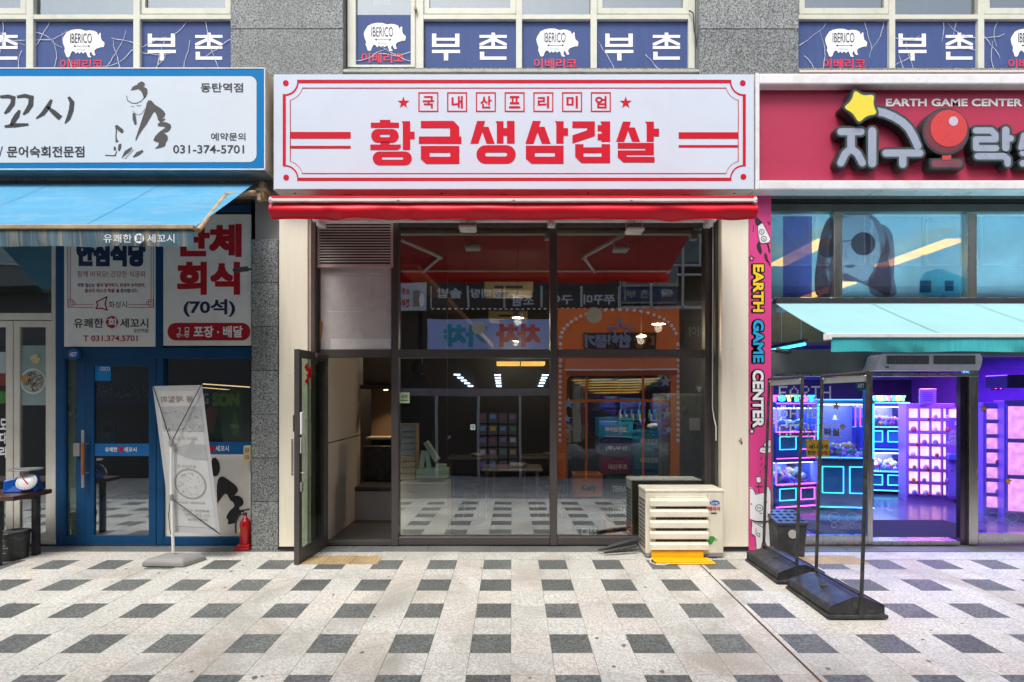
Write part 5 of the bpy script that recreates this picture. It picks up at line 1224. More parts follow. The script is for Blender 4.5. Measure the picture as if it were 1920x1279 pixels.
# ---- socket box, cameras
so_ = thing('socket_box', 'yellowed double socket box on the window frame beside the granite pillar', 'socket', (X(463,6.58), 6.6, Z(865,6.58)))
ob('box', MB().pb(456, 836, 470, 865, 6.56, .07), M_('yellowed_plastic', 'd6c7a0', .5), so_, bev=.006)
for a in (840, 853): ob('socket_cover', MB().pb(458, a, 466, a+8, 6.548, .012), M_('socket_brown', 'ad9468', .5), so_, bev=.003)
def camera_(label, px, py, Y_, flip):
    t = thing('security_camera', label, 'camera', (X(px,Y_), Y_, Z(py,Y_))); s_ = flip
    c = Vector((X(px,Y_), Y_, Z(py,Y_)))
    ob('wall_mount', MB().lathe([(.03,0),(.03,.02),(.015,.03)], tuple(c+Vector((s_*.07,.05,.0))), 12, Matrix.Rotation(R(90), 3, 'X')), whitep, t)
    ob('bracket', MB().tube([c+Vector((s_*.07,.03,.0)), c+Vector((s_*.05,0,.01)), c], .012, 6), blackp, t)
    ob('body', MB().tube([c+Vector((s_*.02,.0,.012)), c+Vector((-s_*.10,-.07,-.02))], .03, 12), blackp, t); ob('lens', MB().sph(tuple(c+Vector((-s_*.105,-.073,-.021))), .02, 8), steel_dk, t)
    return t
camera_('black bullet camera on the granite pillar beside the white group-dining poster', 462, 506, 6.45, 1)
camera_('black bullet camera beside the pink board near the turquoise awning', 1458, 658, 6.45, -1)
# ---- floodlights below the red awning
def flood(label, px, py):
    Yq = 6.3; t = thing('floodlight', label, 'lamp', (X(px,Yq), Yq, Z(410,Yq)), 0, 'white floodlights hanging under the red awning')
    ob('lamp_housing', MB().box(X(px-16,Yq), X(px+16,Yq), Yq-.10, Yq+.07, Z(py+3,Yq), Z(py-4,Yq)), white_metal, t, bev=.01)
    ob('lamp_glass', MB().box(X(px-14,Yq), X(px+14,Yq), Yq-.08, Yq+.05, Z(py+3,Yq)-.006, Z(py+3,Yq)+.002), M_('lamp_diffuser', 'dfe3dc', .3), t)
    ob('bracket', MB().tube([(X(px-15,Yq),Yq,Z(py,Yq)),(X(px-15,Yq),Yq,Z(417,Yq)),(X(px+15,Yq),Yq,Z(417,Yq)),(X(px+15,Yq),Yq,Z(py,Yq))], .006, 6), white_metal, t)
    ob('cable', MB().tube([(X(px,Yq),Yq,Z(py-4,Yq)),(X(px-4,Yq),Yq,Z(py-12,Yq)),(X(px+2,Yq),Yq,Z(414,Yq))], .005, 6), blackp, t)
flood('white floodlight hanging over the middle of the left window pane', 877.5, 430); flood('white floodlight hanging over the right window pane', 1189, 434)
# ---- table, scale, bucket
tb = thing('side_table', 'dark brown wooden table standing by the white folding doors', 'table', (-5.9, 6.0, gz(6.1)))
wood = M_('dark_red_wood', (.07,.028,.018), .4, var=.35, sc=3, stretch=(1,8,8))
zt = Z(917, 6.35)
ob('table_top', MB().box(-7.0, X(97,6.35), 5.86, 6.36, zt-.05, zt), wood, tb, bev=.006)
for a, b in ((X(70,6.3),6.28),(X(0,5.9)-.03,5.9),(-6.9,6.28),(-6.9,5.92)): ob('leg', MB().box(a-.025, a+.03, b-.03, b+.03, gz(b), zt-.05), blackp, tb)
ob('apron', MB().box(-6.9, X(72,6.3), 6.24, 6.28, zt-.10, zt-.05), blackp, tb)
scx, scy = X(48,6.2), 6.2
sc_ = thing('kitchen_scale', 'blue dial weighing scale on the dark wooden table', 'scale', (scx, scy, zt))
Ms = Matrix.Translation(Vector((scx, scy, zt)))@Matrix.Rotation(R(20), 4, 'Z')
ob('body', MB().add([(-.17,-.1,0),(.14,-.12,0),(.14,.1,0),(-.17,.1,0),(-.17,-.08,.14),(.09,-.03,.20),(.09,.08,.20),(-.17,.08,.14)], [(0,1,5,4),(1,2,6,5),(2,3,7,6),(3,0,4,7),(4,5,6,7),(0,3,2,1)]).xf(Ms), M_('scale_blue', '0f55b0', .3, coat=.2), sc_, bev=.015, seg=2)
Md_ = Ms@Matrix.Translation(Vector((.055,-.11,.115)))@Matrix.Rotation(R(62), 4, 'X')
ob('dial', MB().lathe([(.003,0),(.095,0),(.098,.01),(.09,.018),(.003,.018)], (0,0,0), 28).xf(Md_), M_('dial_white', 'd2d5d6', .3), sc_)
m = MB()
for k in range(20):
    a = k*2*math.pi/20; m.add([(.07*math.cos(a-.03),.07*math.sin(a-.03),.0195),(.083*math.cos(a-.03),.083*math.sin(a-.03),.0195),(.083*math.cos(a+.03),.083*math.sin(a+.03),.0195),(.07*math.cos(a+.03),.07*math.sin(a+.03),.0195)], [(0,1,2,3)])
ob('dial_marks', m.xf(Md_), black_p, sc_, kind='stuff')
ob('needle', MB().add([(-.05,.05,.021),(-.042,.056,.021),(.03,-.03,.021),(.015,-.035,.021)], [(0,1,2,3)]).xf(Md_), red_p, sc_)
ob('plate_post', MB().tube([(0,0,.15),(0,0,.24)], .03, 10).xf(Ms), alu, sc_); ob('weighing_plate', MB().lathe([(.002,.235),(.15,.242),(.16,.255),(.15,.25),(.002,.243)], (0,0,0), 24).xf(Ms), alu, sc_)
bkx, bky = X(31,6.2), 6.16; gb = gz(bky)
bk = thing('paint_bucket', 'black lidded plastic bucket with white label text under the table', 'bucket', (bkx, bky, gb))
ob('bucket_body', MB().lathe([(.003,0),(.125,0),(.13,.01),(.148,.27),(.15,.275)], (bkx,bky,gb), 24), blackp, bk)
ob('lid', MB().lathe([(.155,.27),(.158,.30),(.15,.31),(.12,.31),(.115,.30),(.003,.30)], (bkx,bky,gb), 24), M_('bucket_lid', (.03,.03,.032), .35), bk)
ob('handle', MB().tube([(bkx-.15,bky-.03,gb+.27),(bkx-.12,bky-.1,gb+.36),(bkx-.03,bky-.13,gb+.33),(bkx-.05,bky-.15,gb+.28)], .008, 6), alu, bk)
m = MB()
for k, (ln, hh) in enumerate(((.16,.018),(.06,.012),(.14,.01),(.17,.01),(.12,.008),(.15,.008),(.10,.03))):
    zz = gb+.225-k*.027
    rad = .142-.0008*k*2
    n_ = 8; a0 = -2.35
    for q in range(n_): 
        aa, ab = a0+ln/.14*q/n_, a0+ln/.14*(q+.85)/n_
        m.add([(bkx+rad*1.01*math.cos(aa), bky+rad*1.01*math.sin(aa), zz), (bkx+rad*1.01*math.cos(ab), bky+rad*1.01*math.sin(ab), zz), (bkx+rad*1.02*math.cos(ab), bky+rad*1.02*math.sin(ab), zz+hh*.6), (bkx+rad*1.02*math.cos(aa), bky+rad*1.02*math.sin(aa), zz+hh*.6)], [(0,1,2,3)])
ob('label_lines', m, whitep, bk, kind='stuff')
# ================================================================ MAIN SHOP INTERIOR
rm = thing('shop_interior', 'dim dining room behind the wide window with dark walls and benches', 'room', (0, 9, 0))
def inn(nm, x0, x1, y0, y1, z0, z1, mt, bev=0, par=None): return ob(nm, MB().box(x0, x1, y0, y1, z0, z1), mt, par or rm, bev=bev)
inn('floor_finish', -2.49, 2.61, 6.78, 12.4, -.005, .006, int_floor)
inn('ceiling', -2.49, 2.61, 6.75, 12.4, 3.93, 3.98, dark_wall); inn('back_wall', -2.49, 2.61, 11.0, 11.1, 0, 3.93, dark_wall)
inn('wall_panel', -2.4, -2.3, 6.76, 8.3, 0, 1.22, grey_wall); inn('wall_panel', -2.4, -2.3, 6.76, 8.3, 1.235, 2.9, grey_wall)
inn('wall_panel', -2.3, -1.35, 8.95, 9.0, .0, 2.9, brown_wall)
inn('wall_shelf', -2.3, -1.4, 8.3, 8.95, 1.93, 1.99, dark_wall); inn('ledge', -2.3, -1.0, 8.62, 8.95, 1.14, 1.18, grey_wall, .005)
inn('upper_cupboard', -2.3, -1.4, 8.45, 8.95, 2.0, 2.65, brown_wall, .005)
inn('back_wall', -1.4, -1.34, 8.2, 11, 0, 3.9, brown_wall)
wl = thing('shelf_lamp', 'warm spot lamp glowing below the wall shelf seen through the open door', 'lamp', (-1.98, 8.6, 1.9))
ob('lamp_glass', MB().lathe([(.002,1.915),(.03,1.915),(.03,1.925)], (-1.98, 8.6, 0), 10), E_('warm_bulb', 'ffc070', 12), wl)
for x_ in (-1.98,):
    pl = bpy.data.lights.new('shelf_lamp_light', 'SPOT'); pl.energy = 14; pl.color = (1,.66,.35); pl.spot_size = R(95); pl.spot_blend = .7; pl.shadow_soft_size = .03
    po = bpy.data.objects.new('shelf_lamp_light', pl); COL.objects.link(po); po.location = (x_, 8.6, 1.9)
nz = thing('bench', 'black upholstered bench with grey slanted base seen through the open doorway', 'bench', (-1.8, 8.3, 0))
ob('seat', MB().box(-2.3, -1.4, 8.0, 8.6, .44, .5), blackp, nz, bev=.01); ob('backrest', MB().box(-2.3, -1.4, 8.5, 8.62, .5, 1.05), blackp, nz, bev=.01)
ob('bench_base', MB().prism([(-2.3,.0),(-1.66,0),(-1.45,.43),(-2.3,.43)], 8.02, 8.5), M_('bench_base_grey', (.28,.27,.27), .5), nz)
# cream cabinet, drawers, till
cb = thing('cabinet', 'low cream cabinet standing behind the left window pane', 'cabinet', (-1.1, 7.1, 0))
ccx0, ccx1 = X(746,7.0), X(839,7.0)
ob('carcass', MB().box(ccx0, ccx1, 7.0, 7.4, .0, .70), M_('cream_laminate', 'c2b796', .5, var=.05), cb, bev=.005)
dw = thing('drawer_unit', 'narrow stack of pale drawers beside the mint card terminal', 'drawers', (X(765,7.3), 7.3, .7))
ob('cabinet_body', MB().box(X(746,7.25), X(780,7.25), 7.25, 7.5, .705, 1.45), M_('drawer_cream', 'b7a98c', .5), dw)
for i in range(9):
    ob('drawer', MB().box(X(748,7.25), X(779,7.25), 7.235, 7.26, .715+.08*i, .785+.08*i), M_('drawer_front', 'b9a98a' if i < 4 else 'a4a7ac', .5), dw, bev=.004)
mint = M_('mint_plastic', 'c6dcc8', .4, var=.04)
ps = thing('card_terminal', 'pale mint till with a tilted screen on the cream cabinet', 'till', (X(808,7.1), 7.1, .7))
Yt = 7.08
ob('base_box', MB().pb(780, 880, 839, 897, Yt, .25), mint, ps, bev=.01)
ob('stand_frame', MB().prism([(785,880),(790,846),(803,846),(808,880),(801,880),(797,855),(793,880)], Yt+.05, Yt+.12, px=True), mint, ps, bev=.004)
ob('screen', MB().prism([(794,832),(799,828),(822,862),(815,866)], Yt+.02, Yt+.2, px=True), mint, ps, bev=.005)
ob('printer', MB().pb(817, 871, 836, 881, Yt+.02, .12), mint, ps, bev=.006)
# jacket on a hanger
jk = thing('hanging_jacket', 'black jacket on a hanger with a round cap above, behind the left pane', 'jacket', (X(790,7.9), 7.9, .9))
blkcl = M_('black_cloth', (.012,.012,.014), .9, bump=.2, bsc=15)
Yj = 7.9
ob('jacket', MB().prism(chaik([(778,706),(794,702),(806,716),(815,760),(812,820),(806,845),(770,845),(766,800),(757,790),(756,740),(764,716)], 2), Yj, Yj+.16, px=True), blkcl, jk, bev=.02)
ob('cap', MB().sph((X(783,Yj), Yj+.08, Z(690,Yj)), .115, 14, (1,.9,.85)), blkcl, jk)
ob('hanger', MB().tube([(X(790,Yj),Yj+.05,Z(702,Yj)),(X(791,Yj),Yj+.05,Z(660,Yj))], .006, 6), alu, jk)
ob('wall_behind', MB().box(X(748,8.3), X(840,8.3), 8.2, 8.26, 0, 3.9), M_('wall_wood_dark', (.035,.024,.017), .6, var=.3), rm)
# lamps and ceiling units
warmE = E_('pendant_glow', 'ffcf8a', 4)
def pendant(label, px, py, Yq, r=.06, hh=.12, white=False):
    x_, z_ = X(px,Yq), Z(py,Yq); t = thing('pendant_lamp', label, 'lamp', (x_, Yq, z_), 0, 'pendant lamps in the dining room')
    ob('lamp_shade', MB().lathe([(r,0),(r*.95,hh*.5),(r*.35,hh),(.008,hh*1.1)], (x_,Yq,z_), 16), (white_metal if white else blackp), t)
    ob('bulb', MB().lathe([(.002,.004),(r*.8,.004),(r*.8,.02)], (x_,Yq,z_), 14), warmE, t)
    ob('cord', MB().tube([(x_,Yq,z_+hh),(x_,Yq,3.93)], .004, 5), blackp, t)
    pl = bpy.data.lights.new('pendant_light', 'POINT'); pl.energy = 17; pl.color = (1,.78,.52); pl.shadow_soft_size = .05
    po = bpy.data.objects.new('pendant_light', pl); COL.objects.link(po); po.location = (x_, Yq, z_-.05)
pendant('white pendant lamp beside the blue reflected sign, lit warm', 971, 596, 7.4, .085, .085, True)
pendant('small black cone pendant lit warm, upper one of the left pair', 774, 631, 9.0); pendant('small black cone pendant lit warm, lower one of the left pair', 790, 645, 9.8)
pendant('pale pendant lamp far back low in the middle of the room', 967, 640, 10.5, .07, .06, True); pendant('flat warm lamp over the right window half', 1235, 608, 7.05, .09, .045, True); pendant('flat warm lamp low over the right window half', 1202, 631, 7.3, .07, .035, True)
beigep = M_('beige_unit', 'c4b48c', .5, var=.1)
def cassette(label, x0, y0, x1, y1, Yq):
    t = thing('ceiling_cassette', label, 'air conditioner', (X((x0+x1)/2,Yq), Yq, Z(y1,Yq)))
    zc = Z(y0, Yq+.35); 
    ob('panel', MB().box(X(x0,Yq), X(x1,Yq), Yq, Yq+.6, Z(y1,Yq), Z(y1,Yq)+.16), beigep, t, bev=.02)
    ob('slot', MB().box(X(x0+20,Yq), X(x1-20,Yq), Yq-.004, Yq+.05, Z(y1,Yq)+.04, Z(y1,Yq)+.08), blackp, t); ob('slot', MB().box(X(x0+20,Yq), X(x1-20,Yq), Yq+.1, Yq+.5, Z(y1,Yq)-.004, Z(y1,Yq)+.01), blackp, t)
cassette('beige ceiling air conditioner nearer the window', 907, 528, 1000, 546, 8.2); cassette('beige ceiling air conditioner farther back', 915, 585, 990, 598, 10.2)
lb = thing('light_box', 'long amber lit ceiling lamp at the top of the lower left pane', 'lamp', (X(977,8.4), 8.4, Z(684,8.4)))
ob('diffuser', MB().box(X(931,8.4), X(1022,8.4), 8.4, 8.75, Z(684,8.4), Z(684,8.4)+.05), E_('amber_panel', 'ffb95a', 1.6, var=.25, sc=4), lb)
ob('lamp_frame', MB().box(X(975,8.4), X(977,8.4), 8.39, 8.76, Z(684,8.4)-.002, Z(684,8.4)+.06), blackp, lb)
ob('duct', MB().tube([(X(762,8.5), 8.5, Z(612,8.5)), (X(762,8.5)+.1, 10.5, Z(612,8.5))], .10, 16), M_('duct_metal', (.3,.28,.25), .4, metal=.6), rm)
ob('ceiling_beam', MB().add([(X(748,7.2),7.2,Z(505,7.2)),(X(748,7.2)+.25,7.2,Z(505,7.2)),(X(925,10.9),10.9,Z(655,10.9)),(X(915,10.9),10.9,Z(655,10.9)),(X(748,7.2),7.2,Z(495,7.2)),(X(748,7.2)+.25,7.2,Z(495,7.2)),(X(925,10.9),10.9,Z(645,10.9)),(X(915,10.9),10.9,Z(645,10.9))], [(0,1,2,3),(4,5,6,7),(0,1,5,4),(2,3,7,6),(1,2,6,5),(0,3,7,4)]), M_('beam_brown', (.16,.09,.05), .6), rm)
# tables and stools in the room
def dining(label, x_, y_):
    t = thing('dining_table', label, 'table', (x_, y_, 0), 0, 'dining tables in the dim room')
    ob('table_top', MB().box(x_-.45, x_+.45, y_-.35, y_+.35, .72, .75), M_('table_steel', (.3,.29,.27), .35, metal=.6), t, bev=.006)
    for a in (-.38, .38):
        for b in (-.28, .28): ob('leg', MB().tube([(x_+a, y_+b, 0), (x_+a, y_+b, .72)], .014, 6), alu, t)
    ob('pot', MB().lathe([(.01,.75),(.12,.755),(.14,.80),(.13,.80),(.11,.765),(.01,.765)], (x_+.1, y_, 0), 16), alu, t)
dining('steel topped dining table nearest the window in the dim room', .0, 8.3); dining('steel topped dining table left of the farther group', -.7, 9.8); dining('steel topped dining table at the back right of the room', .6, 10.0)
def stool(label, x_, y_):
    t = thing('stool', label, 'stool', (x_, y_, 0), 0, 'round stools in the dim room')
    ob('seat', MB().lathe([(.005,.42),(.15,.42),(.16,.45),(.14,.47),(.005,.475)], (x_,y_,0), 16), blackp, t)
    for k in range(4): ob('leg', MB().tube([(x_+.1*math.cos(k*1.57+.8), y_+.1*math.sin(k*1.57+.8), .42), (x_+.16*math.cos(k*1.57+.8), y_+.16*math.sin(k*1.57+.8), 0)], .01, 6), alu, t)
stool('black round stool left of the nearest dining table', -.62, 8.35); stool('black round stool right of the nearest dining table', .62, 8.2)
# tall grey green locker
lk = thing('steel_locker', 'grey green steel locker with a paper note behind the right pane', 'locker', (X(1283,7.5), 7.5, 0))
lkm = M_('locker_green_grey', (.24,.27,.23), .5, var=.08)
lz = Z(738,7.35); lx0, lx1 = X(1240,7.35), X(1322,7.35)
ob('locker_body', MB().box(lx0, lx1+.1, 7.36, 7.8, .0, lz), lkm, lk, bev=.006)
for a, b in ((lx0+.005, (lx0+lx1)/2-.003), ((lx0+lx1)/2+.003, lx1-.005)): ob('locker_door', MB().box(a, b, 7.345, 7.362, .06, lz-.02), lkm, lk, bev=.004)
ob('paper_note', MB().pb(1293, 784, 1313, 807, 7.338, .003), white_p, lk); ob('locker_latch', MB().pb(1281, 761, 1287, 770, 7.33, .02), alu, lk)
# beer crates
def crate(label, x0, y0, x1, y1, Yq, col, txt=None, tc='f0f0ea', tb=None, D=.32):
    t = thing('beer_crate', label, 'crate', (X((x0+x1)/2,Yq), Yq+D/2, Z(y1,Yq)), 0, 'plastic bottle crates stacked behind the glass')
    mt = M_('crate_'+col, col, .45, var=.08); w_ = x1-x0; h_ = y1-y0
    f = [(x0+w_*.32,y0+h_*.14),(x0+w_*.68,y0+h_*.14),(x0+w_*.68,y0+h_*.28),(x0+w_*.32,y0+h_*.28)]
    ob('crate_front', MB().prism([(x0,y0),(x1,y0),(x1-w_*.02,y1),(x0+w_*.02,y1)], Yq, Yq+.02, [f], px=True), mt, t, bev=.003)
    xx0, xx1, za, zb = X(x0,Yq), X(x1,Yq), Z(y1,Yq), Z(y0,Yq)
    m = MB().box(xx0+.004, xx0+.02, Yq+.021, Yq+D, za, zb); m.box(xx1-.02, xx1-.004, Yq+.021, Yq+D, za, zb); m.box(xx0, xx1, Yq+D, Yq+D+.015, za, zb); m.box(xx0+.021, xx1-.021, Yq+.021, Yq+D-.001, za, za+.012)
    ob('crate_body', m, mt, t)
    ob('rim', MB().pb(x0-.8, y0-.3, x1+.8, y0+h_*.07, Yq-.008, .03), mt, t)
    if txt: 
        b = tb or (x0+w_*.18, y0+h_*.45, x1-w_*.18, y0+h_*.75); ob('lettering', MB().text(txt, b, Yq-.004, bold=.03), M_('crate_ink_'+tc, tc, .5), t)
    return t
crate('light blue crate at the top of the left stack, pale lettering', 1123, 784, 1187, 820, 7.7, '3fa3c4', '하이트진로')
crate('dark violet crate between the light blue and crimson ones', 1124, 823, 1188, 853, 7.7, '2c2550', '(주)무산')
crate('crimson crate below the dark violet one', 1130, 855, 1187, 889, 7.7, 'a02548', '대선주조')
crate('teal crate at the top of the right stack, below the round cushion', 1190, 808, 1244, 841, 7.5, '2f8ea8', '하이트진로')
crate('teal crate second from the top of the right stack', 1190, 843, 1244, 877, 7.5, '2a7e9c', '하이트진로')
crate('teal crate third from the top of the right stack, partly behind the air conditioner', 1190, 879, 1244, 905, 7.5, '1f6f8e', '하이트진로')
crate('orange crate marked Kelly near the glass', 1077, 890, 1130, 931, 7.15, 'e08a3a', 'Kelly', '2a3550', (1091, 908, 1119, 924))
crate('upper dark green crate marked TERRA', 1144, 896, 1192, 936, 7.0, '10402c', 'TERRA', 'e4e6dc', (1148, 911, 1174, 922), .4)
crate('lower dark green crate marked TERRA', 1144, 938, 1192, 976, 7.0, '10402c', 'TERRA', 'e4e6dc', (1148, 952, 1174, 963), .4)
crate('navy crate marked Cass at floor level', 1078, 974, 1130, 1006, 7.0, '3a4a5e', 'cass', 'eef0f0', (1090, 990, 1119, 1004))
crate('rust orange crate at floor level right of the navy one', 1136, 977, 1188, 1006, 7.02, 'b8632c', 'Kelly', '2a3550', (1150, 988, 1174, 998))
cu = thing('round_cushion', 'white round cushion marked TERRA on the right crate stack', 'cushion', (X(1228,7.6), 7.6, Z(808,7.6)))
ob('cushion_body', MB().sph((X(1228,7.6), 7.62, Z(800,7.6)), .11, 14, (1,.8,.48)), white_p, cu); ob('lettering', MB().text('TERRA', (1222, 798, 1237, 804), 7.525, bold=.03), black_p, cu)
yel = M_('bottle_yellow', 'd8c428', .4); blu = M_('bottle_blue', '4aa6d8', .3)
for i, px in enumerate((1162, 1172, 1184, 1197, 1218, 1228)):
    Yq = 7.72 if px < 1190 else 7.6; t = thing('soju_bottle', ['small blue bottle with yellow collar at the left end of the bottle row', 'small blue bottle with yellow collar second in the bottle row', 'small blue bottle with yellow collar third in the bottle row', 'small blue bottle with yellow collar at the end of the left stack', 'small blue bottle with yellow collar behind the round cushion', 'small blue bottle with yellow collar right above the round cushion'][i], 'bottle', (X(px,Yq), Yq, Z(790,Yq)), 0, 'small blue and yellow bottles on the crates')
    ob('glass_body', MB().lathe([(.003,0),(.022,0),(.022,.09),(.008,.13),(.008,.16),(.003,.16)], (X(px,Yq),Yq,Z(790,Yq)), 10), blu, t); ob('collar', MB().box(X(px,Yq)+.005, X(px,Yq)+.035, Yq-.02, Yq+.01, Z(790,Yq)+.01, Z(790,Yq)+.10), yel, t)
# ================================================================ RESTAURANT INTERIOR (left)
lr = thing('restaurant_interior', 'dark room behind the blue framed restaurant door', 'room', (-4.5, 9, 0))
inn2 = lambda nm, x0, x1, y0, y1, z0, z1, mt: ob(nm, MB().box(x0, x1, y0, y1, z0, z1), mt, lr)
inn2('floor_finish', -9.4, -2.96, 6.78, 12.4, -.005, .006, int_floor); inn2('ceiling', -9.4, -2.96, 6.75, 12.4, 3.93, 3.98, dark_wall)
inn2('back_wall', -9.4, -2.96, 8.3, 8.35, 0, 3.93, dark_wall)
Yn = 8.2
ob('night_mural', MB().pb(165, 690, 292, 762, Yn, .01), M_('night_blue', (.012,.022,.07), .5, var=.6, sc=2), lr)
m1, m2 = MB(), MB(); rr = random.Random(8)
for k in range(34):
    px = 166+k*3.75; h_ = rr.uniform(6, 26); m1.fr(px, 746-h_, px+3, 746, Yn-.002)
    for q in range(int(h_/2.5)): 
        if rr.random() < .7: m2.fr(px+rr.uniform(0,2), 744-q*2.6, px+rr.uniform(1.2,2.6), 745-q*2.6, Yn-.004)
ob('mural_towers', m1, M_('night_tower', (.03,.06,.14), .5), lr, kind='stuff'); ob('mural_lights', m2, M_('city_lights', (.75,.55,.3), .5), lr, kind='stuff')
rp_ = ob('wall_poster', MB().pb(188, 790, 216, 832, 7.4, .01), M_('poster_blue', '3f7fb0', .5), lr)
m = MB().fl(ell(201, 812, 7, 10), 7.396); ob('portrait_print', m, M_('portrait_tone', 'b59a84', .6), rp_); ob('portrait_print', MB().fl(ell(201, 805, 7.5, 6), 7.394), black_p, rp_)
fq = thing('styrofoam_box', 'pale blue fish box standing inside the blue glass door', 'box', (X(208,7.2), 7.3, .02))
ob('box_body', MB().prism([(176,940),(238,934),(238,990),(176,993)], 7.2, 7.6, px=True), M_('foam_blue', '8fa6c8', .6), fq, bev=.01); ob('box_rim', MB().prism([(175,936),(240,931),(240,937),(175,943)], 7.19, 7.6, px=True), M_('rim_blue', '4a86c8', .5), fq)
wp = thing('beer_poster', 'green beer poster with a yellow name and bottle behind the restaurant window', 'poster', (X(418,6.9), 6.9, Z(822,6.9)))
Yw_ = 6.76
ob('poster_sheet', MB().pb(380, 731, 454, 822, Yw_, .004), M_('poster_green', '23602a', .4, var=.35, sc=3), wp)
ob('lettering', MB().text('SON', (398, 736, 449, 762), Yw_-.003, bold=.07), M_('lime_print', '9bcb3a', .5), wp); ob('lettering', MB().text('G', (381, 737, 391, 758), Yw_-.003, bold=.06), white_p, wp)
ob('player_print', MB().fl(chaik([(384,768),(396,760),(408,766),(410,780),(404,790),(402,815),(380,815),(380,770)], 2), Yw_-.002), M_('skin_print', '8f5f45', .6, var=.3, sc=20), wp)
ob('bottle_print', MB().fl([(435,815),(435,790),(438,782),(439,770),(442,770),(443,782),(447,790),(447,815)], Yw_-.003), M_('bottle_green', '5fa63c', .4), wp); ob('lettering', MB().text('TERRA', (431, 796, 448, 803), Yw_-.005, bold=.02), white_p, wp)
ob('lettering', MB().text('도다리 회.물회', (386, 812, 434, 818), Yw_-.005, bold=.02), black_p, wp)
tubeE = E_('warm_tube', 'ffd9a0', 1.2)
t_ = thing('tube_lamp', 'thin warm tube lamps seen above the banner behind the restaurant window', 'lamp', (X(425,7.6), 7.6, Z(722,7.6)))
ob('tube', MB().tube([(X(381,7.6),7.6,Z(720,7.6)),(X(468,7.2),7.2,Z(726,7.2))], .008, 6), tubeE, t_); ob('tube', MB().tube([(X(381,7.8),7.8,Z(727,7.8)),(X(430,7.6),7.6,Z(731,7.6))], .006, 6), tubeE, t_)

# ================================================================ ARCADE INTERIOR
an = thing('arcade_interior', 'violet lit arcade hall behind the stainless shopfront', 'room', (6, 9, 0))
ina = lambda nm, x0, x1, y0, y1, z0, z1, mt, bev=0: ob(nm, MB().box(x0, x1, y0, y1, z0, z1), mt, an, bev=bev)
afl = M_('glossy_blue_floor', (.10,.10,.16), .22, var=.15, sc=2)
viw = M_('violet_wall', (.22,.10,.42), .5, var=.15); dkw = M_('arcade_dark_wall', (.03,.03,.07), .6, var=.2)
ina('floor_finish', 2.86, 9.4, 6.78, 12.4, -.005, .006, afl); ina('back_wall', 2.86, 9.4, 12.2, 12.3, 0, 3.9, dkw)
ina('side_wall', 8.9, 9.0, 6.8, 12.2, 0, 4.15, viw); ina('side_wall', 2.86, 2.95, 6.8, 12.2, 0, 4.15, M_('teal_wall', (.08,.22,.28), .5)); ina('ceiling', 2.86, 9.4, 6.75, 12.4, 4.08, 4.14, M_('arcade_ceiling', (.10,.22,.28), .7))
ina('back_wall', 2.96, 8.9, 12.1, 12.19, 2.2, 4.0, M_('upper_teal_wall', (.07,.20,.26), .6, var=.3))
cyan, pink, violet, white_e = E_('cyan_neon', '40e0f8', 2.6), E_('pink_neon', 'ff4fb0', 5), E_('violet_neon', '7a50ff', 4), E_('machine_white_light', 'd8d0ff', 7)
orangeE = E_('orange_panel_light', 'ffa030', 8)
def clamp_(label, x0, x1, ya, yb, z_):
    t = thing('ceiling_light', label, 'lamp', ((x0+x1)/2, (ya+yb)/2, z_), 0, 'orange ceiling lights of the arcade')
    ob('diffuser', MB().box(x0, x1, ya, yb, z_, z_+.03), orangeE, t); ob('divider', MB().box(x0, x1, (ya+yb)/2-.01, (ya+yb)/2+.01, z_-.004, z_+.035), blackp, t)
clamp_('orange ceiling light strip behind the left upper arcade window', 4.10, 4.36, 7.35, 8.75, 3.9); clamp_('orange ceiling light strip behind the middle upper arcade window', 5.82, 6.08, 7.35, 8.8, 3.9); clamp_('orange ceiling light strip lower and farther back over the sill', 6.15, 6.42, 10.2, 11.7, 3.93)
def area(nm, loc, e, col, sx_, sy_, par_label=None, rot=(0,0,0)):
    l_ = bpy.data.lights.new(nm, 'AREA'); l_.energy = e; l_.color = col; l_.shape = 'RECTANGLE'; l_.size = sx_; l_.size_y = sy_
    o = bpy.data.objects.new(nm, l_); COL.objects.link(o); o.location = loc; o.rotation_euler = rot
for i, (x_, y_, col, em, e) in enumerate(((6.1,9.2,(.30,.12,1),violet,60),(7.6,9.6,(.5,.10,1),pink,50),(4.2,8.6,(.12,.45,1),cyan,60),(5.0,10.8,(.15,.18,1),violet,50))):
    t = thing('neon_batten', ['violet neon batten over the middle aisle of the arcade','pink neon batten over the right side of the arcade','cyan neon batten over the left side of the arcade','violet neon batten at the back of the arcade'][i], 'lamp', (x_, y_, 2.55))
    ob('tube', MB().tube([(x_-.03,y_-.8,2.56),(x_-.03,y_+.8,2.56)], .02, 8), em, t); ob('batten_body', MB().box(x_-.05, x_+.0, y_-.82, y_+.82, 2.59, 2.63), blackp, t)
    for q in (-.7,.7): ob('drop_rod', MB().tube([(x_-.03,y_+q,2.63),(x_-.03,y_+q,4.08)], .005, 5), alu, t)
    area('batten_light', (x_, y_, 2.5), e*1.1, col, .12, 1.6)
t = thing('ceiling_baffle', 'dark violet ceiling panels above the arcade machines', 'ceiling panel', (6, 10, 2.75))
ob('panel', MB().box(3.0, 8.85, 9.9, 12.1, 2.75, 2.8), dkw, t); ob('panel', MB().box(6.6, 8.85, 6.9, 9.8, 2.75, 2.8), viw, t)
bluem = M_('machine_blue', (.05,.09,.42), .35, var=.1); dkm = M_('machine_dark', (.03,.035,.07), .4); greym = M_('machine_grey', (.30,.33,.42), .4)
cg = G_('machine_glass', 'e4ecff', .5, .02)
toycols = [M_('toy_'+c, c, .8) for c in ('e8b0c8','e9c85a','8fb8e8','c06080','f0e6e0','b48ad0','78b088')]
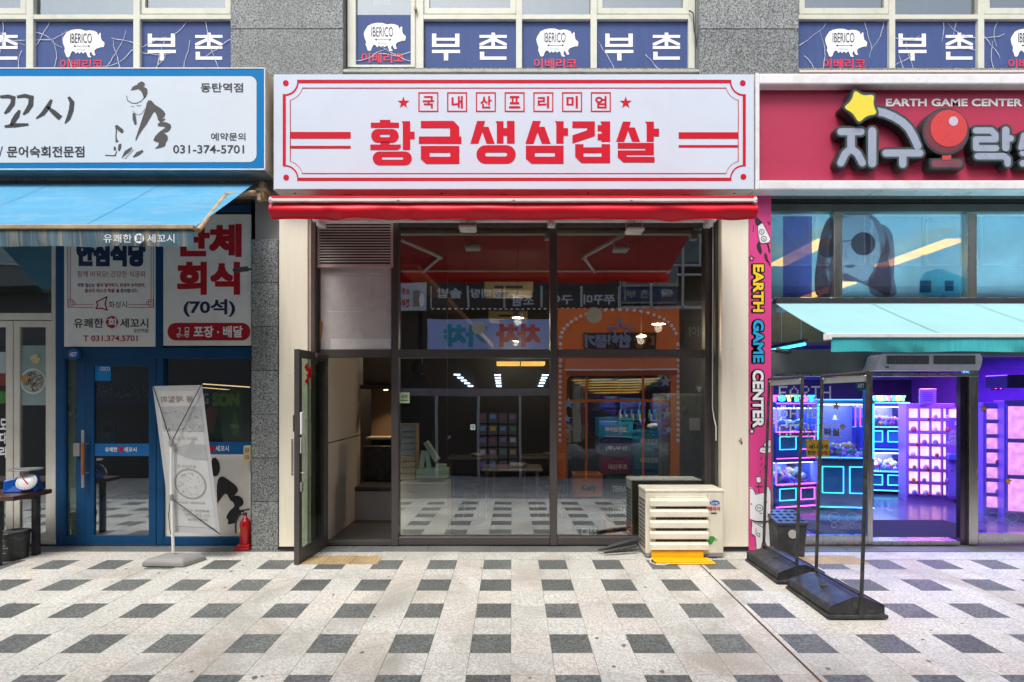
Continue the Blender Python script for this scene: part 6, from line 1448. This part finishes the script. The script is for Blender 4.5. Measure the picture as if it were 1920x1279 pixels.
def claw(label, loc, rz, w_=.72, d_=.7, h_=1.8, body=bluem, neon=cyan, neon2=pink, twin=False, seed=1, grp='neon edged claw machines'):
    t = thing('claw_machine', label, 'arcade machine', loc, rz, grp); L = dict(local=True)
    rr = random.Random(seed); mid = h_*.5
    hw, hd = w_/2, d_/2
    def nb(nm, *b, mt=body, bev=.008): return ob(nm, MB().box(*b), mt, t, local=True, bev=bev)
    def unit(z0, z1):
        cm = z0+(z1-z0)*.46
        nb('lower_cabinet', -hw, hw, -hd, hd, z0, cm); nb('rear_panel', -hw, hw, hd-.03, hd, cm, z1-.06, mt=greym, bev=0); nb('canopy', -hw-.01, hw+.01, -hd-.01, hd+.01, z1-.08, z1)
        ob('light_panel', MB().box(-hw+.05, hw-.05, -hd+.06, hd-.05, z1-.10, z1-.085), white_e, t, local=True)
        for s_ in (-1,1): ob('corner_post', MB().box(s_*hw-.02*(s_>0), s_*hw+.02*(s_<0), -hd, -hd+.02, cm, z1-.08), neon2, t, local=True)
        ob('glass_case', MB().box(-hw+.02, hw-.02, -hd, -hd+.006, cm+.01, z1-.085), cg, t, local=True)
        for s_ in (-1,1): ob('glass_case', MB().box(s_*hw-.003, s_*hw+.003, -hd+.02, hd-.03, cm+.01, z1-.085), cg, t, local=True)
        for k, mt in enumerate(toycols):
            m = MB()
            for q in range(int(7*w_/.7)): r_ = rr.uniform(.035, .06); m.sph((rr.uniform(-hw+.08, hw-.08), rr.uniform(-hd+.08, hd-.1), cm+rr.uniform(.03, .16)), r_, 7)
            ob('plush_toys', m, mt, t, local=True, kind='stuff')
        ob('claw', MB().tube([(0,0,z1-.1),(0,0,z1-.26)], .008, 6).lathe([(.05,z1-.34),(.015,z1-.26)], (0,0,0), 8), alu, t, local=True)
        for a, b, c_ in ((-hw+.06, -.03, cyan), (.05, hw-.08, cyan)):
            y_ = -hd-.004; za, zb = z0+(cm-z0)*.28, z0+(cm-z0)*.82
            fr_ = MB(); fr_.box(a, b, y_-.006, y_, zb-.012, zb); fr_.box(a, b, y_-.006, y_, za, za+.012); fr_.box(a, a+.012, y_-.006, y_, za, zb); fr_.box(b-.012, b, y_-.006, y_, za, zb)
            ob('prize_hatch', MB().box(a+.02, b-.02, y_-.003, y_, za+.02, zb-.02), M_('hatch_cyan', (.05,.35,.5), .3), t, local=True); ob('hatch_neon', fr_, c_ if a < 0 else neon, t, local=True)
        nb('control_shelf', -hw+.04, hw-.04, -hd-.07, -hd, cm-.05, cm-.01, mt=dkm); ob('joystick', MB().tube([(-.1,-hd-.04,cm-.01),(-.1,-hd-.04,cm+.05)], .006, 6).sph((-.1,-hd-.04,cm+.06), .016, 8), M_('joy_red', 'c02030', .3), t, local=True)
        ob('edge_neon', MB().box(-hw, hw, -hd-.012, -hd, cm-.008, cm+.006).box(-hw, hw, -hd-.018, -hd-.01, z1-.02, z1-.008), neon, t, local=True)
    if twin: unit(.08, h_*.5); unit(h_*.5+.01, h_)
    else: unit(.08, h_)
    ob('base_neon', MB().box(-hw, hw, -hd-.01, -hd, .075, .09), neon, t, local=True)
    for a in (-hw+.06, hw-.06): ob('caster', MB().lathe([(.03,0),(.03,.08)], (a, -hd+.05, 0), 8), blackp, t, local=True)
    return t
sgn = lambda x_, y_: None
claw('big cyan outlined claw machine behind the arcade door glass', (5.28, 8.95, 0), R(-8), w_=.82, d_=.75, h_=1.78, body=greym, neon=cyan, neon2=cyan, seed=2)
claw('double deck claw machine at the left end behind the frosted letters', (4.42, 9.0, 0), R(16), w_=.82, h_=1.72, neon=pink, neon2=violet, twin=True, seed=3)
claw('double deck pink lit claw machine in the middle of the doorway', (6.98, 10.5, 0), R(-12), w_=.82, h_=1.72, neon=cyan, neon2=pink, twin=True, seed=4)
claw('double deck claw machine left of the pink lit one, cut by the door stile', (6.05, 10.6, 0), R(-8), w_=.82, h_=1.72, neon=cyan, neon2=pink, twin=True, seed=5)
for x_, y_, s_ in ((6.98,10.2,'CANDYTOY'),(4.42,8.6,'TOYTOY')):
    tt = thing('machine_topper', 'colourful letter sign standing on the %s claw machine' % ('middle' if x_ > 5 else 'left'), 'sign', (x_, y_, 1.73))
    n_ = len(s_)
    for i, ch in enumerate(s_): ob('letter', MB().text(ch, None, y_, bold=.06, ext=.03, world=(x_-.35+i*.7/n_, 1.74, x_-.35+(i+.85)*.7/n_, 1.84)), [pink, cyan, E_('yellow_neon', 'ffe060', 3), E_('green_neon', '60ff90', 3)][i % 4], tt)
# locker cabinets
lil = M_('lilac_cabinet', (.36,.22,.60), .4, var=.06); cellE = E_('pink_cell_light', 'ffb0c8', 1.25, var=.3, sc=8); ring_r = M_('heart_red', 'b01838', .4)
def lockers(label, loc, rz, w_, h_, nx_, nz_, seed, em=cellE, top=0):
    t = thing('prize_locker', label, 'locker', loc, rz, 'lit prize lockers along the arcade wall'); rr = random.Random(seed)
    ob('carcass', MB().box(-w_/2, w_/2, .0, .35, 0, h_), lil, t, local=True, bev=.006)
    cw_, chh = (w_-.04)/nx_, (h_-.16-top)/nz_
    src = None; srcd = None
    cellm = mesh_of(MB().box(-cw_/2+.022, cw_/2-.022, -.006, .0, .03, chh-.03), em)
    glm = mesh_of(MB().box(-cw_/2+.014, cw_/2-.014, -.018, -.012, .02, chh-.02), cg)
    frm = mesh_of(MB().box(-cw_/2+.002, -cw_/2+.014, -.03, 0, 0, chh).box(cw_/2-.014, cw_/2-.002, -.03, 0, 0, chh).box(-cw_/2+.014, cw_/2-.014, -.03, 0, 0, .02).box(-cw_/2+.014, cw_/2-.014, -.03, 0, chh-.016, chh), lil)
    for i in range(nx_):
        for k in range(nz_):
            x_ = -w_/2+.02+cw_*(i+.5); z_ = .10+chh*k
            piece('cell', cellm, t, (x_, 0, z_)); piece('cell_door', frm, t, (x_, 0, z_))
            if rr.random() < .85: ob('prize', MB().sph((x_+rr.uniform(-.02,.02), -.022, z_+.05), rr.uniform(.022, min(.05, cw_*.3)), 8, (1,.5,1.1)), rr.choice(toycols), t, local=True)
            if rr.random() < .25: ob('lock_heart', MB().sph((x_+cw_*.3, -.04, z_+.01), .02, 6, (1.3,.5,1)), ring_r, t, local=True)
    return t
lockers('grid of small pink lit lockers in the arcade doorway', (X(1744,9.5), 9.5, 0), R(-16), .72, 1.70, 4, 7, 1)
lockers('column of larger pink lit lockers behind the right arcade glass', (X(1874,8.3), 8.3, 0), R(-22), .40, 1.72, 1, 7, 2); lockers('wide pink lit lockers at the right edge behind the arcade glass', (X(1925,8.0), 8.0, 0), R(-22), .52, 1.76, 1, 3, 3)
# photo booth style vending machine between lockers
vx, vy = X(1812,9.3), 9.3; v_ = thing('capsule_machine', 'tall violet capsule machine between the locker grids', 'arcade machine', (vx, vy, 0), R(-25))
ob('machine_body', MB().box(-.28,.28,0,.5,.06,1.62), M_('capsule_violet', (.30,.16,.62), .35), v_, local=True, bev=.01); ob('display_case', MB().box(-.24,.24,-.008,0,.98,1.25), M_('display_grey', (.4,.4,.5), .3, var=.5, sc=25), v_, local=True)
ob('lower_panel', MB().box(-.25,.25,-.010,0,.12,.66), M_('panel_periwinkle', (.28,.28,.75), .4), v_, local=True); ob('control_desk', MB().box(-.27,.27,-.12,0,.74,.84), M_('desk_blue', (.10,.22,.70), .4), v_, local=True, bev=.01)
ob('emblem', MB().prism([(.13*math.cos(a*.3), .36+.13*math.sin(a*.3)) for a in range(21)], -.016, -.009), viw, v_, local=True); ob('emblem', MB().prism([(.08*math.cos(a*.3), .36+.08*math.sin(a*.3)) for a in range(21)], -.022, -.0165), M_('panel_lilac', (.5,.45,.9), .4), v_, local=True)
ob('lettering', MB().text('mini', None, -.004, bold=.03, world=(-.16,1.33,.16,1.43)), white_p, v_, local=True); ob('lit_window', MB().box(-.24,.24,-.006,0,1.46,1.60), cellE, v_, local=True)
ob('button', MB().lathe([(.04,.84),(.035,.87),(.003,.875)], (0,-.06,0), 12), pink, v_, local=True)
tt = thing('framed_notice', 'framed lilac notice standing on top of the locker grid', 'notice', (X(1742,9.5), 9.5, 1.68))
ob('frame', MB().pb(1724, 729, 1756, 760, 9.5, .02), alu, tt, bev=.004); ob('notice_sheet', MB().pb(1726, 731, 1754, 758, 9.492, .006), M_('lilac_sheet', '8a7fe0', .5), tt)
m = MB()
for k in range(5): m.fr(1731, 736+k*3.5, 1749, 737+k*3.5, 9.488)
ob('notice_lines', m, M_('notice_ink', '3a2f90', .5), tt, kind='stuff')
ob('speaker_shelf', MB().box(7.6, 8.2, 8.4, 8.8, 1.95, 2.15), dkm, an, bev=.01)
t = thing('neon_flower', 'round pink neon sign high on the wall behind the right arcade glass', 'sign', (X(1872,9.0), 9.0, Z(728,9.0)))
m = MB()
for k in range(6): a = k*1.047; m.tube([(X(1872,9.0)+.03*math.cos(a),9.0,Z(720,9.0)+.03*math.sin(a)),(X(1872,9.0)+.09*math.cos(a),9.0,Z(720,9.0)+.09*math.sin(a))], .01, 6)
ob('neon_tube', m, pink, t); ob('backing', MB().box(X(1872,9.0)-.1, X(1872,9.0)+.1, 9.02, 9.04, Z(720,9.0)-.1, Z(720,9.0)+.1), dkm, t)

for x_, e in ((4.2,44),(6.0,44),(7.6,40)):  # added fill lamps with trough and tube, to light the upper window graphics
    t = thing('fill_light', 'added pale fill light %s in the upper part of the arcade' % {4.2:'at the left end',6.0:'in the middle',7.6:'at the right end'}[x_], 'lamp', (x_, 7.15, 2.95))
    ob('fill_light_trough', MB().box(x_-.7, x_+.7, 7.1, 7.25, 2.93, 2.98), white_metal, t); ob('tube', MB().tube([(x_-.65,7.17,3.0),(x_+.65,7.17,3.0)], .015, 6), cyan, t)
    area('fill_lamp', (x_, 7.17, 3.03), e, (.75,.93,1), 1.3, .08, rot=(R(180),0,0))
# ================================================================ OPPOSITE SIDE OF THE STREET (seen mirrored in the windows)
V = 14.5                                    # mirrored depth of the facing fronts
YO = 2*YG-V
gO = gz(YO)
of = thing('facing_building', 'grey building across the street mirrored in the shop window', 'building', (0, YO-.5, gO))
def oo(nm, mb, mt, par=None, **k): return ob(nm, mb.opp(), mt, par if par is not None else of, **k)
def pv(x0, y0, x1, y1, Yv=V, D=.06): return MB().pb(x0, y0, x1, y1, Yv, D)
shop_dark = M_('facing_dark', (.022,.022,.024), .6, var=.3); ofm = M_('facing_frame', (.42,.45,.46), .4, metal=.3); ofw = M_('facing_wall', (.10,.10,.10), .8, var=.1, world=True)
og = G_('facing_glass', '8fa8b0', 1.5, .10)
# body of the building behind the fronts
xw = 18
body = MB()
body.box(-xw, xw, V+.9, V+6, gO, 7.4)
oo('building_body', body, ofw)
for a, b in ((-xw, X(742,V)), (X(1278,V), xw)):
    oo('shop_wall', MB().box(a, b, V+.3, V+.9, gO, 3.2), ofw if a > 0 else shop_dark)
oo('fascia_wall', MB().box(-xw, xw, V+.02, V+.9, Z(536,V), 7.4), M_('facing_cladding', (.13,.14,.145), .7, var=.15, world=True))
oo('soffit', MB().box(-xw, xw, V+.05, V+.9, Z(545,V)+.2, Z(536,V)+.1), shop_dark)
# upper windows across the full width
for k in range(-11, 12):
    xx = k*1.45; wo_ = oo('window', MB().box(xx-.66, xx+.66, V-.02, V+.02, 5.3, 6.9), ofm, bev=.01); ob('window_pane', MB().box(xx-.60, xx+.60, V-.03, V-.018, 5.36, 6.84).opp(), og, wo_)
# strip of menu signs
oo('strip_recess', MB().box(X(800,V), X(1232,V), V-.01, V+.02, Z(577,V), Z(500,V)), shop_dark)
menu = thing('menu_fascia', 'black fascia with white Korean dish names across the street', 'sign', (0, YO, Z(577,V)))
BASE[menu.name] = Vector((0, YO, Z(577,V)))
def mo(nm, mb, mt, **k): return ob(nm, mb.opp(), mt, menu, **k)
mo('panel', pv(808, 500, 1162, 576, V-.06, .05), M_('menu_black', (.012,.012,.014), .4))
for px in (875.5, 944, 1014, 1088): mo('divider', pv(px, 536, px+4, 576, V-.075, .015), ofm)
for s_, b in (('솥밥', (819,541,866,560)), ('동태탕', (881,541,941,558)), ('조림', (962,552,1001,573)), ('구이', (1030,552,1074,571)), ('쭈꾸미', (1094,552,1153,571))):
    mo('lettering', MB().text(s_, b, V-.064, bold=.03, mirror=True), M_('menu_white', 'b9c2cc', .5))
dots = MB()
for k in range(34): dots.fr(810+k*10.5, 577.5, 815+k*10.5, 580, V-.064)
for k in range(10): dots.fr(1159, 538+k*4, 1161, 540.5+k*4, V-.064); dots.fr(808, 538+k*4, 810, 540.5+k*4, V-.064)
mo('border_dot', dots, white_p, kind='stuff')
oo('window_pane', pv(1165, 500, 1330, 578, V-.03, .02), og)
for px in (1160, 1219, 1279): oo('mullion', pv(px, 420, px+4, 580, V-.06, .05), ofm)
oo('transom', pv(1160, 575, 1330, 579, V-.06, .05), ofm); oo('transom', pv(1270, 512, 1330, 516, V-.06, .05), ofm)
po2 = thing('soju_poster', 'white poster with red Korean words at the end of the fascia across the street', 'poster', (X(770,V), YO, Z(582,V)))
ob('poster_sheet', pv(700, 530, 800, 582, V-.08, .03).opp(), M_('poster_grey', 'b9bdc8', .5), po2)
ob('lettering', MB().text('소주', (752, 541, 768, 553), V-.085, bold=.04, mirror=True).text('전부', (752, 560, 768, 576), V-.085, bold=.04, mirror=True).opp(), dkred_p, po2); ob('pot_print', MB().fr(774, 545, 787, 575, V-.085).opp(), M_('pot_print', (.25,.2,.16), .4), po2); ob('pot_print', MB().fl(ell(791, 563, 5, 12), V-.086).opp(), white_p, po2)
# toy shop sign
gs = thing('toy_shop_sign', 'pale blue shop sign with red and teal Korean letters across the street', 'sign', (X(916,V), YO, Z(656,V)))
ob('sign_panel', pv(801, 598, 1032, 657, V-.15, .12).opp(), M_('sign_pale_blue', '9db4f0', .5, var=.04), gs, bev=.01)
ob('lettering', MB().text('차차', (929, 607, 1014, 651), V-.155, bold=.06, mirror=True).opp(), M_('toy_red', 'c8283c', .5), gs); ob('lettering', MB().text('가챠', (832, 607, 915, 651), V-.155, bold=.06, mirror=True).opp(), M_('toy_teal', '1a9ab4', .5), gs)
# toy shop front
tf = thing('toy_shopfront', 'dark glass toy shopfront with pale door frames across the street', 'shopfront', (X(900,V), YO, gO))
tff = lambda nm, mb, mt, **k: ob(nm, mb.opp(), mt, tf, **k)
tff('back_wall', MB().box(X(742,V), X(1040,V), V+.8, V+.89, gO, Z(580,V)), shop_dark)
tff('fascia_beam', pv(742, 662, 1040, 672, V, .1), ofm); tff('bulkhead', pv(742, 728, 1040, 742, V+.02, .05), M_('bulkhead_mauve', (.20,.18,.22), .5))
for a in (816, 895, 973, 1036): tff('door_frame', pv(a, 742, a+4.5, 906, V, .06), ofm)
tff('door_frame', pv(816, 900, 900, 906, V-.004, .06), ofm); tff('door_frame', pv(973, 900, 1040, 906, V-.004, .06), ofm)
rr = random.Random(12)
for i in range(4):                          # racks of capsule machines
    for k in range(5):
        a = 898+i*18.5; b = 775+k*22
        tff('capsule_box', pv(a, b, a+16, b+19, V+.4, .2), M_('capsule_white', (.16,.165,.18), .4), bev=.01); tff('capsule_window', pv(a+3, b+3, a+13, b+11, V+.39, .02), toycols[rr.randrange(7)])
lampE = E_('cool_strip', 'd8ecff', 7)
tl_ = thing('strip_lights', 'rows of cool ceiling lights inside the toy shop across the street', 'lamp', (X(930,V), YO-.3, Z(700,V)))
ob('shop_ceiling', MB().box(X(742,V), X(1040,V), V+.1, V+3.2, Z(668,V), Z(668,V)+.04).opp(), shop_dark, tf)
for x0, y0, dx in ((851,702,6.5),(927,702,1.0),(1016,702,-2.0)):
    for k in range(5): ob('light_strip', MB().fr(x0+dx*k, y0+5*k, x0+dx*k+12-k*.6, y0+5*k+2.2, V+.3+.1*k).opp(), lampE, tl_)
# orange claw shop with bulbs
os_ = thing('orange_shopfront', 'orange arched shopfront edged with white bulbs across the street', 'shopfront', (X(1160,V), YO, gO))
orange = M_('orange_panel', 'ff7a2a', .5, var=.06)
oz = lambda nm, mb, mt, **k: ob(nm, mb.opp(), mt, os_, **k)
outer = [(1046,580),(1272,580),(1272,906),(1046,906)]
inner = [(1062,906),(1062,735)]+arc(1075,715,13,180,270,4)+arc(1243,715,13,270,360,4)+[(1256,735),(1256,906)]
oz('arch_panel', MB().prism([(X(a,V),Z(b,V)) for a, b in outer], V-.10, V-.02, [[(X(a,V),Z(b,V)) for a, b in inner]]), orange)
oz('back_wall', MB().box(X(1050,V), X(1268,V), V+.6, V+.7, gO, Z(700,V)), shop_dark); oz('shop_pane', pv(1062, 702, 1256, 906, V, .02), og)
for px in (1098, 1204): oz('door_stile', pv(px, 706, px+4, 906, V-.015, .03), orange)
oz('transom', pv(1062, 750, 1256, 755, V-.014, .03), orange)
lit = E_('orange_ceiling_strip', 'ff8a2c', 9)
for k in range(6):
    y_ = 712+k*5; oz('ceiling_strip', MB().fl([(1075+k*8, y_), (1150+k*10, y_-2), (1146+k*10, y_+.6), (1070+k*8, y_+2.6)], V+.25), lit); oz('ceiling_strip', MB().fl([(1160-k*2, y_-1), (1240-k*9, y_-3), (1236-k*9, y_-.4), (1156-k*2, y_+1.6)], V+.25), lit)
bulb = M_('bulb_white', 'fafafa', .3)
bpts = [(1051,905-k*10.2) for k in range(0, 0)]
pth = []
for y_ in range(826, 640, -10): pth.append((1050, y_)); pth.append((1268, y_))
for a in range(0, 181, 7):
    if 6 < a < 174: pth.append((1159-109*math.cos(R(a)), 645-63*math.sin(R(a))**.8))
bm_src = mesh_of(MB().sph((0,0,0), .048, 10), bulb)
for a, b in pth:
    o = bpy.data.objects.new('bulb', bm_src); COL.objects.link(o); o.parent = os_; o.location = Vector((X(a,V), 2*YG-(V-.12), Z(b,V)))-BASE[os_.name]
starw = M_('star_pale', 'a8b4cc', .5)
for cx_, cy_, r_ in ((1066,757,12),(1064,786,9),(1066,808,7),(1248,716,12),(1255,745,8),(1251,776,11),(1254,806,9)): oz('star_sticker', MB().fl(star(cx_, cy_, r_, .42), V-.105), starw)
oz('star_sign', MB().prism([(X(a,V),Z(b,V)) for a, b in star(1161, 622, 27, .38)], V-.15, V-.105, [[(X(a,V),Z(b,V)) for a, b in star(1161, 622, 19, .38)]]), M_('star_frame', '8fa0c8', .4))
oz('lettering', MB().text('인형뽑기', (1096, 627, 1183, 652), V-.16, bold=.07, mirror=True, ext=.02), M_('claw_letter', '8a93b4', .4)); oz('name_board', pv(1094, 624, 1230, 654, V-.12, .018), M_('name_black', (.02,.02,.03), .5))
oz('lettering', MB().text('대왕', (1189, 627, 1226, 652), V-.16, bold=.07, mirror=True, ext=.02), M_('claw_letter_orange', 'b0602c', .4))
aw = thing('small_awning', 'salmon awning across the street above the orange doorway', 'awning', (X(1165,13.6), 2*YG-13.8, Z(695,13.6)))
ob('canvas', MB().add([(X(1062,V)-.0,V-.16,Z(672,V)),(X(1262,V),V-.16,Z(672,V)),(X(1272,13.6),13.6,Z(693,13.6)),(X(1058,13.6),13.6,Z(693,13.6))], [(0,1,2,3)]).opp(), M_('salmon_canvas', 'e0764e', .7), aw)
ob('front_bar', MB().pb(1058, 691, 1272, 694, 13.59, .03).opp(), white_metal, aw); ob('valance', MB().pb(1062, 694, 1270, 704, 13.61, .008).opp(), M_('valance_rust', 'a8431f', .7), aw)
# bar and neighbour frontage at the right
bs_ = thing('bar_sign', 'dim pale lettering of a bar across the street at the right edge of the window', 'sign', (X(1305,V), YO, Z(640,V)))
ob('sign_panel', pv(1282, 600, 1340, 648, V+.2, .08).opp(), shop_dark, bs_); ob('lettering', MB().text('이야', (1290, 612, 1322, 632), V+.19, bold=.0, mirror=True).opp(), M_('bar_letter', 'a09c90', .5), bs_)
print('objects', len(bpy.data.objects))
